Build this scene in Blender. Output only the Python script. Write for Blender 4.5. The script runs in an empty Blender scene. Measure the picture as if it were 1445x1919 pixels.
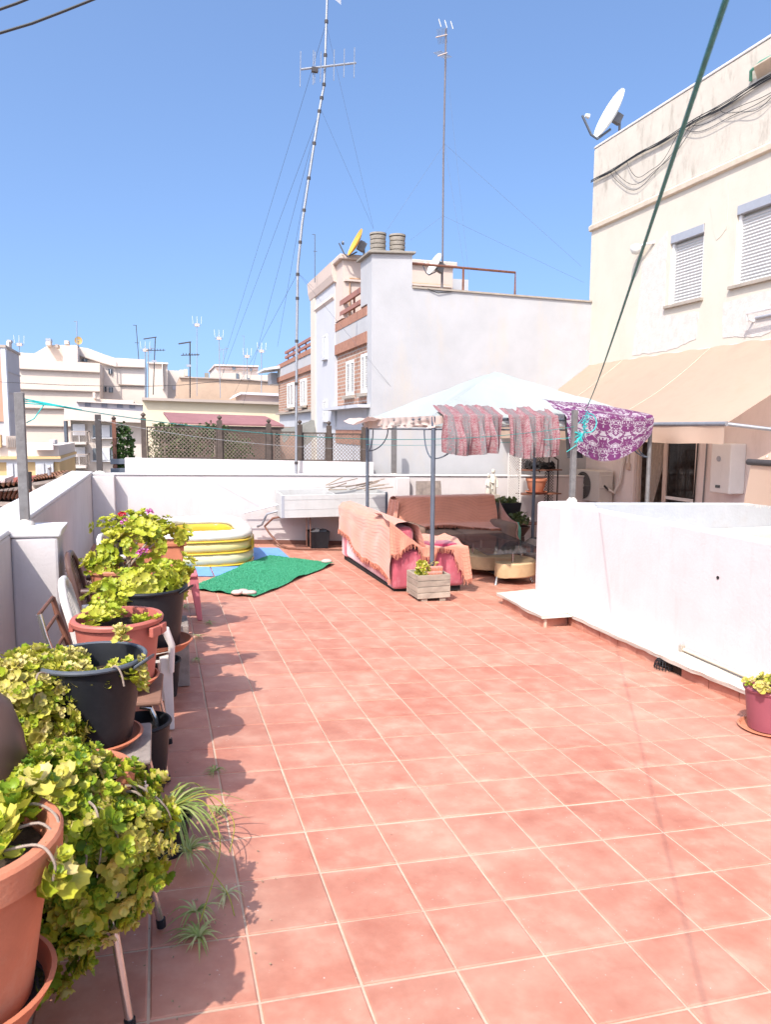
import bpy, bmesh, math, random
import numpy as np
from mathutils import Vector, Matrix, noise

random.seed(7)
rng = np.random.default_rng(7)
S = bpy.context.scene
COL = S.collection

# ------------------------------------------------------------------ camera
YAW, PIT, ROL = math.radians(17.0), math.radians(6.3), math.radians(0.3)
CAM = np.array([0.0, 0.0, 1.68])
FPX, PW, PH = 1406.1, 1445.0, 1919.0            # focal length in photo pixels
def _basis(yaw, pit, rol):
    F = np.array([math.sin(yaw)*math.cos(pit), math.cos(yaw)*math.cos(pit), -math.sin(pit)])
    R = np.array([math.cos(yaw), -math.sin(yaw), 0.0]); U = np.cross(R, F)
    return R*math.cos(rol)+U*math.sin(rol), -R*math.sin(rol)+U*math.cos(rol), F
cR, cU, cF = _basis(YAW, PIT, ROL)
cd = bpy.data.cameras.new('camera'); cam = bpy.data.objects.new('camera', cd); COL.objects.link(cam)
cd.sensor_fit = 'HORIZONTAL'; cd.sensor_width = 36.0; cd.lens = 36.0*FPX/PW
cd.clip_start = 0.05; cd.clip_end = 2000.0
cam.matrix_world = Matrix(((cR[0], cU[0], -cF[0], CAM[0]), (cR[1], cU[1], -cF[1], CAM[1]), (cR[2], cU[2], -cF[2], CAM[2]), (0, 0, 0, 1)))
cd.dof.use_dof = True; cd.dof.focus_distance = 7.0; cd.dof.aperture_fstop = 14.0
S.camera = cam

# ------------------------------------------------------------------ sky, sun, exposure
SUN = Vector((0.55, 0.65, -1.0)).normalized()      # direction the light travels
elev = math.asin(-SUN.z)
W = bpy.data.worlds.new('World'); S.world = W; W.use_nodes = True
nt = W.node_tree; bg = nt.nodes['Background']
sky = nt.nodes.new('ShaderNodeTexSky'); sky.sky_type = 'NISHITA'; sky.sun_disc = False
sky.sun_elevation = elev; sky.sun_rotation = math.atan2(-SUN.x, -SUN.y)
sky.altitude = 20; sky.air_density = 1.0; sky.dust_density = 4.0; sky.ozone_density = 6.5
tcw = nt.nodes.new('ShaderNodeTexCoord'); vaw = nt.nodes.new('ShaderNodeVectorMath'); vaw.operation = 'ADD'; vaw.inputs[1].default_value = (0, 0, .13)
vnw = nt.nodes.new('ShaderNodeVectorMath'); vnw.operation = 'NORMALIZE'; nt.links.new(tcw.outputs['Generated'], vaw.inputs[0]); nt.links.new(vaw.outputs[0], vnw.inputs[0]); nt.links.new(vnw.outputs[0], sky.inputs[0])   # softer brightening towards the horizon, the same all round
nt.links.new(sky.outputs[0], bg.inputs[0]); bg.inputs[1].default_value = 0.15
sl = bpy.data.lights.new('sun', 'SUN'); sun = bpy.data.objects.new('sun', sl); COL.objects.link(sun)
sl.energy = 2.85; sl.angle = math.radians(0.53); sl.color = (1.0, 0.95, 0.88)
sun.rotation_euler = SUN.to_track_quat('-Z', 'Y').to_euler()
sun.location = (-20, -20, 40)
S.view_settings.view_transform = 'Standard'; S.view_settings.look = 'None'
S.view_settings.gamma = 1.0; S.view_settings.use_curve_mapping = False
S.view_settings.exposure = 1.06
S.cycles.use_denoising = True
S.cycles.max_bounces = 8; S.cycles.diffuse_bounces = 4; S.cycles.transparent_max_bounces = 12
S.cycles.caustics_reflective = False; S.cycles.caustics_refractive = False

# ------------------------------------------------------------------ measuring helpers (pixel of the photograph + a known distance -> metres)
def ray(u, v): return cR*((u-PW/2)/FPX) - cU*((v-PH/2)/FPX) + cF
def at(u, v, Y):
    d = ray(u, v); return CAM + d*(Y/d[1])
def atx(u, v, X):
    d = ray(u, v); return CAM + d*(X/d[0])
FA, FB, FC = -0.0524, -0.0115, 0.0047             # the terrace floor falls towards the drain
def fz(x, y): return FA*x + FB*y + FC
def proj(P):
    d = np.asarray(P, float)-CAM; z = d@cF
    return PW/2+FPX*(d@cR)/z, PH/2-FPX*(d@cU)/z, z

# ------------------------------------------------------------------ mesh helpers
def nrm(v):
    v = np.asarray(v, float); return v/max(np.linalg.norm(v), 1e-9)
def frame(d, up=(0, 0, 1)):
    d = nrm(d); up = np.asarray(up, float)
    if abs(d@up) > 0.98: up = np.array([1.0, 0, 0])
    a = nrm(np.cross(up, d)); b = np.cross(d, a); return a, b, d

def spline(P, n=6):
    P = [np.asarray(p, float) for p in P]; Q = [P[0]]+P+[P[-1]]; out = []
    for i in range(1, len(Q)-2):
        for k in range(n):
            t = k/n; out.append(.5*((2*Q[i])+(-Q[i-1]+Q[i+1])*t+(2*Q[i-1]-5*Q[i]+4*Q[i+1]-Q[i+2])*t*t+(-Q[i-1]+3*Q[i]-3*Q[i+1]+Q[i+2])*t**3))
    return out+[P[-1]]
class MB:
    def __init__(s): s.v = []; s.f = []; s.uv = {}
    def add(s, vs, fs, uv=None):
        b = len(s.v); s.v += [tuple(map(float, p)) for p in vs]; s.f += [tuple(b+i for i in f) for f in fs]
        if uv is not None:
            for i, t in enumerate(uv): s.uv[b+i] = t
        return s
    def box(s, x0, x1, y0, y1, z0, z1):
        return s.add([(x0,y0,z0),(x1,y0,z0),(x1,y1,z0),(x0,y1,z0),(x0,y0,z1),(x1,y0,z1),(x1,y1,z1),(x0,y1,z1)],
                     [(0,3,2,1),(4,5,6,7),(0,1,5,4),(1,2,6,5),(2,3,7,6),(3,0,4,7)])
    def obox(s, c, ax, ay, az):                    # oriented box: centre and three half-extent vectors
        c, ax, ay, az = (np.asarray(k, float) for k in (c, ax, ay, az))
        vs = [c+i*ax+j*ay+k*az for k in (-1, 1) for (i, j) in ((-1,-1),(1,-1),(1,1),(-1,1))]
        return s.add(vs, [(0,3,2,1),(4,5,6,7),(0,1,5,4),(1,2,6,5),(2,3,7,6),(3,0,4,7)])
    def bar(s, a, b, w, h, up=(0,0,1)):
        a, b = np.asarray(a, float), np.asarray(b, float); x, y, d = frame(b-a, up)
        return s.obox((a+b)/2, x*w/2, y*h/2, (b-a)/2)
    def tube(s, path, r, n=8, caps=True):
        P = [np.asarray(p, float) for p in path]; m = len(P)
        rs = r if hasattr(r, '__len__') else [r]*m
        vs = []; a = None
        for i in range(m):
            d = nrm(P[min(i+1, m-1)]-P[max(i-1, 0)])
            if a is None: a, b, _ = frame(d)
            else:
                a = nrm(a-d*(a@d)); b = np.cross(d, a)
            for k in range(n):
                t = 2*math.pi*k/n; vs.append(P[i]+rs[i]*(a*math.cos(t)+b*math.sin(t)))
        fs = [(i*n+k, i*n+(k+1)%n, (i+1)*n+(k+1)%n, (i+1)*n+k) for i in range(m-1) for k in range(n)]
        if caps: fs += [tuple(range(n-1, -1, -1)), tuple(range((m-1)*n, m*n))]
        return s.add(vs, fs)
    def lathe(s, prof, c=(0,0,0), n=32, sy=1.0, capb=True, capt=False):
        vs = []; m = len(prof)
        for (r, z) in prof:
            for k in range(n):
                t = 2*math.pi*k/n; vs.append((c[0]+r*math.cos(t), c[1]+sy*r*math.sin(t), c[2]+z))
        fs = [(i*n+k, i*n+(k+1)%n, (i+1)*n+(k+1)%n, (i+1)*n+k) for i in range(m-1) for k in range(n)]
        if capb: fs.append(tuple(range(n-1, -1, -1)))
        if capt: fs.append(tuple(range((m-1)*n, m*n)))
        return s.add(vs, fs)
    def prism(s, pts, ext):                       # planar polygon pts (3D) extruded by vector ext
        P = [np.asarray(p, float) for p in pts]; e = np.asarray(ext, float); n = len(P)
        nv = sum((np.cross(P[i]-P[0], P[i+1]-P[0]) for i in range(1, n-1)), np.zeros(3))
        if nv@e > 0: P = P[::-1]
        return s.add(P+[p+e for p in P], [tuple(range(n)), tuple(range(2*n-1, n-1, -1))]+[(i, i+n, (i+1)%n+n, (i+1)%n) for i in range(n)])
    def grid(s, fn, nu, nv, us=1.0, vs_=1.0, thick=0.0):
        V = []; UV = []
        for j in range(nv+1):
            for i in range(nu+1):
                V.append(fn(i/nu, j/nv)); UV.append((i/nu*us, j/nv*vs_))
        F = [(j*(nu+1)+i, j*(nu+1)+i+1, (j+1)*(nu+1)+i+1, (j+1)*(nu+1)+i) for j in range(nv) for i in range(nu)]
        return s.add(V, F, UV)
    def facade(s, o, du, H, Wd, outn, holes, dep):  # wall with real openings; du unit along wall, outn outward
        o, du, outn = np.asarray(o, float), nrm(du), nrm(outn); up = np.array([0, 0, 1.0])
        us = sorted({0.0, Wd, *[h[0] for h in holes], *[h[1] for h in holes]}); vs = sorted({0.0, H, *[h[2] for h in holes], *[h[3] for h in holes]})
        flip = np.cross(du, up)@outn < 0
        def q(a, b, c, d): s.add([a, b, c, d], [(3,2,1,0) if flip else (0,1,2,3)])
        for i in range(len(us)-1):
            for j in range(len(vs)-1):
                cu, cv = (us[i]+us[i+1])/2, (vs[j]+vs[j+1])/2
                if any(h[0] < cu < h[1] and h[2] < cv < h[3] for h in holes): continue
                p = lambda a, b: o+du*a+up*b
                q(p(us[i], vs[j]), p(us[i+1], vs[j]), p(us[i+1], vs[j+1]), p(us[i], vs[j+1]))
        for (a, b, c, d) in holes:
            p = lambda x, y, k=0: o+du*x+up*y-outn*k
            q(p(a,c), p(a,d), p(a,d,dep), p(a,c,dep)); q(p(b,d), p(b,c), p(b,c,dep), p(b,d,dep))
            q(p(b,c), p(a,c), p(a,c,dep), p(b,c,dep)); q(p(a,d), p(b,d), p(b,d,dep), p(a,d,dep))
        return s
    def mesh(s, name, mat, loc=(0,0,0), smooth=False):
        L = np.asarray(loc, float)
        me = bpy.data.meshes.new(name); me.from_pydata([tuple(np.asarray(p)-L) for p in s.v], [], s.f)
        if s.uv:
            ul = me.uv_layers.new(name='UVMap')
            vi = np.zeros(len(me.loops), dtype=np.int32); me.loops.foreach_get('vertex_index', vi)
            arr = np.array([s.uv.get(int(k), (0, 0)) for k in vi], dtype=np.float32).ravel(); ul.data.foreach_set('uv', arr)
        for m_ in (mat if isinstance(mat, (list, tuple)) else [mat]): me.materials.append(m_)
        if smooth:
            me.polygons.foreach_set('use_smooth', [True]*len(me.polygons))
            if smooth != 'all':
                try: me.set_sharp_from_angle(angle=math.radians(40))
                except Exception: pass
        me.update(); return me

def thing(name, label, cat, loc=(0,0,0), group=None, rotz=0.0):
    o = bpy.data.objects.new(name, None); COL.objects.link(o); o.empty_display_size = 0.1
    o.location = tuple(map(float, loc)); o.rotation_euler = (0, 0, rotz)
    o['label'] = label; o['category'] = cat
    if group: o['group'] = group
    return o
def part(root, name, mb, mat, smooth=False, bevel=0, stuff=False, local=False, label=None):
    L = (0,0,0)
    if not local and root is not None:
        L = np.zeros(3); r = root
        while r is not None: L = L+np.array(r.location); r = r.parent
    o = bpy.data.objects.new(name, mb.mesh(name, mat, L, smooth)); COL.objects.link(o); o.parent = root
    if bevel:
        m = o.modifiers.new('bevel', 'BEVEL'); m.width = bevel; m.segments = 2; m.limit_method = 'ANGLE'
    if stuff: o['kind'] = 'stuff'
    if label: o['label'] = label
    return o
def single(name, mb, mat, label, cat, loc, group=None, smooth=False, bevel=0):
    o = part(None, name, mb, mat, smooth, bevel); me = o.data
    L = np.asarray(loc, float); n = len(me.vertices); a = np.zeros(n*3); me.vertices.foreach_get('co', a)
    a = (a.reshape(-1, 3)-L).ravel(); me.vertices.foreach_set('co', a); o.location = tuple(L)
    o['label'] = label; o['category'] = cat
    if group: o['group'] = group
    return o
def struct(name, mb, mat, smooth=False, bevel=0):
    o = part(None, name, mb, mat, smooth, bevel); o['kind'] = 'structure'; return o
def copy_tree(o, parent=None):
    c = o.copy(); COL.objects.link(c); c.parent = parent
    for ch in list(o.children): copy_tree(ch, c)
    return c

# ------------------------------------------------------------------ materials
def C3(*c): return (c[0], c[1], c[2], 1.0)
MATS = {}
def mat(name, col, rough=0.7, var=0.12, scale=6.0, bump=0.0, bscale=60.0, metal=0.0, spec=0.4, dirt=None, dscale=(1.5,1.5,0.35), damt=0.3, coord='Object', rnd=0.0, trans=0.0, sheen=0.0):
    if name in MATS: return MATS[name]
    m = bpy.data.materials.new(name); m.use_nodes = True; n = m.node_tree; N = n.nodes; Lk = n.links
    b = N['Principled BSDF']; b.inputs['Roughness'].default_value = rough; b.inputs['Metallic'].default_value = metal
    b.inputs['Specular IOR Level'].default_value = spec
    tc = N.new('ShaderNodeTexCoord'); co = tc.outputs[coord]
    cur = None
    nz = N.new('ShaderNodeTexNoise'); nz.inputs['Scale'].default_value = scale; nz.inputs['Detail'].default_value = 6; nz.inputs['Roughness'].default_value = 0.65
    Lk.new(co, nz.inputs['Vector'])
    mx = N.new('ShaderNodeMix'); mx.data_type = 'RGBA'
    mx.inputs[6].default_value = C3(*[max(0, k*(1-var)) for k in col]); mx.inputs[7].default_value = C3(*[min(1, k*(1+var)) for k in col])
    rp = N.new('ShaderNodeMapRange'); rp.inputs[1].default_value = 0.3; rp.inputs[2].default_value = 0.7
    Lk.new(nz.outputs['Fac'], rp.inputs[0]); Lk.new(rp.outputs[0], mx.inputs[0]); cur = mx.outputs[2]
    if dirt is not None:
        mp = N.new('ShaderNodeMapping'); mp.inputs['Scale'].default_value = dscale; Lk.new(co, mp.inputs[0])
        dn = N.new('ShaderNodeTexNoise'); dn.inputs['Scale'].default_value = 3.0; dn.inputs['Detail'].default_value = 8; dn.inputs['Roughness'].default_value = 0.7
        Lk.new(mp.outputs[0], dn.inputs['Vector'])
        dr = N.new('ShaderNodeMapRange'); dr.inputs[1].default_value = 0.52; dr.inputs[2].default_value = 0.75; dr.inputs[4].default_value = damt
        Lk.new(dn.outputs['Fac'], dr.inputs[0])
        dm = N.new('ShaderNodeMix'); dm.data_type = 'RGBA'; dm.inputs[7].default_value = C3(*dirt)
        Lk.new(dr.outputs[0], dm.inputs[0]); Lk.new(cur, dm.inputs[6]); cur = dm.outputs[2]
    if rnd:
        oi = N.new('ShaderNodeObjectInfo'); hs = N.new('ShaderNodeHueSaturation')
        vr = N.new('ShaderNodeMapRange'); vr.inputs[3].default_value = 1-rnd; vr.inputs[4].default_value = 1+rnd
        Lk.new(oi.outputs['Random'], vr.inputs[0]); Lk.new(vr.outputs[0], hs.inputs['Value']); Lk.new(cur, hs.inputs['Color']); cur = hs.outputs[0]
    Lk.new(cur, b.inputs['Base Color'])
    if bump:
        bn = N.new('ShaderNodeTexNoise'); bn.inputs['Scale'].default_value = bscale; bn.inputs['Detail'].default_value = 5; Lk.new(co, bn.inputs['Vector'])
        bp = N.new('ShaderNodeBump'); bp.inputs['Strength'].default_value = bump; bp.inputs['Distance'].default_value = 0.01
        Lk.new(bn.outputs['Fac'], bp.inputs['Height']); Lk.new(bp.outputs[0], b.inputs['Normal'])
    if sheen: b.inputs['Sheen Weight'].default_value = sheen
    if trans:
        t = N.new('ShaderNodeBsdfTranslucent'); Lk.new(cur, t.inputs[0]); ms = N.new('ShaderNodeMixShader'); ms.inputs[0].default_value = trans
        Lk.new(b.outputs[0], ms.inputs[1]); Lk.new(t.outputs[0], ms.inputs[2]); Lk.new(ms.outputs[0], N['Material Output'].inputs[0])
    m['col'] = [float(k) for k in col]; MATS[name] = m; return m

def leaf_mat(name, ramp, trans=0.35):
    m = bpy.data.materials.new(name); m.use_nodes = True; n = m.node_tree; N = n.nodes; Lk = n.links
    b = N['Principled BSDF']; b.inputs['Roughness'].default_value = 0.45; b.inputs['Specular IOR Level'].default_value = 0.35
    g = N.new('ShaderNodeNewGeometry'); oi = N.new('ShaderNodeObjectInfo')
    a = N.new('ShaderNodeMath'); a.operation = 'MULTIPLY'; a.inputs[1].default_value = 0.55; Lk.new(g.outputs['Random Per Island'], a.inputs[0])
    c = N.new('ShaderNodeMath'); c.operation = 'MULTIPLY_ADD'; c.inputs[1].default_value = 0.45; Lk.new(oi.outputs['Random'], c.inputs[0]); Lk.new(a.outputs[0], c.inputs[2])
    cr = N.new('ShaderNodeValToRGB'); e = cr.color_ramp.elements
    while len(e) < len(ramp): e.new(0.5)
    for k, (p, col) in enumerate(ramp): e[k].position = p; e[k].color = C3(*col)
    Lk.new(c.outputs[0], cr.inputs[0])
    tc = N.new('ShaderNodeTexCoord'); nz = N.new('ShaderNodeTexNoise'); nz.inputs['Scale'].default_value = 60; Lk.new(tc.outputs['Object'], nz.inputs['Vector'])
    hs = N.new('ShaderNodeHueSaturation'); vr = N.new('ShaderNodeMapRange'); vr.inputs[3].default_value = 0.75; vr.inputs[4].default_value = 1.25
    Lk.new(nz.outputs['Fac'], vr.inputs[0]); Lk.new(vr.outputs[0], hs.inputs['Value']); Lk.new(cr.outputs[0], hs.inputs['Color'])
    Lk.new(hs.outputs[0], b.inputs['Base Color'])
    t = N.new('ShaderNodeBsdfTranslucent'); Lk.new(hs.outputs[0], t.inputs[0]); ms = N.new('ShaderNodeMixShader'); ms.inputs[0].default_value = trans
    Lk.new(b.outputs[0], ms.inputs[1]); Lk.new(t.outputs[0], ms.inputs[2]); Lk.new(ms.outputs[0], N['Material Output'].inputs[0])
    return m

plaster = mat('white_plaster', (.545,.50,.485), .9, .06, 2.2, .22, 40, dirt=(.40,.365,.34), dscale=(2.6,2.6,.40), damt=.36, spec=.15)
plaster_top = mat('white_coping', (.60,.575,.56), .9, .06, 5, .3, 30, dirt=(.38,.33,.28), dscale=(2.2,2.2,2.2), damt=.35, spec=.15)
blue_white = mat('bluish_plaster', (.40,.397,.402), .9, .07, 1.6, .2, 25, dirt=(.44,.40,.355), dscale=(.6,.6,.20), damt=.9, spec=.15)
tower_white = mat('tower_plaster', (.46,.46,.475), .9, .03, 2, .1, 40, spec=.15)
cream = mat('cream_plaster', (.55,.49,.405), .9, .06, 1.2, .2, 25, dirt=(.48,.40,.31), dscale=(.8,.8,.5), damt=.35, spec=.15)
cream_top = mat('cream_stained', (.525,.47,.395), .9, .08, 2.5, .25, 25, dirt=(.22,.19,.15), dscale=(1.6,1.6,.55), damt=.75, spec=.15)
cream_trim = mat('cream_trim', (.55,.46,.36), .9, .1, 6, .3, 30, dirt=(.3,.25,.2), damt=.4, spec=.15)
patch_white = mat('bare_patch', (.545,.495,.45), .95, .08, 9, .5, 35, dirt=(.47,.38,.32), dscale=(3,3,2), damt=.6, spec=.1)
pink_wall = mat('pinkish_plaster', (.74,.66,.63), .9, .05, 2, .15, 30, dirt=(.45,.38,.34), damt=.3, spec=.15)
pale_pink = mat('pale_pink_plaster', (.53,.43,.37), .9, .05, 2, .1, 30, spec=.15)
far_cream = mat('far_cream', (.60,.50,.415), .9, .05, .25, dirt=(.44,.37,.32), dscale=(.3,.3,.12), damt=.4, spec=.1)
far_cream2 = mat('far_cream_light', (.62,.54,.475), .9, .05, .25, dirt=(.48,.42,.38), dscale=(.3,.3,.12), damt=.4, spec=.1)
far_grey = mat('far_grey', (.45,.415,.405), .9, .05, .3, spec=.1)
far_lilac = mat('far_lilac', (.57,.53,.54), .9, .05, .5, spec=.1)
far_beige = mat('far_beige', (.55,.485,.43), .9, .05, .5, dirt=(.40,.35,.31), damt=.3, spec=.1)
far_trim = mat('far_trim', (.40,.33,.28), .9, .05, .5, spec=.1)
tan_wall = mat('tan_render', (0.460,0.333,0.241), .95, .12, .8, .2, 8, dirt=(.30,.22,.16), dscale=(.6,.6,.6), damt=.6, spec=.1)
yellow_wall = mat('yellow_render', (.62,.53,.375), .95, .06, 1, .1, 8, dirt=(.62,.56,.45), dscale=(.8,.8,.8), damt=.6, spec=.1)
ochre_wall = mat('ochre_render', (.58,.40,.20), .95, .06, 1, spec=.1)
pink_house = mat('pink_render', (0.650,0.526,0.493), .95, .06, 1, spec=.1)
orange_brick = mat('far_orange_brick', (.52,.27,.19), .9, .1, 1, spec=.1)
white_metal = mat('white_metal', (.72,.71,.69), .4, .03, 8, dirt=(.45,.4,.35), damt=.25)
alu = mat('grey_aluminium', (.36,.37,.40), .45, .05, 12, metal=.2)
dark_glass = mat('dark_glass', (.03,.035,.04), .08, .1, 3, spec=.8)
grey_glass = mat('grey_pane', (.13,.15,.17), .12, .1, 3, spec=.8)
shutter_m = mat('shutter_slats', (.52,.51,.49), .55, .03, 10)
far_white = mat('far_white_shutter', (.55,.55,.56), .6, .03, 10)
dark_wood = mat('dark_wood', (.075,.055,.045), .8, .3, 14, .4, 60)
lath_m = mat('grey_lath', (.20,.155,.125), .85, .25, 20, .3, 60)
steel_post = mat('weathered_steel', (.17,.16,.155), .6, .25, 12, .3, 50, metal=.3, dirt=(.2,.12,.07), damt=.4)
dark_post = mat('dark_post', (.05,.042,.04), .6, .2, 20)
galv = mat('galvanised_steel', (.30,.31,.33), .5, .12, 18, metal=.6)
slate_steel = mat('slate_painted_steel', (.10,.115,.14), .45, .12, 12, metal=.2)
chrome = mat('chrome_tube', (.55,.53,.50), .22, .15, 12, metal=.9, dirt=(.25,.15,.09), damt=.5)
rust = mat('rusty_tube', (.16,.065,.04), .6, .25, 14, .2, 60)
brown_rail = mat('brown_paint', (.30,.13,.09), .55, .1, 6)
black_wire = mat('dark_cable', (.03,.03,.03), .6, .1, 5)
thin_wire = mat('guy_wire', (.12,.13,.16), .8, .1, 5, spec=.1)
brick_band = mat('soldier_brick', (.33,.17,.12), .9, .2, 14, .3, 40, spec=.1)
terracotta = mat('terracotta', (.46,.17,.095), .75, .14, 5, .15, 80, dirt=(.52,.30,.2), dscale=(2,2,2), damt=.5, spec=.2)
terra_red = mat('terracotta_plastic', (.40,.115,.085), .5, .06, 4, .05, 60, dirt=(.5,.25,.2), dscale=(2,2,2), damt=.25, spec=.35)
saucer_m = mat('saucer_clay_plastic', (.42,.14,.075), .55, .1, 6, spec=.3)
black_plastic = mat('black_plastic', (.014,.015,.018), .45, .2, 4, .1, 40, dirt=(.05,.048,.05), dscale=(2,2,2), damt=.3, spec=.25)
grey_rim = mat('grey_black_plastic', (.075,.085,.10), .45, .12, 8, spec=.4)
purple_plastic = mat('plum_plastic', (.26,.07,.09), .4, .08, 4, spec=.4)
brown_plastic = mat('brown_plastic', (.10,.055,.045), .4, .1, 5, spec=.4)
white_plastic = mat('white_resin', (.62,.58,.54), .5, .05, 6, dirt=(.42,.33,.28), dscale=(2,2,1), damt=.45, spec=.4)
pink_plastic = mat('pink_resin', (.52,.16,.18), .5, .06, 6, spec=.4)
soil = mat('potting_soil', (.05,.035,.025), .95, .4, 40, .6, 60, spec=.1)
water_m = mat('dark_water', (.012,.012,.014), .03, .1, 2, spec=.6)
grey_wood = mat('grey_weathered_wood', (.27,.22,.19), .85, .3, 9, .4, 40, dirt=(.14,.11,.09), dscale=(2,2,2), damt=.6)
stem_m = mat('woody_stem', (.30,.23,.18), .85, .3, 20, .3, 80)
stone_m = mat('pebble', (.45,.36,.32), .85, .2, 6, .3, 40, rnd=.2)
turf_m = mat('turf_backing', (.045,.25,.13), .95, .3, 30, .5, 200, spec=.1)
canopy_m = mat('pale_green_canvas', (.53,.60,.585), .8, .04, 2, .05, 8, trans=.5, spec=.1)
canopy_in = mat('valance_pink_beige', (.60,.46,.40), .85, .1, 4, .2, 14, trans=.3, spec=.1)
cement = mat('cement_lump', (.50,.46,.41), .95, .15, 10, .6, 30, spec=.1)
teal_rope = mat('teal_rope', (.03,.19,.18), .6, .2, 60)
teal_string = mat('teal_string', (.02,.42,.40), .6, .15, 60)
roof_red = mat('dark_red_sheet', (.24,.11,.11), .7, .15, 2, dirt=(.3,.16,.15), damt=.5)
roof_tile_m = mat('clay_roof_tile', (.45,.235,.14), .9, .22, 3, .3, 20, spec=.1, rnd=.1)
rust_red = mat('red_shed_paint', (.34,.11,.09), .9, .2, 3, spec=.1)
ground_m = mat('city_ground', (.30,.26,.23), .95, .15, .2)
pink_velvet = mat('pink_velvet', (.42,.085,.115), .85, .22, 3, .15, 12, dirt=(.52,.24,.26), dscale=(2.2,2.2,1.6), damt=.9, sheen=.5, spec=.1)
deep_pink = mat('magenta_cushion', (.26,.02,.055), .85, .2, 5, sheen=.4, spec=.1)
brown_sofa = mat('brown_upholstery', (.20,.13,.10), .9, .15, 6, .2, 40, spec=.1)
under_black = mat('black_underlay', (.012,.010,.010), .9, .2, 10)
leatherette = mat('yellow_leatherette', (.52,.36,.20), .55, .12, 5, .3, 25, dirt=(.40,.24,.12), dscale=(3,3,3), damt=.7)
plank_m = mat('weathered_planks', (.33,.27,.21), .85, .2, 5, .35, 40, dirt=(.20,.165,.13), dscale=(1.2,1.2,9), damt=.8, rnd=.12)
boxtile_m = mat('patterned_brick', (.45,.22,.17), .85, .25, 40, .3, 60)
beige_plastic = mat('ac_casing', (.56,.53,.49), .5, .03, 8)
marble_m = mat('garden_statue', (.55,.50,.42), .8, .2, 10, .3, 40)
vent_m = mat('concrete_vent', (.27,.24,.20), .9, .15, 8, .3, 30, dirt=(.15,.13,.11), damt=.5)
yellow_dish = mat('yellow_dish', (.62,.33,.05), .6, .1, 6, dirt=(.45,.24,.06), damt=.5)
dish_white = mat('white_dish', (.64,.63,.58), .5, .04, 6)
foam_blue = mat('blue_foam_mat', (.14,.30,.60), .8, .1, 8)
concrete_trim = mat('grey_sill', (.33,.28,.23), .9, .15, 8, .3, 30)

def uv_node_mat(name):
    m = bpy.data.materials.new(name); m.use_nodes = True; return m, m.node_tree.nodes, m.node_tree.links, m.node_tree.nodes['Principled BSDF']
def pattern_mat(name, sx, sy, nscale, thr, ca, cb, cc=None, rough=.5, stripe=None, trans=0.0, blotch=None):
    m, N, Lk, b = uv_node_mat(name); b.inputs['Roughness'].default_value = rough; b.inputs['Specular IOR Level'].default_value = .3
    tc = N.new('ShaderNodeTexCoord'); sp = N.new('ShaderNodeSeparateXYZ'); Lk.new(tc.outputs['UV'], sp.inputs[0])
    def m_(op, a, bv=None, cv=None):
        k = N.new('ShaderNodeMath'); k.operation = op
        for i, t in enumerate((a, bv, cv)):
            if t is None: continue
            if isinstance(t, (int, float)): k.inputs[i].default_value = t
            else: Lk.new(t, k.inputs[i])
        return k.outputs[0]
    v = m_('MULTIPLY', sp.outputs[1], sy)
    row = m_('FLOOR', v); u = m_('ADD', m_('MULTIPLY', sp.outputs[0], sx), m_('MULTIPLY', row, .5))
    pu = m_('PINGPONG', u, .5); pv = m_('FRACT', v)
    cb_ = N.new('ShaderNodeCombineXYZ'); Lk.new(pu, cb_.inputs[0]); Lk.new(pv, cb_.inputs[1])
    nz = N.new('ShaderNodeTexNoise'); nz.inputs['Scale'].default_value = nscale; nz.inputs['Detail'].default_value = 2.2; nz.inputs['Distortion'].default_value = 1.2
    Lk.new(cb_.outputs[0], nz.inputs['Vector'])
    band = m_('PINGPONG', m_('MULTIPLY', nz.outputs['Fac'], 4.5), .5)
    r = N.new('ShaderNodeMapRange'); r.inputs[1].default_value = thr-.03; r.inputs[2].default_value = thr+.03; Lk.new(band, r.inputs[0])
    mx = N.new('ShaderNodeMix'); mx.data_type = 'RGBA'; mx.inputs[6].default_value = C3(*ca); mx.inputs[7].default_value = C3(*cb); Lk.new(r.outputs[0], mx.inputs[0])
    cur = mx.outputs[2]
    if cc is not None:
        s2 = m_('PINGPONG', m_('MULTIPLY', sp.outputs[0], stripe), .5)
        r2 = N.new('ShaderNodeMapRange'); r2.inputs[1].default_value = .24; r2.inputs[2].default_value = .30; Lk.new(s2, r2.inputs[0])
        nz3 = N.new('ShaderNodeTexNoise'); nz3.inputs['Scale'].default_value = nscale*.8; Lk.new(cb_.outputs[0], nz3.inputs['Vector'])
        w = m_('MULTIPLY', r2.outputs[0], m_('GREATER_THAN', nz3.outputs['Fac'], .45))
        m3 = N.new('ShaderNodeMix'); m3.data_type = 'RGBA'; m3.inputs[7].default_value = C3(*cc); Lk.new(w, m3.inputs[0]); Lk.new(cur, m3.inputs[6]); cur = m3.outputs[2]
    Lk.new(cur, b.inputs['Base Color'])
    if trans:
        t = N.new('ShaderNodeBsdfTranslucent'); Lk.new(cur, t.inputs[0]); ms = N.new('ShaderNodeMixShader'); ms.inputs[0].default_value = trans
        Lk.new(b.outputs[0], ms.inputs[1]); Lk.new(t.outputs[0], ms.inputs[2]); Lk.new(ms.outputs[0], N['Material Output'].inputs[0])
    return m
damask = pattern_mat('purple_damask', 3.6, 2.7, 4.0, .25, (.125,.025,.10), (.36,.32,.345), rough=.32, trans=.12)
paisley = pattern_mat('paisley_blanket', 7, 7, 8.0, .25, (.20,.045,.06), (.26,.20,.195), cc=(.145,.14,.14), rough=.85, stripe=4.0)

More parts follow.
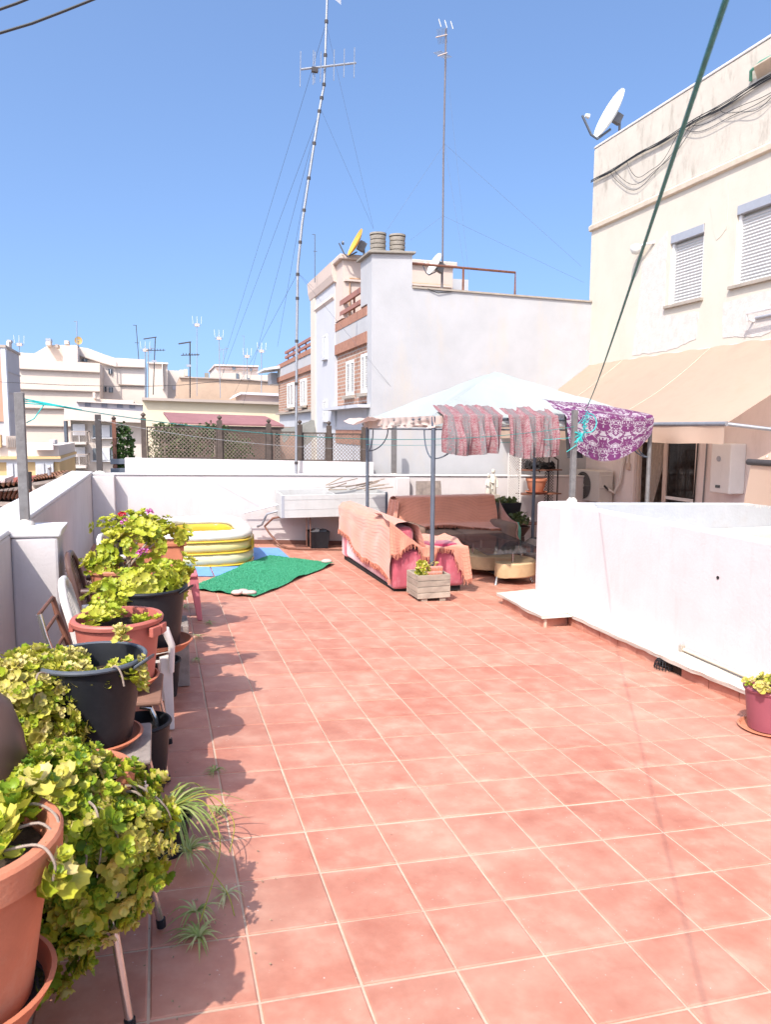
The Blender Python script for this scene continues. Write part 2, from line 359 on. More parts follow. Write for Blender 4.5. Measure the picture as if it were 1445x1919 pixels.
def weave_mat(name, col, nx, ny, rough=.9):
    m, N, Lk, b = uv_node_mat(name); b.inputs['Roughness'].default_value = rough; b.inputs['Specular IOR Level'].default_value = .1; b.inputs['Sheen Weight'].default_value = .3
    tc = N.new('ShaderNodeTexCoord'); sp = N.new('ShaderNodeSeparateXYZ'); Lk.new(tc.outputs['UV'], sp.inputs[0])
    hs = []
    for i, n in ((0, nx), (1, ny)):
        a = N.new('ShaderNodeMath'); a.operation = 'MULTIPLY'; a.inputs[1].default_value = n; Lk.new(sp.outputs[i], a.inputs[0])
        p = N.new('ShaderNodeMath'); p.operation = 'PINGPONG'; p.inputs[1].default_value = .5; Lk.new(a.outputs[0], p.inputs[0])
        r = N.new('ShaderNodeMapRange'); r.inputs[1].default_value = .0; r.inputs[2].default_value = .16; Lk.new(p.outputs[0], r.inputs[0]); hs.append(r.outputs[0])
    mn = N.new('ShaderNodeMath'); mn.operation = 'MINIMUM'; Lk.new(hs[0], mn.inputs[0]); Lk.new(hs[1], mn.inputs[1])
    nz = N.new('ShaderNodeTexNoise'); nz.inputs['Scale'].default_value = 5; nz.inputs['Detail'].default_value = 6; Lk.new(tc.outputs['Object'], nz.inputs['Vector'])
    ad = N.new('ShaderNodeMath'); ad.operation = 'MULTIPLY_ADD'; ad.inputs[1].default_value = .45; Lk.new(mn.outputs[0], ad.inputs[0]); Lk.new(nz.outputs['Fac'], ad.inputs[2])
    mx = N.new('ShaderNodeMix'); mx.data_type = 'RGBA'; mx.inputs[6].default_value = C3(*[k*.72 for k in col]); mx.inputs[7].default_value = C3(*[k*1.08 for k in col])
    Lk.new(ad.outputs[0], mx.inputs[0]); Lk.new(mx.outputs[2], b.inputs['Base Color'])
    bp = N.new('ShaderNodeBump'); bp.inputs['Strength'].default_value = .5; bp.inputs['Distance'].default_value = .01; Lk.new(mn.outputs[0], bp.inputs['Height']); Lk.new(bp.outputs[0], b.inputs['Normal'])
    return m
throw_m = weave_mat('coral_waffle_throw', (.54,.225,.15), 40, 26)
fringe_m = mat('coral_fringe', (.46,.17,.11), .9, .15, 30)
awning_m = mat('peach_awning_canvas', (.62,.465,.36), .85, .05, 3, .1, 10, dirt=(.42,.27,.17), dscale=(1,1,1), damt=.3, trans=.5, spec=.1)

def brick_mat(name, axis):
    m, N, Lk, b = uv_node_mat(name); b.inputs['Roughness'].default_value = .9; b.inputs['Specular IOR Level'].default_value = .15
    tc = N.new('ShaderNodeTexCoord'); sp = N.new('ShaderNodeSeparateXYZ'); Lk.new(tc.outputs['Object'], sp.inputs[0])
    cb = N.new('ShaderNodeCombineXYZ'); Lk.new(sp.outputs[axis], cb.inputs[0]); Lk.new(sp.outputs[2], cb.inputs[1])
    br = N.new('ShaderNodeTexBrick'); br.inputs['Scale'].default_value = 1.0; br.inputs['Brick Width'].default_value = .25; br.inputs['Row Height'].default_value = .075; br.inputs['Mortar Size'].default_value = .012
    br.inputs['Color1'].default_value = C3(.30,.15,.10); br.inputs['Color2'].default_value = C3(.40,.22,.15); br.inputs['Mortar'].default_value = C3(.42,.36,.31)
    Lk.new(cb.outputs[0], br.inputs['Vector']); Lk.new(br.outputs['Color'], b.inputs['Base Color'])
    bp = N.new('ShaderNodeBump'); bp.inputs['Strength'].default_value = .6; bp.inputs['Distance'].default_value = .02; bp.invert = True
    Lk.new(br.outputs['Fac'], bp.inputs['Height']); Lk.new(bp.outputs[0], b.inputs['Normal'])
    return m
brick_y = brick_mat('brick_facade', 1)

def tile_mat():
    m, N, Lk, b = uv_node_mat('terracotta_floor_tile'); b.inputs['Specular IOR Level'].default_value = .35
    tc = N.new('ShaderNodeTexCoord'); oi = N.new('ShaderNodeObjectInfo'); g = N.new('ShaderNodeNewGeometry')
    ad = N.new('ShaderNodeVectorMath'); ad.operation = 'ADD'; Lk.new(g.outputs['Position'], ad.inputs[0])
    rv = N.new('ShaderNodeVectorMath'); rv.operation = 'SCALE'; rv.inputs[0].default_value = (13.7, 7.9, 3.1); Lk.new(oi.outputs['Random'], rv.inputs['Scale']); Lk.new(rv.outputs[0], ad.inputs[1])
    n1 = N.new('ShaderNodeTexNoise'); n1.inputs['Scale'].default_value = 7; n1.inputs['Detail'].default_value = 5; n1.inputs['Roughness'].default_value = .55; Lk.new(ad.outputs[0], n1.inputs['Vector'])
    cr = N.new('ShaderNodeValToRGB'); e = cr.color_ramp.elements
    e[0].position = .30; e[0].color = C3(.385,.142,.094); e[1].position = .72; e[1].color = C3(.505,.258,.185)
    k = e.new(.5); k.color = C3(.435,.180,.122); Lk.new(n1.outputs['Fac'], cr.inputs[0])
    n2 = N.new('ShaderNodeTexNoise'); n2.inputs['Scale'].default_value = 38; n2.inputs['Detail'].default_value = 6; Lk.new(g.outputs['Position'], n2.inputs['Vector'])
    r2 = N.new('ShaderNodeMapRange'); r2.inputs[1].default_value = .25; r2.inputs[2].default_value = .75; r2.inputs[3].default_value = .94; r2.inputs[4].default_value = 1.05; Lk.new(n2.outputs['Fac'], r2.inputs[0])
    rr = N.new('ShaderNodeMapRange'); rr.inputs[3].default_value = .90; rr.inputs[4].default_value = 1.07; Lk.new(oi.outputs['Random'], rr.inputs[0])
    mu = N.new('ShaderNodeMath'); mu.operation = 'MULTIPLY'; Lk.new(r2.outputs[0], mu.inputs[0]); Lk.new(rr.outputs[0], mu.inputs[1])
    hs = N.new('ShaderNodeHueSaturation'); Lk.new(cr.outputs[0], hs.inputs['Color']); Lk.new(mu.outputs[0], hs.inputs['Value'])
    # pale lime dust lying on the tiles
    n3 = N.new('ShaderNodeTexNoise'); n3.inputs['Scale'].default_value = 1.1; n3.inputs['Detail'].default_value = 8; n3.inputs['Roughness'].default_value = .65; Lk.new(g.outputs['Position'], n3.inputs['Vector'])
    r3 = N.new('ShaderNodeMapRange'); r3.inputs[1].default_value = .42; r3.inputs[2].default_value = .75; r3.inputs[4].default_value = .5; Lk.new(n3.outputs['Fac'], r3.inputs[0])
    mx = N.new('ShaderNodeMix'); mx.data_type = 'RGBA'; mx.inputs[7].default_value = C3(.53,.33,.243); Lk.new(r3.outputs[0], mx.inputs[0]); Lk.new(hs.outputs[0], mx.inputs[6])
    n4 = N.new('ShaderNodeTexNoise'); n4.inputs['Scale'].default_value = 85; n4.inputs['Detail'].default_value = 1; Lk.new(g.outputs['Position'], n4.inputs['Vector'])
    r4 = N.new('ShaderNodeMapRange'); r4.inputs[1].default_value = .765; r4.inputs[2].default_value = .80; r4.inputs[4].default_value = .8; Lk.new(n4.outputs['Fac'], r4.inputs[0])
    m4 = N.new('ShaderNodeMix'); m4.data_type = 'RGBA'; m4.inputs[7].default_value = C3(.58,.5,.45); Lk.new(r4.outputs[0], m4.inputs[0]); Lk.new(mx.outputs[2], m4.inputs[6])
    n5 = N.new('ShaderNodeTexNoise'); n5.inputs['Scale'].default_value = 2.3; n5.inputs['Detail'].default_value = 9; n5.inputs['Roughness'].default_value = .75; n5.inputs['Distortion'].default_value = .6; Lk.new(g.outputs['Position'], n5.inputs['Vector'])
    r5 = N.new('ShaderNodeMapRange'); r5.inputs[1].default_value = .58; r5.inputs[2].default_value = .72; r5.inputs[4].default_value = .35; Lk.new(n5.outputs['Fac'], r5.inputs[0])
    m5 = N.new('ShaderNodeMix'); m5.data_type = 'RGBA'; m5.inputs[7].default_value = C3(.30,.10,.065); Lk.new(r5.outputs[0], m5.inputs[0]); Lk.new(m4.outputs[2], m5.inputs[6])
    Lk.new(m5.outputs[2], b.inputs['Base Color'])
    ro = N.new('ShaderNodeMapRange'); ro.inputs[3].default_value = .42; ro.inputs[4].default_value = .7; Lk.new(n1.outputs['Fac'], ro.inputs[0]); Lk.new(ro.outputs[0], b.inputs['Roughness'])
    bp = N.new('ShaderNodeBump'); bp.inputs['Strength'].default_value = .12; bp.inputs['Distance'].default_value = .004; Lk.new(n2.outputs['Fac'], bp.inputs['Height']); Lk.new(bp.outputs[0], b.inputs['Normal'])
    return m
tile_m = tile_mat()
grout_m = mat('sand_grout', (.50,.36,.27), .95, .15, 5, .3, 60, dirt=(.22,.15,.11), dscale=(2,2,2), damt=.5, spec=.1)

def glass_mat(name, col, alpha):
    m, N, Lk, b = uv_node_mat(name); b.inputs['Base Color'].default_value = C3(*col); b.inputs['Roughness'].default_value = .03; b.inputs['Specular IOR Level'].default_value = .6
    t = N.new('ShaderNodeBsdfTransparent'); t.inputs[0].default_value = C3(.72,.72,.74); ms = N.new('ShaderNodeMixShader'); ms.inputs[0].default_value = alpha
    Lk.new(t.outputs[0], ms.inputs[1]); Lk.new(b.outputs[0], ms.inputs[2]); Lk.new(ms.outputs[0], N['Material Output'].inputs[0]); return m
table_glass = glass_mat('smoked_glass', (.10,.10,.11), .28)
door_glass = glass_mat('door_glass', (.02,.02,.02), .3)

# ================================================================== THE SETTING
struct('ground', MB().box(-300, 300, -60, 500, -12.2, -12.0), ground_m)

# ---- terrace floor: sand grout bed with real tiles laid in it
TILE = 0.32
Mf = Matrix(((.9986, .0033, .0523), (-.0039, .9999, .0115), (-.0523, -.0117, .9986)))
fo = bpy.data.objects.new('floor', None)
G0 = Vector((0.257, 3.059, -0.044))
def tile_mesh(nm, w, h):
    mb = MB(); b = .005; a, c = w/2, h/2
    mb.add([(-a,-c,-.012),(a,-c,-.012),(a,c,-.012),(-a,c,-.012),(-a,-c,-b*.6),(a,-c,-b*.6),(a,c,-b*.6),(-a,c,-b*.6),(-a+b,-c+b,0),(a-b,-c+b,0),(a-b,c-b,0),(-a+b,c-b,0)],
           [(0,1,5,4),(1,2,6,5),(2,3,7,6),(3,0,4,7),(4,5,9,8),(5,6,10,9),(6,7,11,10),(7,4,8,11),(8,9,10,11)])
    return mb
slab = MB().box(-6, 26*TILE, -14*TILE, 31*TILE, -.14, -.0045)
fo = struct('floor', slab, grout_m)
fo.matrix_world = Matrix.LocRotScale(G0, Mf.to_quaternion(), None)
def floor_pt(c, r):
    return np.array(G0 + Mf @ Vector((c*TILE, r*TILE, 0)))
tmesh = tile_mesh('tile', TILE-.0085, TILE-.0085).mesh('tile', tile_m)
cells = []
for r in range(-12, 31):
    for c in range(-4, 25):
        x, y, z = floor_pt(c+.5, r+.5)
        if x < -1.0 or y > 12.5 or x > 8.1: continue
        if x > 4.25 and y < 7.5: continue
        u, v, d = proj((x, y, z)); vis = d > .3 and -40 < u < 1500 and v < 2000 and d > 0
        hidden = (u < 250 and y > 5) or (x > 4.0 and y > 7.6) or (x < .9 and y > 9.8)
        cells.append((-(1/d**2 if vis and not hidden else 0), c, r))
cells.sort()
rest = MB()
for k, (w, c, r) in enumerate(cells):
    dr = .006 if r >= 0 else 0.0                     # the wider expansion joint across the terrace
    jx, jy, jz = random.uniform(-.0012, .0012), random.uniform(-.0012, .0012), random.uniform(-.0008, .0006)
    if k < 300:
        o = bpy.data.objects.new('tile', tmesh); COL.objects.link(o); o.parent = fo
        o.location = ((c+.5)*TILE+jx, (r+.5)*TILE+dr+jy, jz); o.rotation_euler = (random.uniform(-.002,.002), random.uniform(-.002,.002), random.uniform(-.003,.003))
    else:
        tm = tile_mesh('t', TILE-.0085, TILE-.0085); rest.add([(p[0]+(c+.5)*TILE+jx, p[1]+(r+.5)*TILE+dr+jy, p[2]+jz) for p in tm.v], tm.f)
part(fo, 'tile_field', rest, tile_m, local=True, stuff=True)

# ---- left parapet with pilasters
lp = thing('parapet_wall', 'white plastered parapet along the left side with worn coping', 'wall', (-1.1, 6, 0))
part(lp, 'wall', MB().box(-1.25, -.95, -3.0, 12.4, -1.2, .965), plaster, bevel=.02)
part(lp, 'coping', MB().prism([(-1.27,-3,.965),(-.945,-3,.968),(-.955,-3,.998),(-1.26,-3,1.012)], (0, 15.55, 0)), plaster_top, bevel=.008)
part(lp, 'pilaster', MB().box(-.952, -.655, 5.50, 5.82, -1.2, .94), plaster, bevel=.02)
part(lp, 'pilaster_cap', MB().prism([(-.96,5.49,.94),(-.64,5.49,.935),(-.62,5.49,1.0),(-.96,5.49,1.003)], (0,.35,0)), plaster_top, bevel=.012)
# ---- back parapet
bw = thing('parapet_wall', 'long white parapet across the back of the terrace', 'wall', (2, 12.5, 0))
part(bw, 'wall', MB().prism([(-1.25,12.4,-1.2),(8.1,12.4,-1.2),(8.1,12.4,.80),(-1.25,12.4,.962)], (0,.22,0)), plaster, bevel=.015)
part(bw, 'pilaster', MB().box(-.95, -.62, 12.18, 12.402, -1.2, .945), plaster, bevel=.015)
part(bw, 'pilaster', MB().box(3.95, 4.2, 12.28, 12.402, -1.2, .85), plaster, bevel=.015)
part(bw, 'skirting', MB().prism([(-.6,12.386,-.9),(8.0,12.386,-.9),(8.0,12.386,fz(8,12.4)+.07),(-.6,12.386,fz(-.6,12.4)+.07)], (0,.014,0)), mat('dark_skirting', (.16,.07,.05), .7, .2, 8))
part(bw, 'coping', MB().prism([(-1.26,12.38,.962),(8.1,12.38,.80),(8.1,12.38,.822),(-1.26,12.38,.984)], (0,.255,0)), plaster_top, bevel=.006)

# ---- light-well parapet on the right: pier, side wall, far wall, ledge with tile skirting
rw = thing('light_well_parapet', 'white wall around the light well with a cement ledge at its foot', 'wall', (4.4, 6, 0))
part(rw, 'pier', MB().box(4.07, 4.50, 6.95, 7.52, -1.2, .885), plaster, bevel=.035)
part(rw, 'side_wall', MB().prism([(4.14,-2,-1.2),(4.14,-2,.895),(4.34,-2,.885),(4.34,-2,-1.2)], (0,8.97,0)), plaster, bevel=.015)
part(rw, 'far_wall', MB().prism([(4.48,7.36,-2.2),(8.05,7.36,-2.2),(8.05,7.36,.775),(4.48,7.36,.865)], (0,.155,0)), mat('bluish_render', (.36,.38,.40), .9, .07, 3, .3, 30, dirt=(.34,.32,.30), dscale=(1.5,1.5,1.5), damt=.5, spec=.1), bevel=.012)
part(rw, 'inner_ledge', MB().box(4.52, 8.05, 6.9, 7.355, .40, .52), plaster_top, bevel=.01)
part(rw, 'well_floor', MB().box(4.5, 8.05, -2, 7.355, -2.3, -2.2), plaster)
hole = MB().tube([(4.136,4.72,.55),(4.142,4.72,.55)], .014, 10); part(rw, 'drill_hole', hole, under_black)
LE = [(3.68,7.62),(3.60,6.45),(3.96,6.58),(3.93,5.37),(3.91,4.66),(3.96,3.9),(4.0,2.4),(4.05,-2.0)]
led = MB(); vs = []; 
for (x, y) in LE: vs += [(x-.028, y-.01, fz(x,y)+.092), (x-.036, y-.01, fz(x,y)+.125)]
inn = [(4.12,7.62),(4.12,6.95),(4.17,6.85),(4.17,5.37),(4.17,4.66),(4.17,3.9),(4.17,2.4),(4.17,-2.0)]
for (x, y), zz in zip(inn, (-.14,-.10,-.075,-.13,-.15,-.16,-.15,-.10)): vs.append((x, y, zz))
n = len(LE); fs = []
for i in range(n-1):
    fs += [(2*i, 2*i+1, 2*i+3, 2*i+2), (2*i+1, 2*n+i, 2*n+i+1, 2*i+3)]
bot = [(x+.4, y, fz(x,y)+.095) for (x, y) in LE]; b0 = len(vs); vs += bot
for i in range(n-1): fs.append((2*i, 2*i+2, b0+i+1, b0+i))
fs.append((0, b0, 2*n, 1))
def subdiv_ledge(vs, fs):
    bm = bmesh.new(); V = [bm.verts.new(v) for v in vs]
    for f in fs:
        try: bm.faces.new([V[i] for i in f])
        except ValueError: pass
    bmesh.ops.subdivide_edges(bm, edges=bm.edges[:], cuts=7, use_grid_fill=True)
    for v in bm.verts:
        k = noise.noise(Vector(v.co)*9)*.010 + noise.noise(Vector(v.co)*30)*.005
        v.co.x += k*1.2; v.co.z += k*.55
    bm.verts.ensure_lookup_table(); bm.normal_update(); bmesh.ops.recalc_face_normals(bm, faces=bm.faces[:])
    mb = MB(); mb.add([tuple(v.co) for v in bm.verts], [tuple(v.index for v in f.verts) for f in bm.faces]); bm.free(); return mb
part(rw, 'cement_ledge', subdiv_ledge(vs, fs), mat('ledge_cement', (.54,.50,.43), .9, .06, 6, .4, 30, dirt=(.60,.45,.32), dscale=(1.6,1.6,1.6), damt=.55, spec=.15), smooth=True)
core = MB()
for i in range(2, n-1):
    (x0,y0),(x1,y1) = LE[i], LE[i+1]; core.prism([(x0+.035,y0,-1),(x1+.035,y1,-1),(x1+.035,y1,fz(x1,y1)+.094),(x0+.035,y0,fz(x0,y0)+.094)], (.25,0,0))
part(rw, 'plinth', core, soil)
def skirt(x0, y0, x1, y1, length):
    a, b = np.array([x0,y0]), np.array([x1,y1]); L = np.linalg.norm(b-a); k = max(1, round(L/length)); d = (b-a)/L; nn = np.array([-d[1], d[0]])
    for i in range(k):
        p, q = a+d*(L*i/k+.004), a+d*(L*(i+1)/k-.004)
        z0, z1 = fz(*p), fz(*q); th = .012
        o = part(rw, 'skirting_tile', MB().prism([(p[0],p[1],z0-.01),(q[0],q[1],z1-.01),(q[0],q[1],z1+.083),(p[0],p[1],z0+.083)], (th*nn[0], th*nn[1], 0)), tile_m, bevel=.002)
    gr = MB().prism([(a[0]+nn[0]*.004,a[1]+nn[1]*.004,fz(*a)-.02),(b[0]+nn[0]*.004,b[1]+nn[1]*.004,fz(*b)-.02),(b[0]+nn[0]*.004,b[1]+nn[1]*.004,fz(*b)+.094),(a[0]+nn[0]*.004,a[1]+nn[1]*.004,fz(*a)+.094)], (-nn[0]*.03, -nn[1]*.03, 0))
    part(rw, 'grout_strip', gr, grout_m)
skirt(3.625,6.47,3.705,7.55,.32); skirt(3.955,6.605,3.625,6.49,.32)
skirt(3.945,5.12,3.965,6.58,.32); skirt(3.985,2.4,3.945,4.83,.32)
# drain opening with a wire basket
dn = thing('drain_basket', 'black wire leaf basket in the floor drain opening of the right wall', 'drain', (3.92, 4.97, fz(3.92,4.97)))
part(dn, 'drain_box', MB().box(3.97, 4.2, 4.84, 5.11, fz(3.9,5)-.02, fz(3.9,5)+.093), under_black)
wb = MB()
for k in range(9):
    a = k*math.pi/9
    wb.tube([(3.92+.075*math.cos(t)*math.cos(a)*.9, 5.03+.085*math.cos(t)*math.sin(a), fz(3.92,5.0)+.012+.095*math.sin(t)) for t in np.linspace(0, math.pi, 9)], .0035, 5)
for h in (.02,.05,.08):
    rr = math.sqrt(max(0, 1-((h-.012)/.095)**2)); wb.tube([(3.92+.0675*rr*math.cos(t), 5.03+.085*rr*math.sin(t), fz(3.92,5.0)+h) for t in np.linspace(0, 2*math.pi, 17)], .003, 5)
part(dn, 'wire_basket', wb, black_plastic)
# pipe along the ledge
pp = thing('drain_pipe', 'cream painted pipe clipped along the ledge of the right wall', 'pipe', (4.26, 4, 0))
part(pp, 'pipe', MB().tube([(4.126,5.05,-.115),(4.126,3.2,-.13),(4.126,1.0,-.11)], .014, 12), cream_trim, smooth=True)
part(pp, 'bracket', MB().box(4.10,4.145,5.05,5.085,-.14,-.08), concrete_trim, bevel=.005)

# ================================================================== HOUSE ON THE RIGHT
HX, HC = 8.05, 13.0
hs_ = thing('house', 'cream two storey house with roller shutters beside the terrace', 'house', (8.05, 10, 0))
ZT = 6.95
holes = [(HC-10.64, HC-9.86, 3.68+3, 4.80+3), (HC-9.19, HC-7.75, 3.74+3, 4.87+3), (HC-11.37, HC-9.80, .35+2.1, 2.05+3)]
holes[2] = (HC-11.37, HC-9.80, 3-.56, 3+2.0)
part(hs_, 'upper_wall', MB().facade((HX, HC, 2.93), (0,-1,0), 5.47-2.93, HC+1, (-1,0,0), [(h[0],h[1],h[2]-5.93,h[3]-5.93) for h in holes[:2]], .14), cream)
part(hs_, 'lower_wall', MB().facade((HX, HC, -3.0), (0,-1,0), 5.93, HC+1, (-1,0,0), [holes[2]], .16), pink_wall)
part(hs_, 'parapet', MB().box(HX, HX+.25, -1, HC, 5.47, ZT-.02), cream_top, bevel=.02)
part(hs_, 'coping', MB().box(HX-.012, HX+.27, -1, HC+.01, ZT-.02, ZT+.02), plaster_top, bevel=.01)
part(hs_, 'end_wall', MB().box(HX+.001, HX+8, HC-.02, HC, -3, ZT-.05), cream)
part(hs_, 'roof_slab', MB().box(HX+.2, HX+8, -1, HC, 5.6, 5.8), cream)
part(hs_, 'moulding', MB().prism([(HX,-1,5.42),(HX-.05,-1,5.44),(HX-.055,-1,5.52),(HX,-1,5.56)], (0,HC+1.03,0)), cream_trim, bevel=.008)
def roller_window(y0, y1, z0, z1):
    w = part(hs_, 'window', MB().box(HX+.10, HX+.14, y0, y1, z0, z1), mat('cream_shutter_back', (.5,.48,.44), .6))
    part(w, 'shutter_box', MB().box(HX-.012, HX+.08, y0+.01, y1-.01, z1-.13, z1-.003), alu, bevel=.006)
    part(w, 'guide_rail', MB().box(HX+.03, HX+.10, y1-.05, y1-.004, z0+.03, z1-.13), white_metal, bevel=.004)
    part(w, 'guide_rail', MB().box(HX+.03, HX+.10, y0+.004, y0+.05, z0+.03, z1-.13), white_metal, bevel=.004)
    k = int((z1-.13-z0-.03)/.047)
    for i in range(k):
        a = z0+.032+i*.047
        part(w, 'slat', MB().prism([(HX+.075,y0+.052,a),(HX+.062,y0+.052,a+.022),(HX+.072,y0+.052,a+.043),(HX+.085,y0+.052,a+.043),(HX+.085,y0+.052,a)], (0,y1-y0-.104,0)), shutter_m)
    part(w, 'sill', MB().box(HX-.055, HX+.10, y0-.05, y1+.06, z0-.03, z0+.02), concrete_trim, bevel=.006)
roller_window(9.86, 10.64, 3.68, 4.80); roller_window(7.75, 9.19, 3.74, 4.87)
def ragged(cy, cz, pts, th=.006):
    mb = MB(); P = []
    for i in range(len(pts)):
        a, b = np.array(pts[i]), np.array(pts[(i+1)%len(pts)]); k = max(2, int(np.linalg.norm(b-a)/.05))
        for j in range(k):
            p = a+(b-a)*j/k; nz = noise.noise(Vector((p[0]*7, p[1]*7, 3)))*.035; P.append((HX-th, p[0]+nz, p[1]+nz*.8))
    return mb.prism(P, (th,0,0))
for k, pts in enumerate([[(11.55,2.98),(11.35,4.5),(11.05,4.72),(10.74,4.9),(10.72,3.55),(9.9,3.5),(9.93,3.1),(10.5,2.98)], [(9.35,3.05),(9.38,3.55),(8.1,3.6),(7.9,3.15),(8.6,2.98)], [(9.75,5.0),(9.7,5.22),(9.4,5.25),(9.38,4.6),(9.6,4.5)]]):
    part(hs_, 'bare_plaster_patch', ragged(0,0,pts), patch_white if k < 2 else cream)
# sliding door with curtains behind the pavilion
dr = part(hs_, 'door', MB().box(HX+.05, HX+.10, 11.30, 11.36, -.55, 2.0).box(HX+.05,HX+.10,9.81,9.87,-.55,2.0).box(HX+.045,HX+.105,10.55,10.64,-.55,2.0), pale_pink)
part(dr, 'glass_pane', MB().box(HX+.07,HX+.075,9.87,10.55,-.5,1.98), door_glass)
part(dr, 'mid_rail', MB().box(HX+.05,HX+.10,9.87,10.55,.55,.60), white_metal)
def curtain(y0, y1, z0, z1, pinch):
    def f(u, v):
        y = y0+(y1-y0)*u; z = z0+(z1-z0)*v
        k = 1-pinch*(1-v)**1.2
        y = y1+(y-y1)*k if pinch > 0 else y
        return (HX+.20+.03*math.sin(u*38+v*2)*k, y, z)
    return MB().grid(f, 60, 10)
curt_m = mat('lace_curtain', (.52,.45,.38), .9, .15, 20, trans=.3)
part(dr, 'curtain', curtain(10.62, 11.3, .25, 2.0, .75), curt_m, smooth='all')
part(dr, 'curtain', curtain(9.87, 10.5, -.5, 2.0, 0), curt_m, smooth='all')
part(dr, 'dark_room', MB().box(HX+.9, HX+.95, 9.3, 11.9, -.6, 2.3).box(HX+.16, HX+.95, 9.25, 9.3, -.6, 2.3).box(HX+.16, HX+.95, 11.9, 11.95, -.6, 2.3).box(HX+.16,HX+.95,9.25,11.95,2.3,2.35), grey_wood)
# cables of the house front
cab = thing('cable_bundle', 'bundle of black cables sagging along the cream house front', 'cable', (HX-.04, 10, 6.2))
ztop = lambda y: 6.36 + (HC-y)*.02
for k in range(7):
    off = random.uniform(-.03,.03); sag = random.uniform(.0,.05); pts = []
    for t in np.linspace(0, 1, 40):
        y = HC+.01-t*7.0; z = 6.34+.08*t+off-sag*math.sin(t*math.pi*5)**2-.03*math.sin(t*9+k)*t
        pts.append((HX-.035-.012*k/7-random.uniform(0,.004), y, z))
    part(cab, 'cable', MB().tube(pts, .0055, 5), black_wire)
for k, (y0, y1, d) in enumerate([(12.4,10.2,.55),(12.3,10.0,.48),(11.9,10.4,.42),(10.4,7.6,.25),(10.2,7.2,.18),(9.6,7.9,.3)]):
    pts = [(HX-.03-.004*k, y0+(y1-y0)*t, 6.34+.03*(13-y0)/7+.05*t-d*(math.sin(math.pi*t**.8))+.03*math.sin(t*13+k)) for t in np.linspace(0,1,28)]
    part(cab, 'loose_cable', MB().tube(pts, .0045, 5), black_wire)
lm = thing('bulkhead_lamp', 'round white bulkhead lamp on the house front left of the small window', 'lamp', (HX-.06, 11.35, 4.75))
part(lm, 'arm', MB().tube([(HX,11.05,4.79),(HX-.10,11.2,4.79),(HX-.12,11.3,4.77)], .02, 8), white_metal, smooth=True)
part(lm, 'globe', MB().lathe([(.0,-.09),(.07,-.07),(.10,0),(.09,.06),(.0,.09)], (HX-.14,11.36,4.74), 20), dish_white, smooth='all')
br = thing('line_bracket', 'white folding drying rack bracket on the house front at the right edge', 'bracket', (HX-.1, 8.2, 3.28))
part(br, 'arm', MB().tube([(HX,8.75,3.20),(HX-.12,8.76,3.22),(HX-.14,8.74,3.30),(HX-.13,8.0,3.32),(HX-.13,7.2,3.33)], .018, 8), white_metal, smooth=True)
part(br, 'rail', MB().tube([(HX-.02,8.7,3.24),(HX-.02,7.2,3.26)], .022, 8), alu, smooth=True)
ho = thing('garden_hose', 'green hose looped over a bracket near the top of the house', 'hose', (HX-.1, 8.6, 6.6))
part(ho, 'hose', MB().tube([(HX-.02,9.05,6.50),(HX-.07,9.0,6.60),(HX-.09,8.8,6.63),(HX-.09,8.4,6.60),(HX-.09,7.5,6.66)], .022, 8), mat('green_hose', (.10,.30,.20), .5), smooth=True)
part(ho, 'bracket', MB().prism([(HX,8.95,6.48),(HX,7.8,6.48),(HX-.16,7.8,6.57),(HX-.16,8.85,6.57)], (0,0,.02)), cream_trim)

# ---- satellite dishes
def sat_dish(name, label, c, face, r, m, basez, lnb_dir, mast=True):
    t = thing(name, label, 'satellite dish', (c[0], c[1], basez), 'satellite dishes on the roofs')
    a, b, d = frame(face)
    mb = MB(); V = []; n = 28; R = 7
    for i in range(R+1):
        q = i/R
        for k in range(n):
            th = 2*math.pi*k/n; V.append(np.array(c)+a*r*.9*q*math.cos(th)+b*r*q*math.sin(th)+d*(r*.22*q*q))
    F = [(i*n+k, i*n+(k+1)%n, (i+1)*n+(k+1)%n, (i+1)*n+k) for i in range(R) for k in range(n)]
    mb.add(V, F); V2 = [v-d*.015 for v in V]; mb.add(V2, [f[::-1] for f in F])
    rimf = [(R*n+k, R*n+(k+1)%n, len(V)+R*n+(k+1)%n, len(V)+R*n+k) for k in range(n)]; mb.f += rimf
    part(t, 'reflector', mb, m, smooth=True)
    low = np.array(c)-b*r*.98+d*r*.2; tip = np.array(c)+d*r*1.15-b*r*.62
    part(t, 'feed_arm', MB().tube([np.array(c)-d*.06-b*r*.5, low-b*r*.12, low+d*r*.3-b*r*.1, tip], .022*r/.45, 8), slate_steel, smooth=True)
    part(t, 'receiver', MB().tube([tip-d*.05+b*.03, tip+b*.05-d*.12*r/.45], [.03, .045], 10), dish_white if m is dish_white else slate_steel, smooth=True)
    part(t, 'bracket', MB().obox(np.array(c)-d*.10, a*.05, b*.09, d*.07), steel_post)
    part(t, 'mast', MB().tube([np.array(c)-d*.15+np.array([0,0,.12]), (c[0]-d[0]*.15, c[1]-d[1]*.15, basez-.2)], .022, 8), steel_post, smooth=True)
    return t
sat_dish('satellite_dish', 'large cream satellite dish on the corner of the house roof', (8.33, 12.85, 7.50), (-.86,.10,.40), .47, dish_white, ZT, None)

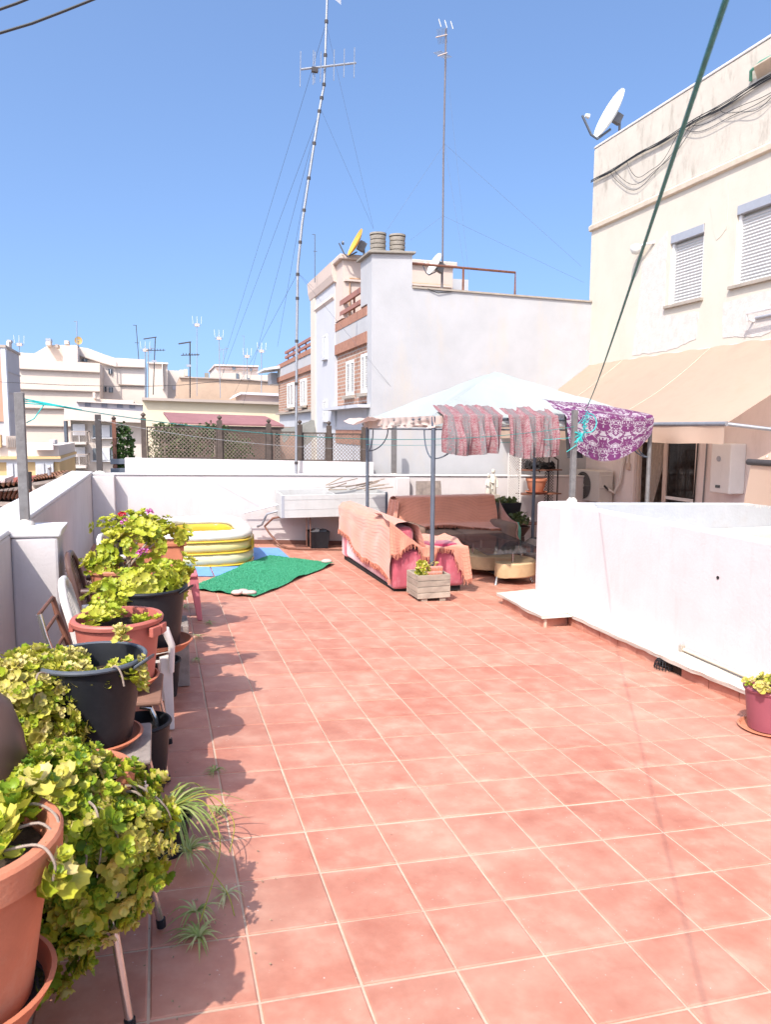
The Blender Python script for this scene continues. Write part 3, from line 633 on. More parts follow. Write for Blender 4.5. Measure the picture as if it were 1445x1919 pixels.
# ---- awnings
aw = thing('awning', 'peach canvas awning sloping out from the house front', 'awning', (7.1, 10, 1.76))
AY0, AY1, AXF, AZF = 7.1, 13.0, 6.21, 1.76
def awn(u, v):
    y = AY0+(AY1-AY0)*u; x = AXF+(HX-AXF)*v; z = AZF+(2.93-AZF)*v
    z -= .10*math.sin(math.pi*v)*(0.6+.4*math.sin(u*math.pi)) + .006*math.sin(u*60)*v**4
    z += .012*noise.noise(Vector((x*3, y*3, 0)))
    return (x, y, z)
part(aw, 'canvas', MB().grid(awn, 60, 24), awning_m, smooth='all')
def val(u, v):
    y = AY0+(AY1-AY0)*u; return (AXF-.01+.018*math.sin(u*45)*(1-v)+.02*noise.noise(Vector((y*2,v,0)))*(1-v), y, AZF-.235*(1-v)+.006*math.sin(u*30))
part(aw, 'valance', MB().grid(val, 80, 6), awning_m, smooth='all')
part(aw, 'front_bar', MB().tube([(AXF,AY0-.03,AZF),(AXF,AY1,AZF)], .028, 10), galv, smooth=True)
part(aw, 'side_arm', MB().tube([(AXF,AY0,AZF),(7.2,6.55,1.62),(HX,6.4,1.7)], .022, 8), galv, smooth=True)
part(aw, 'seam', MB().tube([awn(.55, v)+np.array([0,0,.006]) if False else tuple(np.array(awn(.42,v))+np.array([0,0,.005])) for v in np.linspace(0,1,20)], .004, 4), cream_trim)
part(aw, 'seam', MB().tube([tuple(np.array(awn(.80,v))+np.array([0,0,.005])) for v in np.linspace(0,1,20)], .004, 4), cream_trim)
a2 = thing('awning', 'frayed corner of a second peach awning at the right edge', 'awning', (6.0, 5.8, 1.4))
q0 = atx(1408, 866, 5.75); YB = q0[1]
def awn2(u, v):
    p = q0+np.array([1.9*v, -3.2*u, .95*v-.05*math.sin(math.pi*v)]); return tuple(p)
part(a2, 'canvas', MB().grid(awn2, 20, 12), awning_m, smooth='all')
def val2(u, v):
    p = q0+np.array([.0+.05*math.sin(u*7)*(1-v), -3.2*u, -.42*(1-v)]); p[1] += .07*(1-v)*(1-u); return tuple(p)
part(a2, 'valance', MB().grid(val2, 40, 8), awning_m, smooth='all')
part(a2, 'front_bar', MB().tube([q0+np.array([0,.04,0]), q0+np.array([0,-3.2,0])], .032, 12), dark_post, smooth=True)
for k in range(3):
    c = q0+np.array([-.004,-.10-.12*k,-.004]); part(a2, 'rivet', MB().lathe([(.0,.012),(.012,.008),(.016,0)], c+np.array([.1,0,.06]), 10), chrome, smooth=True)
fr = MB()
for k in range(40):
    p = np.array(val2(k/240, 0)); fr.tube([p, p+np.array([random.uniform(-.01,.01), random.uniform(-.01,.01), -random.uniform(.01,.035)])], .0018, 3)
part(a2, 'frayed_hem', fr, mat('pale_thread', (.6,.5,.42), .9), stuff=True)

# ---- things on the house's lower wall
ac = thing('air_conditioner', 'beige outdoor air conditioner unit mounted by the house wall', 'air conditioner', (7.85, 12.3, .4))
part(ac, 'casing', MB().box(7.70, 8.0, 11.90, 12.72, .36, .94), beige_plastic, bevel=.02)
part(ac, 'fan_opening', MB().tube([(7.699,12.42,.65),(7.692,12.42,.65)], .25, 40), mat('fan_dark', (.03,.03,.03), .7), smooth=True)
gr = MB()
for r_ in np.linspace(.04, .25, 8): gr.tube([(7.685, 12.42+r_*math.cos(t), .65+r_*math.sin(t)) for t in np.linspace(0, 2*math.pi, 33)], .0065, 5)
for k in range(6): a_ = k*math.pi/3; gr.tube([(7.684,12.42,.65),(7.684,12.42+.25*math.cos(a_),.65+.25*math.sin(a_))], .004, 4)
part(ac, 'fan_grille', gr, mat('grille_grey', (.15,.145,.14), .6))
part(ac, 'hub', MB().tube([(7.69,12.42,.65),(7.675,12.42,.65)], .045, 16), beige_plastic)
part(ac, 'valve_cover', MB().box(7.74,7.96,11.885,11.902,.62,.86), beige_plastic, bevel=.01)
part(ac, 'coolant_pipe', MB().tube([(7.85,11.87,.62),(7.95,11.78,.55),(8.0,11.70,.75),(8.01,11.62,1.2),(8.02,11.6,2.2)], .03, 10), white_plastic, smooth=True)
part(ac, 'power_cable', MB().tube([(7.8,11.89,.68),(7.86,11.84,.60),(7.93,11.83,.58)], .018, 8), black_wire, smooth=True)
[part(ac, 'bracket', MB().bar((7.68,y,.345),(8.05,y,.345),.03,.03), galv) for y in (11.98,12.64)]
bo = thing('water_heater', 'white wall hung water heater under the awning', 'water heater', (7.9, 9.1, .7))
part(bo, 'casing', MB().box(7.78, 8.05, 8.75, 9.15, .78, 1.50), white_metal, bevel=.02)
part(bo, 'dial', MB().tube([(7.779,8.98,1.28),(7.77,8.98,1.28)], .04, 16), alu)
part(bo, 'display', MB().box(7.772,7.781,8.93,9.02,.86,.90), dark_glass)
for k, (y, m_, lab) in enumerate([(9.72, black_wire, 'black cable hanging beside the sliding door'), (9.52, mat('grey_cable', (.2,.2,.21), .5), 'grey cable with a black plug hanging on the house wall')]):
    t = thing('hanging_cable', lab, 'cable', (8.02, y, .3)); 
    part(t, 'cable', MB().tube([(8.03,y,2.3),(8.025,y+.02,1.2),(8.03,y+.05,.5),(8.03,y+.06,-.4 if k == 0 else .12)], .012, 6), m_, smooth=True)
    if k: part(t, 'plug', MB().box(8.0,8.045,y+.02,y+.10,.0,.14), black_wire, bevel=.01)
dp = thing('junction_box', 'small beige junction box on the shaded house wall beside the door', 'box', (8.0,11.5,1.05))
part(dp, 'lid', MB().box(8.0,8.05,11.46,11.54,.98,1.1), pale_pink, bevel=.01)
part(dp, 'conduit', MB().tube([(8.03,11.5,1.1),(8.03,11.5,2.3)], .012, 6), pale_pink)

# ================================================================== WHITE BUILDING WITH THE CHIMNEY
TX, TY = 3.68, 12.92
wb_ = thing('apartment_building', 'white apartment building with brick bands, shutters and a twin vent chimney', 'building', (6, 16, -2))
part(wb_, 'party_wall', MB().prism([(TX,TY,-3),(9.5,TY,-3),(9.5,TY,4.08),(4.42,TY,4.16),(4.42,TY,4.74),(TX,TY,4.70)], (0,.3,0)), blue_white)
part(wb_, 'wall_cap', MB().prism([(4.425,TY-.03,4.161),(9.5,TY-.03,4.081),(9.5,TY-.03,4.111),(4.425,TY-.03,4.191)], (0,.36,0)), concrete_trim)
chm = part(wb_, 'chimney', MB().box(TX, 4.415, TY+.305, TY+.75, 3.9, 4.72), blue_white)
part(chm, 'chimney_cap', MB().prism([(TX-.07,TY-.06,4.705),(4.47,TY-.06,4.745),(4.47,TY-.06,4.785),(TX-.07,TY-.06,4.745)], (0,.87,0)), vent_m, bevel=.01)
for cx in (3.86, 4.22):
    pr_ = [(.13,0)]
    for k in range(4): z = .01+k*.075; pr_ += [(.135,z),(.145,z+.05),(.145,z+.058),(.11,z+.06),(.11,z+.075)]
    pr_ += [(.11,.31),(.15,.315),(.15,.345),(.0,.36)]
    part(chm, 'vent_cowl', MB().lathe(pr_, (cx,TY+.25,4.765), 24), vent_m, smooth=True)
# street facade, facing left
def fa(y0, y1, z0, z1, nm, m, x=TX, d=.25, root=wb_, bev=0): return part(root, nm, MB().box(x, x+d, y0, y1, z0, z1), m, bevel=bev)
fa(13.22, 15.7, -3, 1.72, 'ground_wall', tower_white, x=TX+.01)
fa(13.22, 15.68, 1.38, 1.66, 'brick_band', brick_band, x=TX-.005, d=.02)
part(wb_, 'siding_panel', MB().facade((TX+.02,13.22,1.66),(0,1,0),.46,2.46,(-1,0,0),[],.02), mat('grey_siding', (.50,.48,.49), .8, .05, 4))
part(wb_, 'canopy_slab', MB().box(TX-.24, TX+.1, 13.0, 15.98, 2.06, 2.12), tower_white)
bh = [(13.04+.0-13.0+.28-13.28+13.28-13.0, .85, .12, .95)]
wins = [(13.30, 13.82, 2.34, 3.06), (14.30, 14.98, 2.34, 3.02)]
part(wb_, 'brick_wall', MB().facade((TX+.04,15.70,2.16),(0,-1,0),1.06,2.48,(-1,0,0),[(15.70-w[1],15.70-w[0],w[2]-2.16,w[3]-2.16) for w in wins],.1), brick_y)
def louvre_window(root, x, y0, y1, z0, z1, n_leaf=2, mt=white_metal):
    w = part(root, 'window', MB().box(x+.09, x+.10, y0, y1, z0, z1), under_black)
    fr_ = MB(); k = (y1-y0)/n_leaf
    for i in range(n_leaf):
        a, b = y0+i*k+.005, y0+(i+1)*k-.005
        fr_.box(x+.0,x+.05,a,a+.045,z0,z1); fr_.box(x+.0,x+.05,b-.045,b,z0,z1); fr_.box(x+.001,x+.049,a+.045,b-.045,z0,z0+.06); fr_.box(x+.001,x+.049,a+.045,b-.045,z1-.06,z1)
    part(w, 'frame', fr_, mt)
    sl_ = MB(); m_ = int((z1-z0-.12)/.042)
    for i in range(n_leaf):
        a, b = y0+i*k+.05, y0+(i+1)*k-.05
        for j in range(m_):
            z = z0+.075+j*(z1-z0-.13)/m_; sl_.obox((x+.025,(a+b)/2,z), (.02,0,-.012), (0,(b-a)/2,0), (.0015,0,.0025))
    part(w, 'louvres', sl_, mt, stuff=True)
    part(w, 'sill', MB().box(x-.07,x+.02,y0-.06,y1+.06,z0-.06,z0-.005), concrete_trim)
for w in wins: louvre_window(wb_, TX+.04, *w)
fa(13.22, 15.7, 3.22, 3.42, 'brick_band', brick_band, x=TX-.02, d=.2)
fa(13.22, 15.7, 3.42, 3.70, 'white_band', blue_white, x=TX, d=.2)
fa(13.22, 15.7, 3.70, 3.86, 'brick_band', brick_band, x=TX-.01, d=.2)
rl = MB(); 
part(wb_, 'railing', MB().box(TX-.004,TX+.05,13.70,15.3,3.97,4.05), brown_rail); part(wb_, 'railing', MB().box(TX-.004,TX+.05,13.70,15.3,4.17,4.27), brown_rail)
for y in (13.8,14.4,15.15): part(wb_, 'rail_post', MB().box(TX+.055,TX+.09,y,y+.04,3.8,4.22), brown_rail)
part(wb_, 'tower', MB().box(TX-.02, TX+3, 15.70, 18.05, -3, 4.95), tower_white)
part(wb_, 'tower_pilaster', MB().box(TX-.05, TX+.1, 17.6, 18.1, -3, 4.95), mat('cream_pilaster', (.52,.475,.41), .9, .03, 2, spec=.1))
part(wb_, 'tower_cornice', MB().prism([(TX-.10,15.6,4.86),(TX-.06,15.6,4.72),(TX+.0,15.6,4.70),(TX+.0,15.6,5.12),(TX-.12,15.6,5.10)], (0,2.55,0)), pale_pink)
part(wb_, 'tower_moulding', MB().prism([(TX-.06,15.72,4.42),(TX-.02,15.72,4.36),(TX-.02,15.72,4.5)], (0,2.0,0)), pale_pink)
for (y0, y1, z0, z1) in ((16.42,16.75,3.24,3.70),(16.45,16.78,1.88,2.28)):
    w = part(wb_, 'window', MB().box(TX-.03,TX-.022,y0,y1,z0,z1), grey_glass); part(w, 'frame', MB().box(TX-.045,TX-.02,y0-.03,y0+.0,z0,z1).box(TX-.045,TX-.02,y1,y1+.03,z0,z1).box(TX-.045,TX-.02,(y0+y1)/2-.02,(y0+y1)/2+.02,z0,z1).box(TX-.045,TX-.02,y0-.03,y1+.03,z1,z1+.03), white_metal)
    part(w, 'sill', MB().box(TX-.09,TX-.02,y0-.06,y1+.06,z0-.05,z0-.002), tower_white)
# stair penthouse in pale pink behind the chimney
part(wb_, 'penthouse', MB().box(TX+.0, 6.05, 15.05, 18.0, 3.9, 5.04), pale_pink)
part(wb_, 'penthouse_cornice', MB().box(TX-.08, 6.12, 14.97, 18.05, 5.042, 5.14), pale_pink, bevel=.02)
part(wb_, 'penthouse_moulding', MB().box(TX+.02, 6.0, 14.99, 15.048, 4.62, 4.66), pale_pink)
dw = part(wb_, 'roof_door', MB().box(4.28,4.9,15.02,15.049,3.9,4.48), mat('lilac_door', (.36,.31,.36), .7)); part(dw, 'lintel', MB().box(4.24,4.95,14.98,15.046,4.485,4.54), brown_rail)
part(wb_, 'gas_pipe', MB().tube([(3.82,15.03,3.9),(3.82,15.03,4.68),(6.0,15.03,4.66)], .02, 6), mat('ochre_pipe', (.42,.25,.15), .7))
part(wb_, 'roof_terrace', MB().box(TX+.2, 9.5, 13.23, 15.05, 3.78, 3.84), concrete_trim)
part(wb_, 'roof_railing', MB().tube([(4.43,12.98,4.60),(6.46,12.98,4.57),(6.46,12.98,4.15)], .022, 8).tube([(5.42,12.98,4.57),(5.42,12.98,4.15)], .022, 8), rust, smooth=True)
part(wb_, 'roof_cable', MB().tube([(4.6,TY-.02,4.2),(4.9,TY-.03,4.10),(5.3,TY-.02,4.17)], .008, 5), black_wire)
# farther wing with brick front
FYa, FYb = 18.1, 23.6
part(wb_, 'wing_wall', MB().box(TX+.05, TX+3, FYa, FYb, -3, 2.16), tower_white)
part(wb_, 'wing_sill_band', MB().box(TX-.06, TX+.1, FYa, FYb+.1, 2.10, 2.16), concrete_trim)
part(wb_, 'wing_brick_wall', MB().box(TX+.03, TX+3, FYa, FYb, 2.161, 3.1), brick_y)
for (y0, y1) in ((18.95,19.65),(20.75,21.7)): louvre_window(wb_, TX-.03, y0, y1, 2.27, 2.95)
part(wb_, 'wing_brick_band', MB().box(TX-.02, TX+3, FYa, FYb, 3.101, 3.24), brick_band)
part(wb_, 'wing_white_band', MB().box(TX, TX+3, FYa, FYb, 3.241, 3.50), blue_white)
part(wb_, 'wing_brick_band', MB().box(TX-.02, TX+3, FYa, FYb, 3.501, 3.62), brick_band)
for z in (3.70, 3.84): part(wb_, 'railing', MB().box(TX,TX+.05,FYa,22.2,z,z+.07), brown_rail)
for y in (18.4,19.3,20.2,21.1,22.0): part(wb_, 'rail_post', MB().box(TX+.055,TX+.09,y,y+.05,3.6,3.85), brown_rail)
part(wb_, 'corner_eave', MB().prism([(TX-.5,23.0,3.42),(TX+.2,23.0,3.52),(TX+.2,23.0,3.62),(TX-.5,23.0,3.48)], (0,1.6,0)), far_white)
part(wb_, 'corner_bay', MB().box(TX-.2,TX+.2,23.62,24.3,3.05,3.4), mat('bay_glass', (.35,.38,.42), .3))
sat_dish('satellite_dish', 'yellow satellite dish on the pale pink stair penthouse', (3.93, 14.85, 5.32), (-.86,-.02,.42), .29, yellow_dish, 4.9, None)
sat_dish('satellite_dish', 'small white satellite dish on the mast behind the chimney', (5.35, 14.2, 4.88), (-.82,-.10,.40), .23, dish_white, 4.5, None)

# ================================================================== NEIGHBOUR'S LOW WALL, LATTICE FENCE, PERGOLA
nw = thing('neighbour_wall', 'low white wall of the next terrace carrying the lattice fence', 'wall', (1.5, 12.8, 0))
part(nw, 'wall', MB().prism([(-.48,12.68,-2),(3.66,12.68,-2),(3.66,12.68,1.10),(-.48,12.68,1.205)], (0,.16,0)), plaster, bevel=.01)
lf = thing('lattice_fence', 'dark wooden lattice fence on top of the low white wall', 'fence', (1.5, 12.76, 1.15))
zb = lambda x: 1.19-(x+.48)*.0254
posts = [-.18, 1.02, 1.83, 2.36, 2.87, 3.50]
for i, x in enumerate(posts):
    ph = .66 if i < 2 else .63
    part(lf, 'post', MB().box(x-.04, x+.04, 12.72, 12.80, zb(x), zb(x)+ph), dark_wood, bevel=.006)
    part(lf, 'finial', MB().lathe([(.018,0),(.018,.015),(.038,.035),(.038,.055),(.0,.085)], (x,12.76,zb(x)+ph), 12), dark_wood, smooth=True)
def lattice(x0, x1, z0, z1, step, y=12.76, w=.011):
    mb = MB(); W_, H_ = x1-x0, z1-z0
    for sgn, dy in ((1, .005), (-1, -.005)):
        k = -H_
        while k < W_:
            a0, a1 = max(0, k), min(W_, k+H_)
            if a1-a0 > .02:
                p = (x0+a0, y+dy, z0+(a0-k)); q = (x0+a1, y+dy, z0+(a1-k))
                if sgn < 0: p = (x0+W_-a0, p[1], p[2]); q = (x0+W_-a1, q[1], q[2])
                mb.bar(p, q, .008, w, up=(0,1,0))
            k += step
    return mb
for i in range(len(posts)-1):
    a, b = posts[i]+.045, posts[i+1]-.045; z0 = zb((a+b)/2)+.015; z1 = z0+(.52 if i == 0 else .49)
    part(lf, 'lattice_panel', lattice(a+.02, b-.02, z0+.02, z1-.02, .062), lath_m, stuff=True)
    for (p, q) in (((a,z0),(b,z0+.022)), ((a,z1-.022),(b,z1)), ((a,z0+.022),(a+.022,z1-.022)), ((b-.022,z0+.022),(b,z1-.022))):
        part(lf, 'frame_rail', MB().box(p[0], q[0], 12.748, 12.772, p[1], q[1]), dark_wood)
# dark post and short plank gate with ivy
gp = thing('ivy_gate', 'dark plank gate post overgrown beside the lattice fence', 'gate', (-.6, 12.8, .9))
part(gp, 'post', MB().box(-.66,-.60,12.78,12.84,.6,1.80), rust); part(gp, 'finial', MB().lathe([(.02,0),(.04,.03),(.0,.07)], (-.63,12.81,1.80), 10), dark_wood, smooth=True)
for z in (.95,1.10): part(gp, 'plank', MB().box(-.70,-.40,12.74,12.78,z,z+.085), slate_steel, bevel=.004)
def leaf_shape(mb, c, d, nrm_, L, Wd, cup=.2, n=9, scal=.08, notch=0.0):
    d = nrm(d); nn = nrm(np.asarray(nrm_)-d*(np.asarray(nrm_)@d)); s_ = np.cross(d, nn); c = np.asarray(c, float)
    V = [c+d*L*.5-nn*cup*L*.12]; m = n*2 if scal else n
    for k in range(m):
        t = 2*math.pi*(k+.5)/m; r = 1+(scal if k % 2 else -scal)
        x = -math.cos(t)*r; y = math.sin(t)*r
        if notch and abs(t-math.pi*0) < .4: x *= (1-notch)
        V.append(c+d*(L*.5*(1+x))+s_*(Wd*.5*y)+nn*(cup*L*.25*(x*x*.6+y*y)))
    mb.add(V, [(0, 1+k, 1+(k+1)%m) for k in range(m)])
def rand_dir():
    v = rng.normal(size=3); return v/np.linalg.norm(v)
def leaf_cloud(pts, size, mb=None, n=7, scal=0.0, up=.4):
    mb = mb or MB()
    for p, nv in pts:
        d = nrm(rand_dir()+np.asarray(nv)*.5+np.array([0,0,-.1])); nn = nrm(np.asarray(nv)+rand_dir()*.7+np.array([0,0,up]))
        s_ = size*random.uniform(.6, 1.25); leaf_shape(mb, p, d, nn, s_, s_*random.uniform(.7,.95), .25, n, scal)
    return mb
def ell_pts(c, r, n, lo=-1.0, shell=.7):
    out = []
    while len(out) < n:
        d = rand_dir()
        if d[2] < lo: continue
        q = random.uniform(shell, 1.0); out.append((np.asarray(c)+d*np.asarray(r)*q, d))
    return out
ivy_leaf = leaf_mat('ivy_leaf', [(0,(.02,.045,.012)),(.5,(.05,.10,.02)),(1,(.14,.18,.035))])
far_leaf = leaf_mat('shrub_leaf', [(0,(.035,.06,.02)),(.5,(.08,.11,.035)),(1,(.17,.18,.06))])
iv = thing('ivy', 'dense ivy climbing beside the lattice fence', 'ivy', (-.5,12.85,.7))
part(iv, 'foliage', leaf_cloud(ell_pts((-.50,12.88,1.32),(.17,.12,.45),900,-1,.6)+ell_pts((-.52,12.85,.95),(.14,.08,.2),160,-1,.5), .055), ivy_leaf, stuff=True)
part(iv, 'stem', MB().tube([(-.5,12.88,.3),(-.52,12.9,.9),(-.49,12.88,1.5)], .015, 6), stem_m)
shr = [((.35,13.5,1.35),(.5,.3,.42),'bushy shrub behind the first lattice panel beside the ivy',1500),((1.25,13.5,1.25),(.45,.3,.35),'olive green shrub behind the second lattice panel',1300),((.95,13.3,1.62),(.3,.2,.17),'leafy climber rising above the lattice fence',420),((.12,13.4,1.62),(.22,.2,.16),'small potted fern rising above the left end of the lattice fence',260)]
for c, r, lab, k in shr:
    t = thing('shrub', lab, 'shrub', (c[0],c[1],c[2]-r[2]), 'shrubs behind the lattice fence')
    part(t, 'foliage', leaf_cloud(ell_pts(c, r, k, -1, .35), .05), far_leaf, stuff=True); part(t, 'stem', MB().tube([(c[0],c[1],c[2]-r[2]-1.4),(c[0]+.03,c[1],c[2]-.1)], .018, 6), stem_m)
pg = thing('pergola', 'dark red sheet roofed pergola on the next terrace', 'pergola', (2, 18, 0))
p0, p1, p2, p3 = at(306,776,18), at(497,783,18), at(530,800,17.4), at(320,795,17.4)
part(pg, 'roof_sheet', MB().prism([p0,p1,p2+np.array([0,-.2,0]),p3+np.array([0,-.2,0])], (0,0,.04)), roof_red)
part(pg, 'fascia', MB().prism([p3+np.array([0,-.15,-.14]),p2+np.array([0,-.15,-.14]),p2+np.array([0,-.15,-.01]),p3+np.array([0,-.15,-.01])], (0,.05,0)), dark_wood)
part(pg, 'ceiling', MB().prism([p3+np.array([0,0,-.15]),p2+np.array([0,0,-.15]),p2+np.array([.2,3.2,-.1]),p3+np.array([.1,3.2,-.1])], (0,0,.04)), dark_wood)
for u in (325, 420, 520):
    q = at(u, 805, 17.5); part(pg, 'post', MB().box(q[0]-.05,q[0]+.05,17.45,17.55,-2,q[2]+.05), dark_wood)
part(pg, 'back_wall', MB().prism([at(300,800,20.5),at(600,800,20.5),at(600,900,20.5),at(300,900,20.5)], (0,.2,0)), mat('brown_plaster', (.30,.19,.15), .9, .2, 2))
tp = thing('tarpaulin', 'crumpled grey tarpaulin bunched beside the white building', 'tarpaulin', at(560,800,16.5))
t0, t1 = at(525,806,16.6), at(588,788,16.2)
part(tp, 'sheet', MB().grid(lambda u, v: tuple(t0+(t1-t0)*np.array([u,u,u])+np.array([0,-.35*v,-.28*v*v*(.6+u)+.10*math.sin(u*9+v*5)*v+.05*noise.noise(Vector((u*6,v*6,1)))])), 26, 12), mat('grey_tarp', (.13,.125,.11), .8, .2, 6), smooth='all')

# ================================================================== FAR BUILDINGS ACROSS THE STREET
def poly_bldg(root, nm, pts, Y, dep, m, zlow=None):
    P = [at(u, v, Y) for (u, v) in pts]
    return part(root, nm, MB().prism(P, (0, dep, 0)), m)
def rect(root, nm, u0, v0, u1, v1, Y, m, d=.15, parent=None):
    a, b = at(u0, v0, Y), at(u1, v1, Y)
    return part(parent or root, nm, MB().box(min(a[0],b[0]), max(a[0],b[0]), Y-d, Y-.004, min(a[2],b[2]), max(a[2],b[2])), m)
b1 = thing('apartment_block', 'tall grey sided block with an orange brick front at the left edge', 'building', at(-30,900,40))
c_ = at(9,652,40); lo = -12
part(b1, 'side_wall', MB().box(c_[0]-9, c_[0], 40, 43.9, lo, c_[2]), far_grey)
part(b1, 'corner_pier', MB().box(c_[0]-.18, c_[0]+.03, 39.9, 40.25, lo, c_[2]+.05), far_white)
part(b1, 'brick_front', MB().box(c_[0]-9, c_[0]-.19, 39.93, 39.999, at(0,790,40)[2], at(0,655,40)[2]), orange_brick)
part(b1, 'roof_edge', MB().box(c_[0]-9.1, c_[0]+.06, 39.85, 44, c_[2]+.002, c_[2]+.12), far_trim)
for v in (700, 738, 770): z = at(20,v,41.5)[2]; part(b1, 'ledge', MB().box(c_[0]+.002, c_[0]+.04, 40.3, 43.9, z, z+.06), far_grey)
rect(b1, 'chimney', 17, 643, 23, 664, 43.5, far_cream2, d=.8); rect(b1, 'chimney_cap', 16, 639, 24, 644, 43.4, far_grey, d=.5)
b2 = thing('apartment_block', 'large cream apartment block with stepped ledges in the left distance', 'building', at(110,900,56))
BY = 56.0
poly_bldg(b2, 'main_wall', [(33,673),(187,681),(187,900),(33,900)], BY, 14, far_cream)
for (v0, v1) in ((690,697),(728,733),(763,766),(797,799)): poly_bldg(b2, 'ledge', [(33,v0),(187,v1),(187,v1+1.6),(33,v0+1.6)], BY-.25, .246, far_trim)
poly_bldg(b2, 'penthouse', [(26,660),(64,663),(91,647),(145,647),(145,690),(26,690)], BY+3, 8, far_cream)
poly_bldg(b2, 'lift_house', [(118,649),(145,648),(145,690),(118,690)], BY+1.5, 1.49, far_cream2)
poly_bldg(b2, 'wing', [(143,650),(165,653),(196,665),(215,671),(272,674),(272,900),(143,900)], BY+4, 10, far_cream2)
poly_bldg(b2, 'wing_ledge', [(143,664),(196,681),(215,686),(272,688),(272,689.5),(215,687.5),(196,682.5),(143,665.5)], BY+3.7, .29, far_trim)
poly_bldg(b2, 'wing_ledge', [(222,720),(272,722),(272,723.2),(222,721.2)], BY+3.8, .19, far_trim)
rect(b2, 'drain_pipe', 221, 683, 223, 750, BY+3.85, far_trim, .1); rect(b2, 'drain_pipe', 214, 671, 215.2, 712, BY+3.85, far_trim, .1)
for (a, b, c, d) in ((203,692,211,701),(191,725,200,735),(204,726,212,736),(154,673,164,678)): 
    w = rect(b2, 'window', a, b, c, d, BY+3.99, dark_glass, .1); rect(b2, 'pane', (a+c)/2-.6, b, (a+c)/2+.6, d, BY+3.86, far_white, .05, parent=w)
rect(b2, 'chimney', 89, 642, 98, 650, BY+3, far_cream2, 1.0); rect(b2, 'chimney_cap', 88.5, 637, 98.5, 642.5, BY+2.9, alu, .9)
rect(b2, 'chimney', 123, 641, 131, 648, BY+2.5, far_cream, .9); rect(b2, 'chimney', 106.5, 648, 112, 654, BY+2.4, far_trim, .9)
t = sat_dish('satellite_dish', 'round ochre satellite dish on the distant cream block', tuple(at(147,639,BY+2)), (.1,-1,.15), .24*1.2, mat('ochre_dish', (.42,.26,.08), .6), at(147,647,BY+2)[2], None)
b3 = thing('apartment_block', 'narrow pale block with a corner pier right of the large cream block', 'building', at(300,900,50))
poly_bldg(b3, 'wall', [(277,679),(314,681),(313,900),(277,900)], 50, 8, far_cream); poly_bldg(b3, 'cornice', [(276,678),(315,680),(315,683),(276,681)], 49.8, .6, far_cream2)
rect(b3, 'pier', 303, 683, 306, 730, 49.99, far_cream2, .3)
poly_bldg(b3, 'annex', [(312,694),(337,695),(337,693),(352,694),(352,705),(360,706),(360,900),(312,900)], 53, 6, far_cream2); rect(b3, 'window', 323, 724, 333, 731, 52.99, far_lilac, .1)
rect(b3, 'vent', 345, 693, 351, 706, 52.9, far_cream, .6)
b4 = thing('long_building', 'long low lilac white building with a row of small windows', 'building', at(200,900,44))
poly_bldg(b4, 'wall', [(143,752),(270,760),(270,900),(143,900)], 44, 6, far_lilac); poly_bldg(b4, 'roof_edge', [(142,751),(271,757.5),(271,759.5),(142,753)], 43.7, 6.5, far_cream2)
poly_bldg(b4, 'roof_room', [(174,747),(250,751),(250,758),(174,755)], 46, 3, far_cream); rect(b4, 'chimney', 176, 737, 181, 748, 46, far_cream, 1)
for u in (159, 190, 219, 242): rect(b4, 'window', u, 755+(u-159)*.04, u+11, 762+(u-159)*.04, 43.99, mat('far_pane', (.22,.22,.26), .3), .05)
b5 = thing('balcony_building', 'beige apartment building with two stacked balconies', 'building', at(180,900,34))
DY = 34.0
poly_bldg(b5, 'roof_block', [(120,762),(130,761),(280,772),(280,793),(120,787)], DY-.6, 6, far_beige)
wl = MB(); a, b = at(132,790,DY), at(300,960,DY)
part(b5, 'front_wall', MB().box(a[0], b[0], DY, DY+6, -12, a[2]+.1), far_beige)
part(b5, 'side_shade_pier', MB().box(at(121,800,DY)[0], at(126,800,DY)[0], DY-.3, DY+.3, -12, at(121,789,DY)[2]), slate_steel)
for k, v in enumerate((795, 838, 882)):
    w = rect(b5, 'balcony_door', 135, v, 161, v+33, DY-.01, dark_glass, .1)
    rect(b5, 'roller_blind', 136, v, 160, v+21-k*3, DY-.12, far_white, .05, parent=w); rect(b5, 'jamb', 147, v+18, 149, v+33, DY-.12, far_white, .04, parent=w)
    bl = rect(b5, 'balcony', 132, v+33, 165, v+37, DY-.01, far_beige, 1.0)
    rl = MB()
    pa, pb = at(132, v+33, DY-1), at(165, v+33, DY-1); ht = .42
    rl.bar((pa[0],DY-.98,pa[2]+ht),(pb[0],DY-.98,pa[2]+ht),.03,.03)
    for x in np.linspace(pa[0], pb[0], 16): rl.bar((x,DY-.98,pa[2]),(x,DY-.98,pa[2]+ht),.015,.015)
    rl.bar((pb[0],DY-.98,pa[2]+ht),(pb[0],DY,pa[2]+ht),.03,.03)
    for y in np.linspace(DY-.98, DY, 7): rl.bar((pb[0],y,pa[2]),(pb[0],y,pa[2]+ht),.015,.015)
    part(bl, 'railing', rl, far_trim, stuff=True)
    if k < 2:
        rect(b5, 'window', 174, v+2, 216, v+25, DY-.01, grey_glass, .06); w2 = rect(b5, 'shutter', 190, v+2, 206, v+24, DY-.08, far_white, .05); rect(b5, 'window_sill', 172, v+25, 216, v+27, DY-.01, far_white, .2)
b6 = thing('yellow_house', 'long pale yellow wall with a weathered cornice behind the pergola', 'house', at(400,900,26))
poly_bldg(b6, 'wall', [(268,749),(536,756),(536,900),(268,900)], 26, 5, yellow_wall); poly_bldg(b6, 'cornice', [(266,745),(537,754),(537,759),(266,750)], 25.8, 5.4, far_trim)
b7 = thing('tan_building', 'blank tan rendered wall rising behind the yellow house', 'building', at(430,900,32))
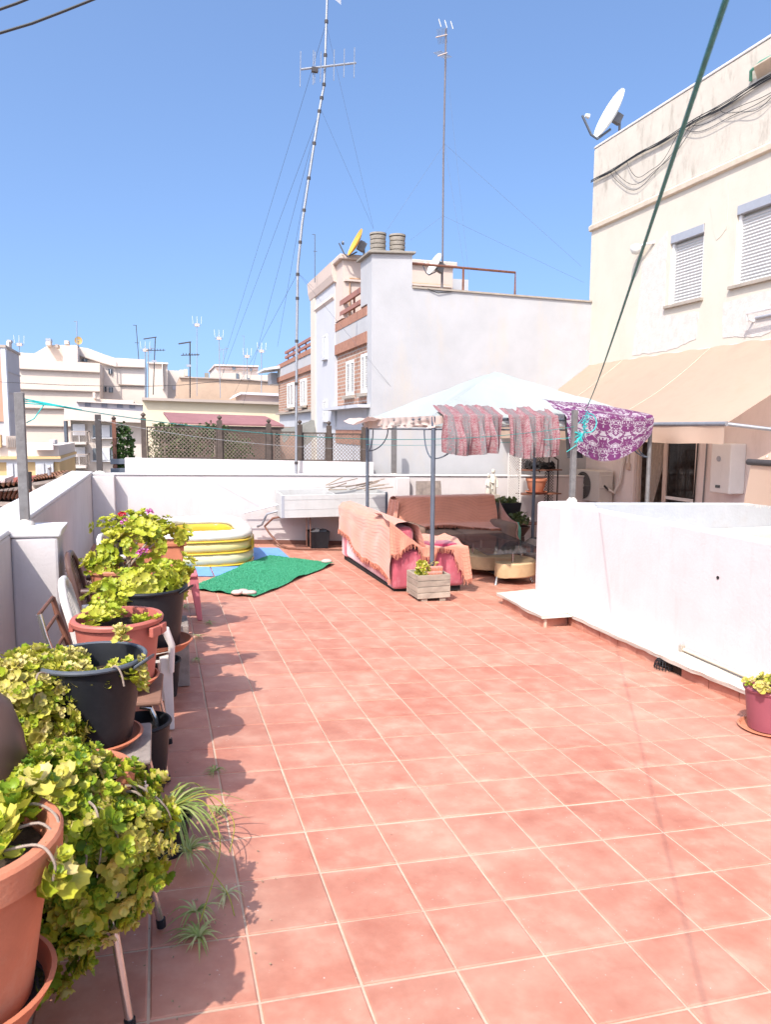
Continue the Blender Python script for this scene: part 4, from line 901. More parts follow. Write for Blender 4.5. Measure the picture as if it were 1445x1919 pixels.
poly_bldg(b7, 'wall', [(336,708),(400,710),(536,717),(536,800),(326,800),(329,742),(335,742)], 32, 5, tan_wall); poly_bldg(b7, 'wall_edge', [(336,706),(400,708),(536,715),(536,717),(400,710),(336,708)], 31.9, 5.2, far_trim)
poly_bldg(b7, 'shed', [(452,740),(537,743),(537,755),(452,752)], 29, 2, pink_house); poly_bldg(b7, 'shed_roof', [(441,744),(452,735),(537,738),(537,743),(452,739)], 28.6, 2.6, far_lilac)
b8 = thing('pink_house', 'distant pinkish white house with a flat tiled parapet', 'house', at(460,800,46))
poly_bldg(b8, 'wall', [(404,686),(484,688),(484,760),(404,760)], 46, 5, far_cream2); poly_bldg(b8, 'eave', [(402,683),(485,685.5),(485,688),(402,685.5)], 45.7, 5.5, pink_house); poly_bldg(b8, 'band', [(405,688.5),(484,690),(484,694),(405,692)], 45.9, .09, pink_house)
poly_bldg(b8, 'annex', [(398,699),(452,699),(452,703),(528,704),(528,760),(394,760)], 44, 2, far_cream)
for (a, b, c, d) in ((435,688,441,694),(468,691,472,696),(442,700,447,711),(464,709,468,714)): rect(b8, 'window', a, b, c, d, 43.99 if b > 697 else 45.85, grey_glass, .06)
rect(b8, 'chimney', 383, 700, 390, 712, 40, vent_m, .5)
b9 = thing('ochre_house', 'small ochre house with white shutters and a balustraded roof at the left', 'house', at(60,940,21))
HYY = 21.0; a, b = at(-60,900,HYY), at(113,900,HYY)
part(b9, 'front_wall', MB().box(a[0], b[0], HYY, HYY+4, -12, at(60,866,HYY)[2]), ochre_wall)
part(b9, 'frieze', MB().box(a[0]-.02, b[0]+.02, HYY-.08, HYY+4, at(60,866,HYY)[2]+.002, at(60,860,HYY)[2]), far_white)
part(b9, 'cornice', MB().box(a[0]-.05, b[0]+.05, HYY-.2, HYY+4, at(60,860,HYY)[2]+.002, at(60,855,HYY)[2]), ochre_wall)
part(b9, 'parapet', MB().box(a[0], b[0], HYY-.05, HYY+4, at(60,855,HYY)[2]+.002, at(60,835,HYY)[2]), far_cream2)
for (u0, u1) in ((13,40),(67,102)):
    w = rect(b9, 'window', u0, 866, u1, 900, HYY-.01, far_white, .08); rect(b9, 'shutter_leaf', u0+1, 869, (u0+u1)/2-.6, 899, HYY-.1, mat('shutter_grey', (.44,.44,.45), .6), .03, parent=w); rect(b9, 'shutter_leaf', (u0+u1)/2+.6, 869, u1-1, 899, HYY-.1, mat('shutter_grey', (.44,.44,.45), .6), .03, parent=w)
rect(b9, 'pink_panel', 65, 834, 102, 843, HYY-.1, pink_house, .2); rect(b9, 'ac_box', 97, 824, 108, 832, HYY+.2, far_white, .5); rect(b9, 'ac_fan', 98, 825, 103, 831, HYY-.31, far_grey, .02)
rect(b9, 'roof_rack', 12, 817, 36, 839, HYY, far_trim, .1); rect(b9, 'ochre_side', -10, 815, 5, 838, HYY, ochre_wall, .2)
for u in range(14, 35, 4): rect(b9, 'rack_bar', u, 819, u+1, 839, HYY-.11, far_white, .04)
# sheds with clay tile roofs below the terrace
def tile_roof(root, c0, c1, c2, c3, nu, nv):       # c0..c3 corners: eave-left, eave-right, ridge-right, ridge-left
    c0, c1, c2, c3 = map(np.asarray, (c0, c1, c2, c3)); n_ = nrm(np.cross(c1-c0, c3-c0)); n_ = n_ if n_[2] > 0 else -n_
    mb = MB(); seg = 6
    for i in range(nu):
        for j in range(nv):
            V = []
            for e in (0, 1.12):
                for k in range(seg+1):
                    u = (i+k/seg)/nu; v = min((j+e)/nv, 1.0); p = (c0*(1-u)+c1*u)*(1-v)+(c3*(1-u)+c2*u)*v
                    V.append(p+n_*(.045*math.sin(math.pi*k/seg)+.02*(1-e)))
            mb.add(V, [(k, k+1, seg+2+k, seg+1+k) for k in range(seg)])
    part(root, 'roof_tiles', mb, roof_tile_m, stuff=True)
    part(root, 'roof_board', MB().prism([c0-n_*.01, c1-n_*.01, c2-n_*.01, c3-n_*.01], n_*-.06), grey_wood)
s1 = thing('tiled_shed', 'low shed with an orange clay tile roof just beyond the left parapet', 'shed', at(60,960,13))
tile_roof(s1, at(-30,938,11.5), at(75,942,11.5), at(92,922,14), at(-30,918,14), 14, 8)
part(s1, 'wall', MB().prism([at(-30,940,11.9),at(70,944,11.9),at(70,1100,11.9),at(-30,1100,11.9)], (0,2,0)), dark_wood)  # dark slab whose colour stands in for the shaded opening under the roof
s2 = thing('tiled_shed', 'white shed with a short tiled roof and a stove pipe behind the parapet', 'shed', at(90,920,16.5))
part(s2, 'wall', MB().prism([at(60,905,16.5),at(100,898,16.5),at(100,960,16.5),at(60,960,16.5)], (0,2,0)), far_cream2)
tile_roof(s2, at(58,904,16.3), at(104,897,16.3), at(130,884,18.5), at(70,893,18.5), 9, 5)
part(s2, 'stove_pipe', MB().tube([at(93,896,17),at(92.5,876,17)], .035, 8).tube([at(90,876,17),at(95,875,17)], .06, 8), galv, smooth=True)
part(s2, 'brick_stub', MB().prism([at(100,896,16.4),at(118,888,16.4),at(118,930,16.4),at(100,940,16.4)], (0,1,0)), mat('rubble', (.33,.24,.17), .95, .3, 6, .5, 20))
s3 = thing('red_shed', 'rust red painted roof terrace wall beside the grey post', 'shed', at(70,900,19))
part(s3, 'wall', MB().prism([at(25,896,19),at(112,890,19),at(112,930,19),at(25,930,19)], (0,.6,0)), rust_red); part(s3, 'orange_gable', MB().prism([at(118,892,18.5),at(131,885,18.5),at(131,935,18.5),at(118,940,18.5)], (0,.6,0)), roof_tile_m)
s4 = thing('tiled_shed', 'small lean to roof of clay tiles at the far left behind the grey post', 'shed', at(10,905,15.5))
tile_roof(s4, at(-40,922,15), at(45,910,15), at(50,902,17), at(-40,905,17), 9, 5); part(s4, 'wall', MB().prism([at(-40,897,17.2),at(9,897,17.2),at(9,960,17.2),at(-40,960,17.2)], (0,1,0)), pink_house)
part(s4, 'dark_pipe', MB().tube([at(54,930,15.2),at(54,884,15.2)], .05, 8), dark_post)

# ================================================================== AERIALS
def aerial(label, u, vb, vt, Y, kind, r=.02, lean=0, m=None):
    b_, t_ = at(u, vb, Y), at(u+lean, vt, Y); s_ = Y/1406.0
    t = thing('tv_aerial', label, 'aerial', tuple(b_), 'television aerials on the roofs'); m = m or galv
    part(t, 'mast', MB().tube([b_, t_], r, 6), m)
    def rod(nm, p, q, rr=.7): part(t, nm, MB().tube([t_+np.array(p)*s_, t_+np.array(q)*s_], r*rr, 5), m)
    if kind == 'panel':
        for k in (-7, 0, 7): part(t, 'director', MB().bar(t_+np.array([k,-2,-6])*s_, t_+np.array([k*1.15,-2,7])*s_, 1.3*s_, .5*s_), dish_white)
        part(t, 'reflector_box', MB().obox(t_+np.array([0,0,-8])*s_, (4*s_,0,0), (0,2*s_,0), (0,0,2.5*s_)), pale_pink); rod('boom', (-7,0,-8), (7,0,-8))
    elif kind == 'yagi':
        rod('boom', (-20,2,-4), (2,0,0), 1.0); rod('boom', (-16,0,-24), (16,0,-22))
        for k in range(6): rod('element', (-12+5*k,-3,-24), (-12+5*k,3,-20), .5)
        part(t, 'amplifier', MB().obox(t_+np.array([-3,0,-42])*s_, (4*s_,0,0), (0,2*s_,0), (0,0,2*s_)), alu)
    elif kind == 'cross':
        rod('boom', (-9,0,-2), (9,0,2)); rod('element', (-5,-3,-6), (-5,3,4), .6); rod('element', (4,-3,-6), (4,3,6), .6); rod('element', (0,-2,-10), (0,2,-3), .6)
    else:
        rod('element', (-5,0,0), (1,0,0)); rod('element', (-3,0,-30), (4,0,-30))
    return t
aerial('thin aerial with pale prongs above the grey sided block', 36, 662, 637, 42, 'panel', .02)
aerial('tall plain mast beside the ochre dish', 144, 648, 603, 57, 'plain', .03)
aerial('leaning aerial mast left of the cluster over the cream block', 260, 674, 610, 52, 'plain', .025, -5, dark_post)
aerial('aerial with three pale panels on the lattice cluster', 272, 745, 648, 45, 'panel', .03)
aerial('lattice side aerial with crossed rods right of the panel aerial', 278, 745, 655, 46, 'cross', .035)
aerial('dark aerial with a sideways boom leaning over the cluster', 287, 740, 632, 44, 'yagi', .03, 4, dark_post)
aerial('dark yagi aerial standing on the yellow house', 356, 746, 641, 28, 'yagi', .025, 0, dark_post)
aerial('tall slim aerial with a pale panel head over the yellow house', 369, 742, 601, 30, 'panel', .013)
aerial('slim aerial with a pale panel head right of the tall slim one', 413, 746, 626, 30, 'panel', .016, -3)
aerial('short aerial on the pink house parapet', 419, 700, 655, 46, 'cross', .02)
aerial('faint thin aerial above the middle of the pink house', 457, 720, 630, 40, 'plain', .012)
aerial('small forked aerial on the pink house roof', 463, 712, 660, 44, 'panel', .022)
aerial('aerial with a reddish panel head close to the tall silver mast', 490, 745, 650, 30, 'panel', .018)
# tall bent mast on the back wall
m1 = thing('antenna_mast', 'very tall bent silver mast with a vertical rod yagi', 'mast', tuple(at(555,890,12.55)))
path = [(555,890),(555.5,780),(556,640),(558,500),(566,420),(578,340),(590,262),(600,200),(607,162),(609,128),(611,60),(613,0),(614,-80)]
MP = [at(u, v, 12.55) for u, v in path]
part(m1, 'mast', MB().tube(MP, [.022]*5+[.02]*4+[.019]*4, 10), galv, smooth=True)
for v in (868, 720, 640, 560, 515, 455, 395, 335, 270, 210, 185, 160, 105, 42):
    for (a, b) in zip(path[:-1], path[1:]):
        if b[1] <= v <= a[1]:
            k = (a[1]-v)/(a[1]-b[1]); c = at(a[0]+(b[0]-a[0])*k, v, 12.55); part(m1, 'clamp', MB().tube([c-np.array([0,0,.02]), c+np.array([0,0,.025])], .03, 10), dark_post); break
yb = part(m1, 'yagi_boom', MB().tube([at(564,131,12.5), at(667,119,12.5)], .018, 8), galv)
for (u, t_, b_) in ((563,97,164),(587,95,160),(590,98,157),(601,98,155),(626,94,152),(645,92,146),(664,90,147)): part(yb, 'element', MB().tube([at(u+.6,t_,12.48), at(u-.6,b_,12.48)], .007, 5), galv)
part(yb, 'dipole_box', MB().obox(at(590,132,12.46), (.05,0,0), (0,.03,0), (0,0,.035)), dark_post)
part(m1, 'mesh_reflector', MB().grid(lambda u, v: tuple(at(622+u*17, -4+u*14-v*10*u, 12.5)), 6, 3), alu)
for (a, b, Yb) in (((601,205),(410,720),22),((601,205),(700,430),13.6),((611,45),(415,690),24),((611,45),(700,428),13.6),((601,205),(455,760),20),((558,512),(440,735),22),((558,512),(745,740),12.95),((606,160),(520,650),20),((558,512),(588,540),17)):
    part(m1, 'guy_wire', MB().tube([at(a[0],a[1],12.55), at(b[0],b[1],Yb)],   .0020 if Yb < 18 else .0030, 4, False), thin_wire)
m2 = thing('antenna_mast', 'tall brown mast with two small yagi aerials behind the chimney', 'mast', tuple(at(829,545,14.2)))
M2 = [at(829,560,14.2), at(831,300,14.2), at(835,110,14.2), at(836,55,14.2)]
part(m2, 'mast', MB().tube(M2, .018, 8), mat('grey_brown_mast', (.13,.11,.115), .6, .2, 10), smooth=True)
for (va, L) in ((68, 24), (102, 20)):
    c = at(836, va, 14.2); part(m2, 'boom', MB().tube([c+np.array([.02,0,.02]), c+np.array([-.01*L,-.1,-.11])], .012, 6), pale_pink)
    for k in range(7): q = c+np.array([-.0014*L*k,-.014*k,-.016*k]); part(m2, 'element', MB().tube([q+np.array([-.10,.06,.07]), q+np.array([.10,-.06,-.07])] if va > 80 else [q+np.array([-.03,-.05,.12]), q+np.array([.04,.05,-.10])], .004, 4), galv)
for k in (-.12,0,.12): c = at(836,50,14.1); part(m2, 'director', MB().bar(c+np.array([k-.03,0,.10]), c+np.array([k+.02,0,-.03]), .02, .01), dish_white)
for (a, b, Yb) in (((833,270),(720,440),13.6),((833,270),(870,500),13.3),((836,110),(880,530),13.3),((830,405),(770,450),13.6),((830,405),(1095,530),13.0),((833,270),(1090,500),13.0)):
    part(m2, 'guy_wire', MB().tube([at(a[0],a[1],14.2), at(b[0],b[1],Yb)], .0019, 4, False), thin_wire)
aerial('whip aerial left of the white tower roof', 590, 530, 440, 17, 'plain', .01, 0, slate_steel)
# cables crossing overhead
for lab, P in (('black cable crossing in front of the distant buildings', [at(-20,715,30), at(120,722,30), at(250,725,30), at(340,722,30), at(420,714,30), at(460,712,30), at(530,720,30)]),
               ('twisted black cable crossing the top left corner', [at(-10,66,6), at(60,45,6), at(120,22,6), at(185,-4,6)]),
               ('second black cable at the very top left corner', [at(-10,22,6), at(30,8,6), at(60,-4,6)])):
    t = thing('overhead_cable', lab, 'cable', tuple(P[0])); part(t, 'cable', MB().tube(P, .011 if 'distant' in lab else .009, 6), black_wire, smooth=True)

# ================================================================== CLOTHES-LINE POSTS AND ROPES
def line_post(label, x, y, z0, z1, w, m, lump=True):
    t = thing('line_post', label, 'post', (x, y, z0), 'posts for the washing lines')
    part(t, 'post', MB().box(x-w/2, x+w/2, y-w/2, y+w/2, z0-.05, z1), m, bevel=.004)
    if lump: part(t, 'cement_foot', MB().lathe([(w*1.1,-.02),(w*1.05,.012),(w*.8,.03),(w*.55,.045)], (x,y,z0), 14), cement, smooth=True)
    return t
line_post('square grey steel post set in cement on the left pilaster', -.885, 5.70, 1.0, 1.915, .06, steel_post)
line_post('dark square post on the back corner of the left parapet', -.845, 12.5, .97, 1.88, .085, dark_post)
line_post('grey post on the back parapet under the canopy', 3.97, 12.5, .87, 1.74, .08, steel_post)
p66 = line_post('grey rough post set in cement on the light well pier', 4.46, 7.42, .885, 1.90, .055, steel_post)
def rope(label, P, r, m, n=8): 
    t = thing('washing_line', label, 'rope', tuple(map(float, P[0]))); part(t, 'rope', MB().tube(P, r, n), m, smooth=True); return t
K = np.array([4.67, 7.55, 1.90]); Nn = at(1360, 0, .72)
def lerp(a, b, k): return np.asarray(a)*(1-k)+np.asarray(b)*k
rp = rope('thick teal rope running from the canopy corner towards the camera overhead', [lerp(K, Nn, k)+np.array([0,0,-.05*math.sin(math.pi*min(k,1))]) for k in np.linspace(0, 1.10, 26)], .0037, teal_rope)
kn = MB()
for k in range(26):
    a = np.array([random.uniform(-.03,.03), random.uniform(-.03,.03), random.uniform(-.26,-.02)]); b = a+np.array([random.uniform(-.05,.06), random.uniform(-.03,.03), random.uniform(-.10,.06)])
    kn.tube([K+a*np.array([.7,.7,1]), K+lerp(a,b,.5)+np.array([.02,0,.01]), K+b], .004, 5)
kn.tube([K+np.array([.03,-.02,-.05])+np.array([.11*math.sin(t), 0, -.09+.11*math.cos(t)]) for t in np.linspace(0, 3.6, 14)], .006, 6)
part(rp, 'knot', kn, teal_string, stuff=True)
k2 = MB(); K2 = np.array([4.50,7.38,1.60])
for k in range(16):
    a = np.array([random.uniform(-.06,.05), random.uniform(-.02,.02), random.uniform(-.08,.08)]); k2.tube([K2+a, K2+a*.3+np.array([.02,-.01,.02]), K2-a*.8], .004, 5)
k2.tube([K2+np.array([-.02,0,-.08]), K2+np.array([-.15,0,-.16])], .004, 5)
part(rp, 'post_knot', k2, teal_string, stuff=True)
A = np.array([-.85,5.72,1.86]); B = np.array([4.46,7.40,1.72])
r2 = rope('green line sagging from the grey left post across to the light well pier', [lerp(A, B, k)+np.array([0,0,-.20*4*k*(1-k)]) for k in np.linspace(0,1,40)], .0035, teal_rope, 6)
k3 = MB()
for k in range(5): k3.tube([A+np.array([-.03,-.03,.02*math.sin(k)]), A+np.array([.12+.03*k,.02,-.01-.006*k]), A+np.array([.35,.11,-.055])], .004, 5)
k3.tube([A+np.array([.12,0,-.02]), A+np.array([.05,0,-.12]), A+np.array([.0,0,-.15])], .004, 5)
part(r2, 'knot', k3, teal_string, stuff=True)
rope('thin silver wire from the dark corner post along the lattice fence', [lerp((-.84,12.45,1.80), (3.0,10.85,1.38), k)+np.array([0,0,-.10*4*k*(1-k)]) for k in np.linspace(0,1,30)], .0028, mat('dull_wire', (.25,.26,.27), .6), 6)
rope('thin teal line strung between the canopy posts', [lerp((3.0,10.80,1.45), (4.46,7.38,1.60), k)+np.array([0,0,-.04*4*k*(1-k)]) for k in np.linspace(0,1,24)], .003, teal_string, 6)

# ================================================================== PAVILION
P1, P4, P2, P3 = (2.99,7.95), (5.84,7.95), (3.03,10.85), (5.82,10.85); EZ = 1.80; AP = np.array([4.46, 9.5, 2.47])
pv = thing('pavilion', 'steel garden pavilion with a pale green canvas roof', 'pavilion', (4.4, 9.4, -.3))
for (x, y) in (P1, P4, P2, P3):
    m_ = slate_steel if (x, y) != P4 else steel_post
    part(pv, 'post', MB().tube([(x,y,fz(x,y)), (x,y,EZ+.02)], .026, 12), m_, smooth=True)
ring = [P1, P4, P3, P2]
for i in range(4):
    a, b = ring[i], ring[(i+1)%4]; part(pv, 'eave_bar', MB().tube([(a[0],a[1],EZ),(b[0],b[1],EZ)], .018, 8), slate_steel, smooth=True)
    part(pv, 'lower_bar', MB().tube([(a[0],a[1],EZ-.12),(b[0],b[1],EZ-.12)], .010, 8), slate_steel, smooth=True)
    part(pv, 'hip_bar', MB().tube([(a[0],a[1],EZ-.01), tuple(AP-np.array([0,0,.11]))], .014, 8), slate_steel, smooth=True)
    for (s, e) in ((a, b), (b, a)):
        d = nrm(np.array([e[0]-s[0], e[1]-s[1]])); part(pv, 'corner_brace', MB().tube([(s[0]+d[0]*.32*math.sin(t), s[1]+d[1]*.32*math.sin(t), EZ-.45+.33*(1-math.cos(t))) for t in np.linspace(0, math.pi/2, 9)], .009, 6), slate_steel, smooth=True)
def panel(a, b, over=.08):
    a3 = np.array([a[0],a[1],EZ+.03]); b3 = np.array([b[0],b[1],EZ+.03]); mid = (a3+b3)/2; out = nrm(np.array([mid[0]-AP[0], mid[1]-AP[1], 0]))
    def f(u, v):
        e = a3*(1-u)+b3*u+out*over*.5*math.sin(math.pi*u); p = e*(1-v)+AP*v
        sag = .24*math.sin(math.pi*u)*math.sin(math.pi*min(1,v+.15))*(1-v)
        p = p+np.array([0,0,-sag+.02*noise.noise(Vector((p[0]*2.5,p[1]*2.5,7)))+.012*noise.noise(Vector((p[0]*8,p[1]*8,3)))])
        return tuple(p)
    return f
ring2 = [P1, P4, P3, P2]
for i in range(4): part(pv, 'canvas_panel', MB().grid(panel(ring2[i], ring2[(i+1)%4]), 28, 22), canopy_m, smooth='all')
def frill(a, b, h0, h1, seed, wav=9, gath=.05):
    a, b = np.asarray(a, float), np.asarray(b, float); d = nrm(b-a); o = np.array([d[1], -d[0], 0])
    def f(u, v):
        p = a*(1-u)+b*u; k = 1-v
        return tuple(p+o*(.03*math.sin(u*wav*6+seed)*k+.05*noise.noise(Vector((u*wav,v*2,seed)))*k)+np.array([0,0,-(h0+(h1-h0)*u)*k*(1+.35*noise.noise(Vector((u*wav*.8,0,seed+9))))+gath*math.sin(u*wav*2+seed)*k*.3]))
    return f
part(pv, 'valance', MB().grid(frill((3.0,10.9,EZ+.03),(2.97,7.9,EZ+.03),.14,.11,1,12), 90, 6), canopy_in, smooth='all')
part(pv, 'torn_corner_flap', MB().grid(lambda u, v: (3.03-.36*v*(1-.4*u)+.02*math.sin(u*9), 10.9-.9*u, EZ+.04-.05*v+.05*math.sin(u*5+v*3)*v+.03*noise.noise(Vector((u*5,v*5,2)))), 24, 8), canopy_in, smooth='all')
part(pv, 'valance', MB().grid(frill((5.84,10.9,EZ+.03),(3.0,10.9,EZ+.03),.12,.12,4,10), 60, 5), canopy_in, smooth='all')
part(pv, 'valance_scrap', MB().grid(lambda u, v: (3.0+.30*u, 7.93-.02*math.sin(u*8), EZ+.03-.10*v*(1-u*.6)), 10, 4), canopy_in, smooth='all')

# ---- cloths pegged over the front eave
def drape(x0, x1, top, back, low, seed, folds, clip=0):
    def f(u, v):
        x = x0+(x1-x0)*u + .02*noise.noise(Vector((u*4,v*3,seed)))
        fold = 2.2*noise.noise(Vector((u*folds*1.5, v*.7, seed)))+.9*noise.noise(Vector((u*folds*4, v*1.5, seed+3)))
        bt = back*(.8+.55*noise.noise(Vector((u*3.0,seed,1)))+.25*noise.noise(Vector((u*11,seed,2)))); L = low*(1+.10*noise.noise(Vector((u*2.2,seed,5)))-.10*(2*u-1)**4)
        s = (bt+L)*v
        if s < bt:
            k = (bt-s)                                  # lying back over the roof
            return (x, 7.91+k*.92, EZ+.055+k*.36+.018*fold*min(1, k*5))
        k = s-bt
        return (x+.03*fold*k-.05*(u-.5)*k, 7.90-.05-.075*fold*min(1,k*4)*(.6+k)-.04*math.sin(k*5), EZ+.05-k)
    return f
bl = thing('paisley_blanket', 'wider pink and grey paisley blanket hung over the front of the canopy', 'blanket', (3.5,7.9,1.5))
part(bl, 'cloth', MB().grid(drape(3.06, 3.80, 0, .36, .46, 2.0, 5), 90, 44, 1.0, 1.0), paisley, smooth='all')
bl2 = thing('paisley_blanket', 'narrower pink and grey paisley blanket hung nearest the purple cloth', 'blanket', (4.2,7.9,1.5))
part(bl2, 'cloth', MB().grid(drape(3.86, 4.50, 0, .26, .50, 5.0, 5), 80, 44, .8, 1.0), paisley, smooth='all')
pc = thing('damask_cloth', 'purple and silver damask cloth slung over the right corner of the canopy', 'cloth', (5.2,7.9,1.6))
def dam(u, v):
    x = 4.60+1.20*u; bt = .42*(1-u)**.9+.10; L = .20+.36*math.sin(math.pi*min(1,max(0,u*.93+.07)))**.6; L *= (1-.12*u)
    s = (bt+L)*v
    if s < bt:
        k = bt-s; return (x-.12*k, 7.86+k*.9, EZ+.05+k*.42+.012*math.sin(u*14+k*20))
    k = s-bt
    w = .03*math.sin(u*11)*k*2+.025*math.sin(u*23+1)*k
    return (x+(.5-u)*.25*(k/.55)**2, 7.83-w-.03*k, EZ+.04-k)
part(pc, 'cloth', MB().grid(dam, 80, 50, 1.0, .9), damask, smooth='all')
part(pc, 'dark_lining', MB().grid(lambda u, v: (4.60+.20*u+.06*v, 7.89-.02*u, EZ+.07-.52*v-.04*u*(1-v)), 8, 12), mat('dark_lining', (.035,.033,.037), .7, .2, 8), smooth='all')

# ================================================================== SOFAS, THROWS, TABLE
def rounded_box(mb, x0, x1, y0, y1, z0, z1, r=.05, n=3, puff=0.0):
    bm = bmesh.new(); bmesh.ops.create_cube(bm, size=1.0)
    for v in bm.verts: v.co = Vector(((x0+x1)/2+v.co.x*(x1-x0), (y0+y1)/2+v.co.y*(y1-y0), (z0+z1)/2+v.co.z*(z1-z0)))
    bmesh.ops.bevel(bm, geom=bm.edges[:], offset=r, segments=n, profile=.5, affect='EDGES')
    bm.verts.index_update()
    V = []
    for v in bm.verts:
        c = np.array(v.co); V.append(c)
    mb.add(V, [tuple(x.index for x in f.verts) for f in bm.faces]); bm.free(); return mb
sf = thing('sofa', 'pink velvet sofa with its back to the pool', 'sofa', (3.1, 9.5, -.26))
z = fz(3.1,9.5)
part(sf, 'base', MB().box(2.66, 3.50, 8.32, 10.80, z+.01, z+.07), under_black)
part(sf, 'back', rounded_box(MB(), 2.64, 2.90, 8.30, 10.82, z+.065, z+.80, .07), pink_velvet, smooth='all')
for y in (8.27, 10.55): part(sf, 'arm', rounded_box(MB(), 2.62, 3.54, y, y+.27, z+.065, z+.53, .055), pink_velvet, smooth='all')
part(sf, 'seat', rounded_box(MB(), 2.85, 3.50, 8.50, 10.60, z+.07, z+.40, .05), pink_velvet, smooth='all')
for y in (8.56, 9.22, 9.90): part(sf, 'seat_cushion', rounded_box(MB(), 2.92, 3.52, y, y+.64, z+.38, z+.50, .05), pink_velvet, smooth='all')
cu = thing('cushion', 'dark magenta cushion lying on the near arm of the pink sofa', 'cushion', (3.3,8.45,.26)); part(cu, 'pad', rounded_box(MB(), 3.08, 3.46, 8.30, 8.62, z+.525, z+.585, .03), deep_pink, smooth='all')
def sofa_skirt(y): pass
def throw_over(prof, y0, y1, du, dv, nu, nv, wob, seed, axis='y', ends=None):
    # prof: polyline (cross, z) followed by the cloth; swept along the sofa
    P = np.array(prof, float); seg = np.linalg.norm(np.diff(P, axis=0), axis=1); cum = np.concatenate([[0], np.cumsum(seg)])
    def f(u, v):
        lo, hi = (0.0, 1.0) if ends is None else ends(u)
        s = cum[-1]*(lo+(hi-lo)*v); i = min(len(seg)-1, int(np.searchsorted(cum, s, 'right')-1)); k = (s-cum[i])/seg[i]
        c, z_ = P[i]*(1-k)+P[i+1]*k; a = y0+(y1-y0)*u
        w = wob*noise.noise(Vector((u*6, v*5, seed)))+wob*.6*math.sin(u*26+seed+3*v)*(.4 if .3 < v < .6 else 1)
        return (c-w, a+wob*noise.noise(Vector((u*3,v*6,seed+4))), z_+w*.35) if axis == 'y' else (a+wob*noise.noise(Vector((u*3,v*6,seed+4))), c-w, z_+w*.35)
    return f
def fringe(fn, edge, n, length, m, root, sag=(0,0,-1)):
    mb = MB()
    for k in range(n):
        t = (k+.5)/n; p = np.array(fn(t, edge) if isinstance(edge, float) else fn(edge[0], t)); q = p+np.array(sag)*length*random.uniform(.7,1.2)+np.array([random.uniform(-.02,.02), random.uniform(-.02,.02), 0])
        mb.tube([p+np.array([0,0,.01]), lerp(p,q,.5)+np.array([random.uniform(-.008,.008)]*3), q], [.006,.005,.003], 4)
    part(root, 'fringe', mb, m, stuff=True)
th = thing('throw_blanket', 'coral waffle throw with a fringe draped over the back of the pink sofa', 'blanket', (2.8, 9.5, .3))
prof = [(2.575,z+.10),(2.58,z+.45),(2.59,z+.80),(2.65,z+.865),(2.78,z+.875),(2.90,z+.83),(2.97,z+.66),(3.02,z+.535),(3.30,z+.53),(3.50,z+.52)]
def ends1(u):   # u=0 near end, 1 far end
    low = .03+.13*min(1,u*1.4)+.035*math.sin(u*8+.5)+.02*noise.noise(Vector((u*9,1,1))); return (max(0.0, low), .60+.25*(1-u))
f1 = throw_over(prof, 8.235, 10.88, 0, 0, 60, 40, .022, 3.0, 'y', ends1)
part(th, 'cloth', MB().grid(f1, 80, 50, 1.7, 1.1), throw_m, smooth='all'); fringe(f1, 0.0, 160, .06, fringe_m, th)
def f1b(u, v):   # the near end falling over the arm
    x = 2.565+.99*u; top = z+.56+.325*max(0, 1-u*2.4); nz = .02*noise.noise(Vector((u*7,v*6,2)))
    if v < .5:
        k = v/.5; return (x+.03*math.sin(v*9), 9.0-.74*k, top+.04*(1-k)+nz+.015*math.sin(u*20+v*4))
    k = (v-.5)/.5; drop = .30*max(0,1-u*3.5)+.08+.03*math.sin(u*17)+(.34*min(1,(u-.80)/.12) if u > .80 else 0)
    if .58 < u < .80: drop *= .35
    return (x+(.05*k if u > .86 else .02*math.sin(u*24)*k), 8.225-.02*k-.014*math.sin(u*40)*k, top-drop*k+nz*(1-k))
part(th, 'cloth_end', MB().grid(f1b, 70, 44, .8, .7), throw_m, smooth='all'); fringe(f1b, 1.0, 80, .055, fringe_m, th)
s2_ = thing('sofa', 'brown sofa under the canopy facing the camera', 'sofa', (4.5, 11.0, -.33)); z2 = fz(4.5, 11)
part(s2_, 'back', rounded_box(MB(), 3.66, 5.34, 11.22, 11.50, z2+.05, z2+.94, .08), brown_sofa, smooth='all')
for x in (3.62, 5.14): part(s2_, 'arm', rounded_box(MB(), x, x+.22, 10.42, 11.45, z2+.05, z2+.60, .06), brown_sofa, smooth='all')
part(s2_, 'seat', rounded_box(MB(), 3.80, 5.18, 10.50, 11.25, z2+.05, z2+.34, .04), brown_sofa, smooth='all')
for x in (3.84, 4.50): part(s2_, 'seat_cushion', rounded_box(MB(), x, x+.64, 10.46, 11.2, z2+.33, z2+.47, .055), brown_sofa, smooth='all')
th2 = thing('throw_blanket', 'coral waffle throw covering the back of the shaded brown sofa', 'blanket', (4.5, 11.2, .3))
prof2 = [(10.60,z2+.50),(10.85,z2+.50),(11.06,z2+.56),(11.16,z2+.80),(11.20,z2+.97),(11.34,z2+.985),(11.52,z2+.95),(11.54,z2+.6)]
def ends2(u): return (.02+.22*math.sin(min(1,u*1.25)*math.pi)**.7 if u < .8 else .02+.02*math.sin(u*20), 1.0)
f2 = throw_over(prof2, 3.60, 5.30, 0, 0, 60, 40, .014, 8.0, 'x', ends2)
part(th2, 'cloth', MB().grid(f2, 70, 44, 1.6, 1.0), throw_m, smooth='all'); fringe(f2, 0.0, 110, .05, fringe_m, th2)
f2b = lambda u, v: (5.30+.08*u+.02*math.sin(v*9)+.03*(1-v), 10.40+.85*u-.05*(1-v), z2+.62-.45*(1-v)*(.8+.2*math.sin(u*9))-.03*u+.33*u*u*v)
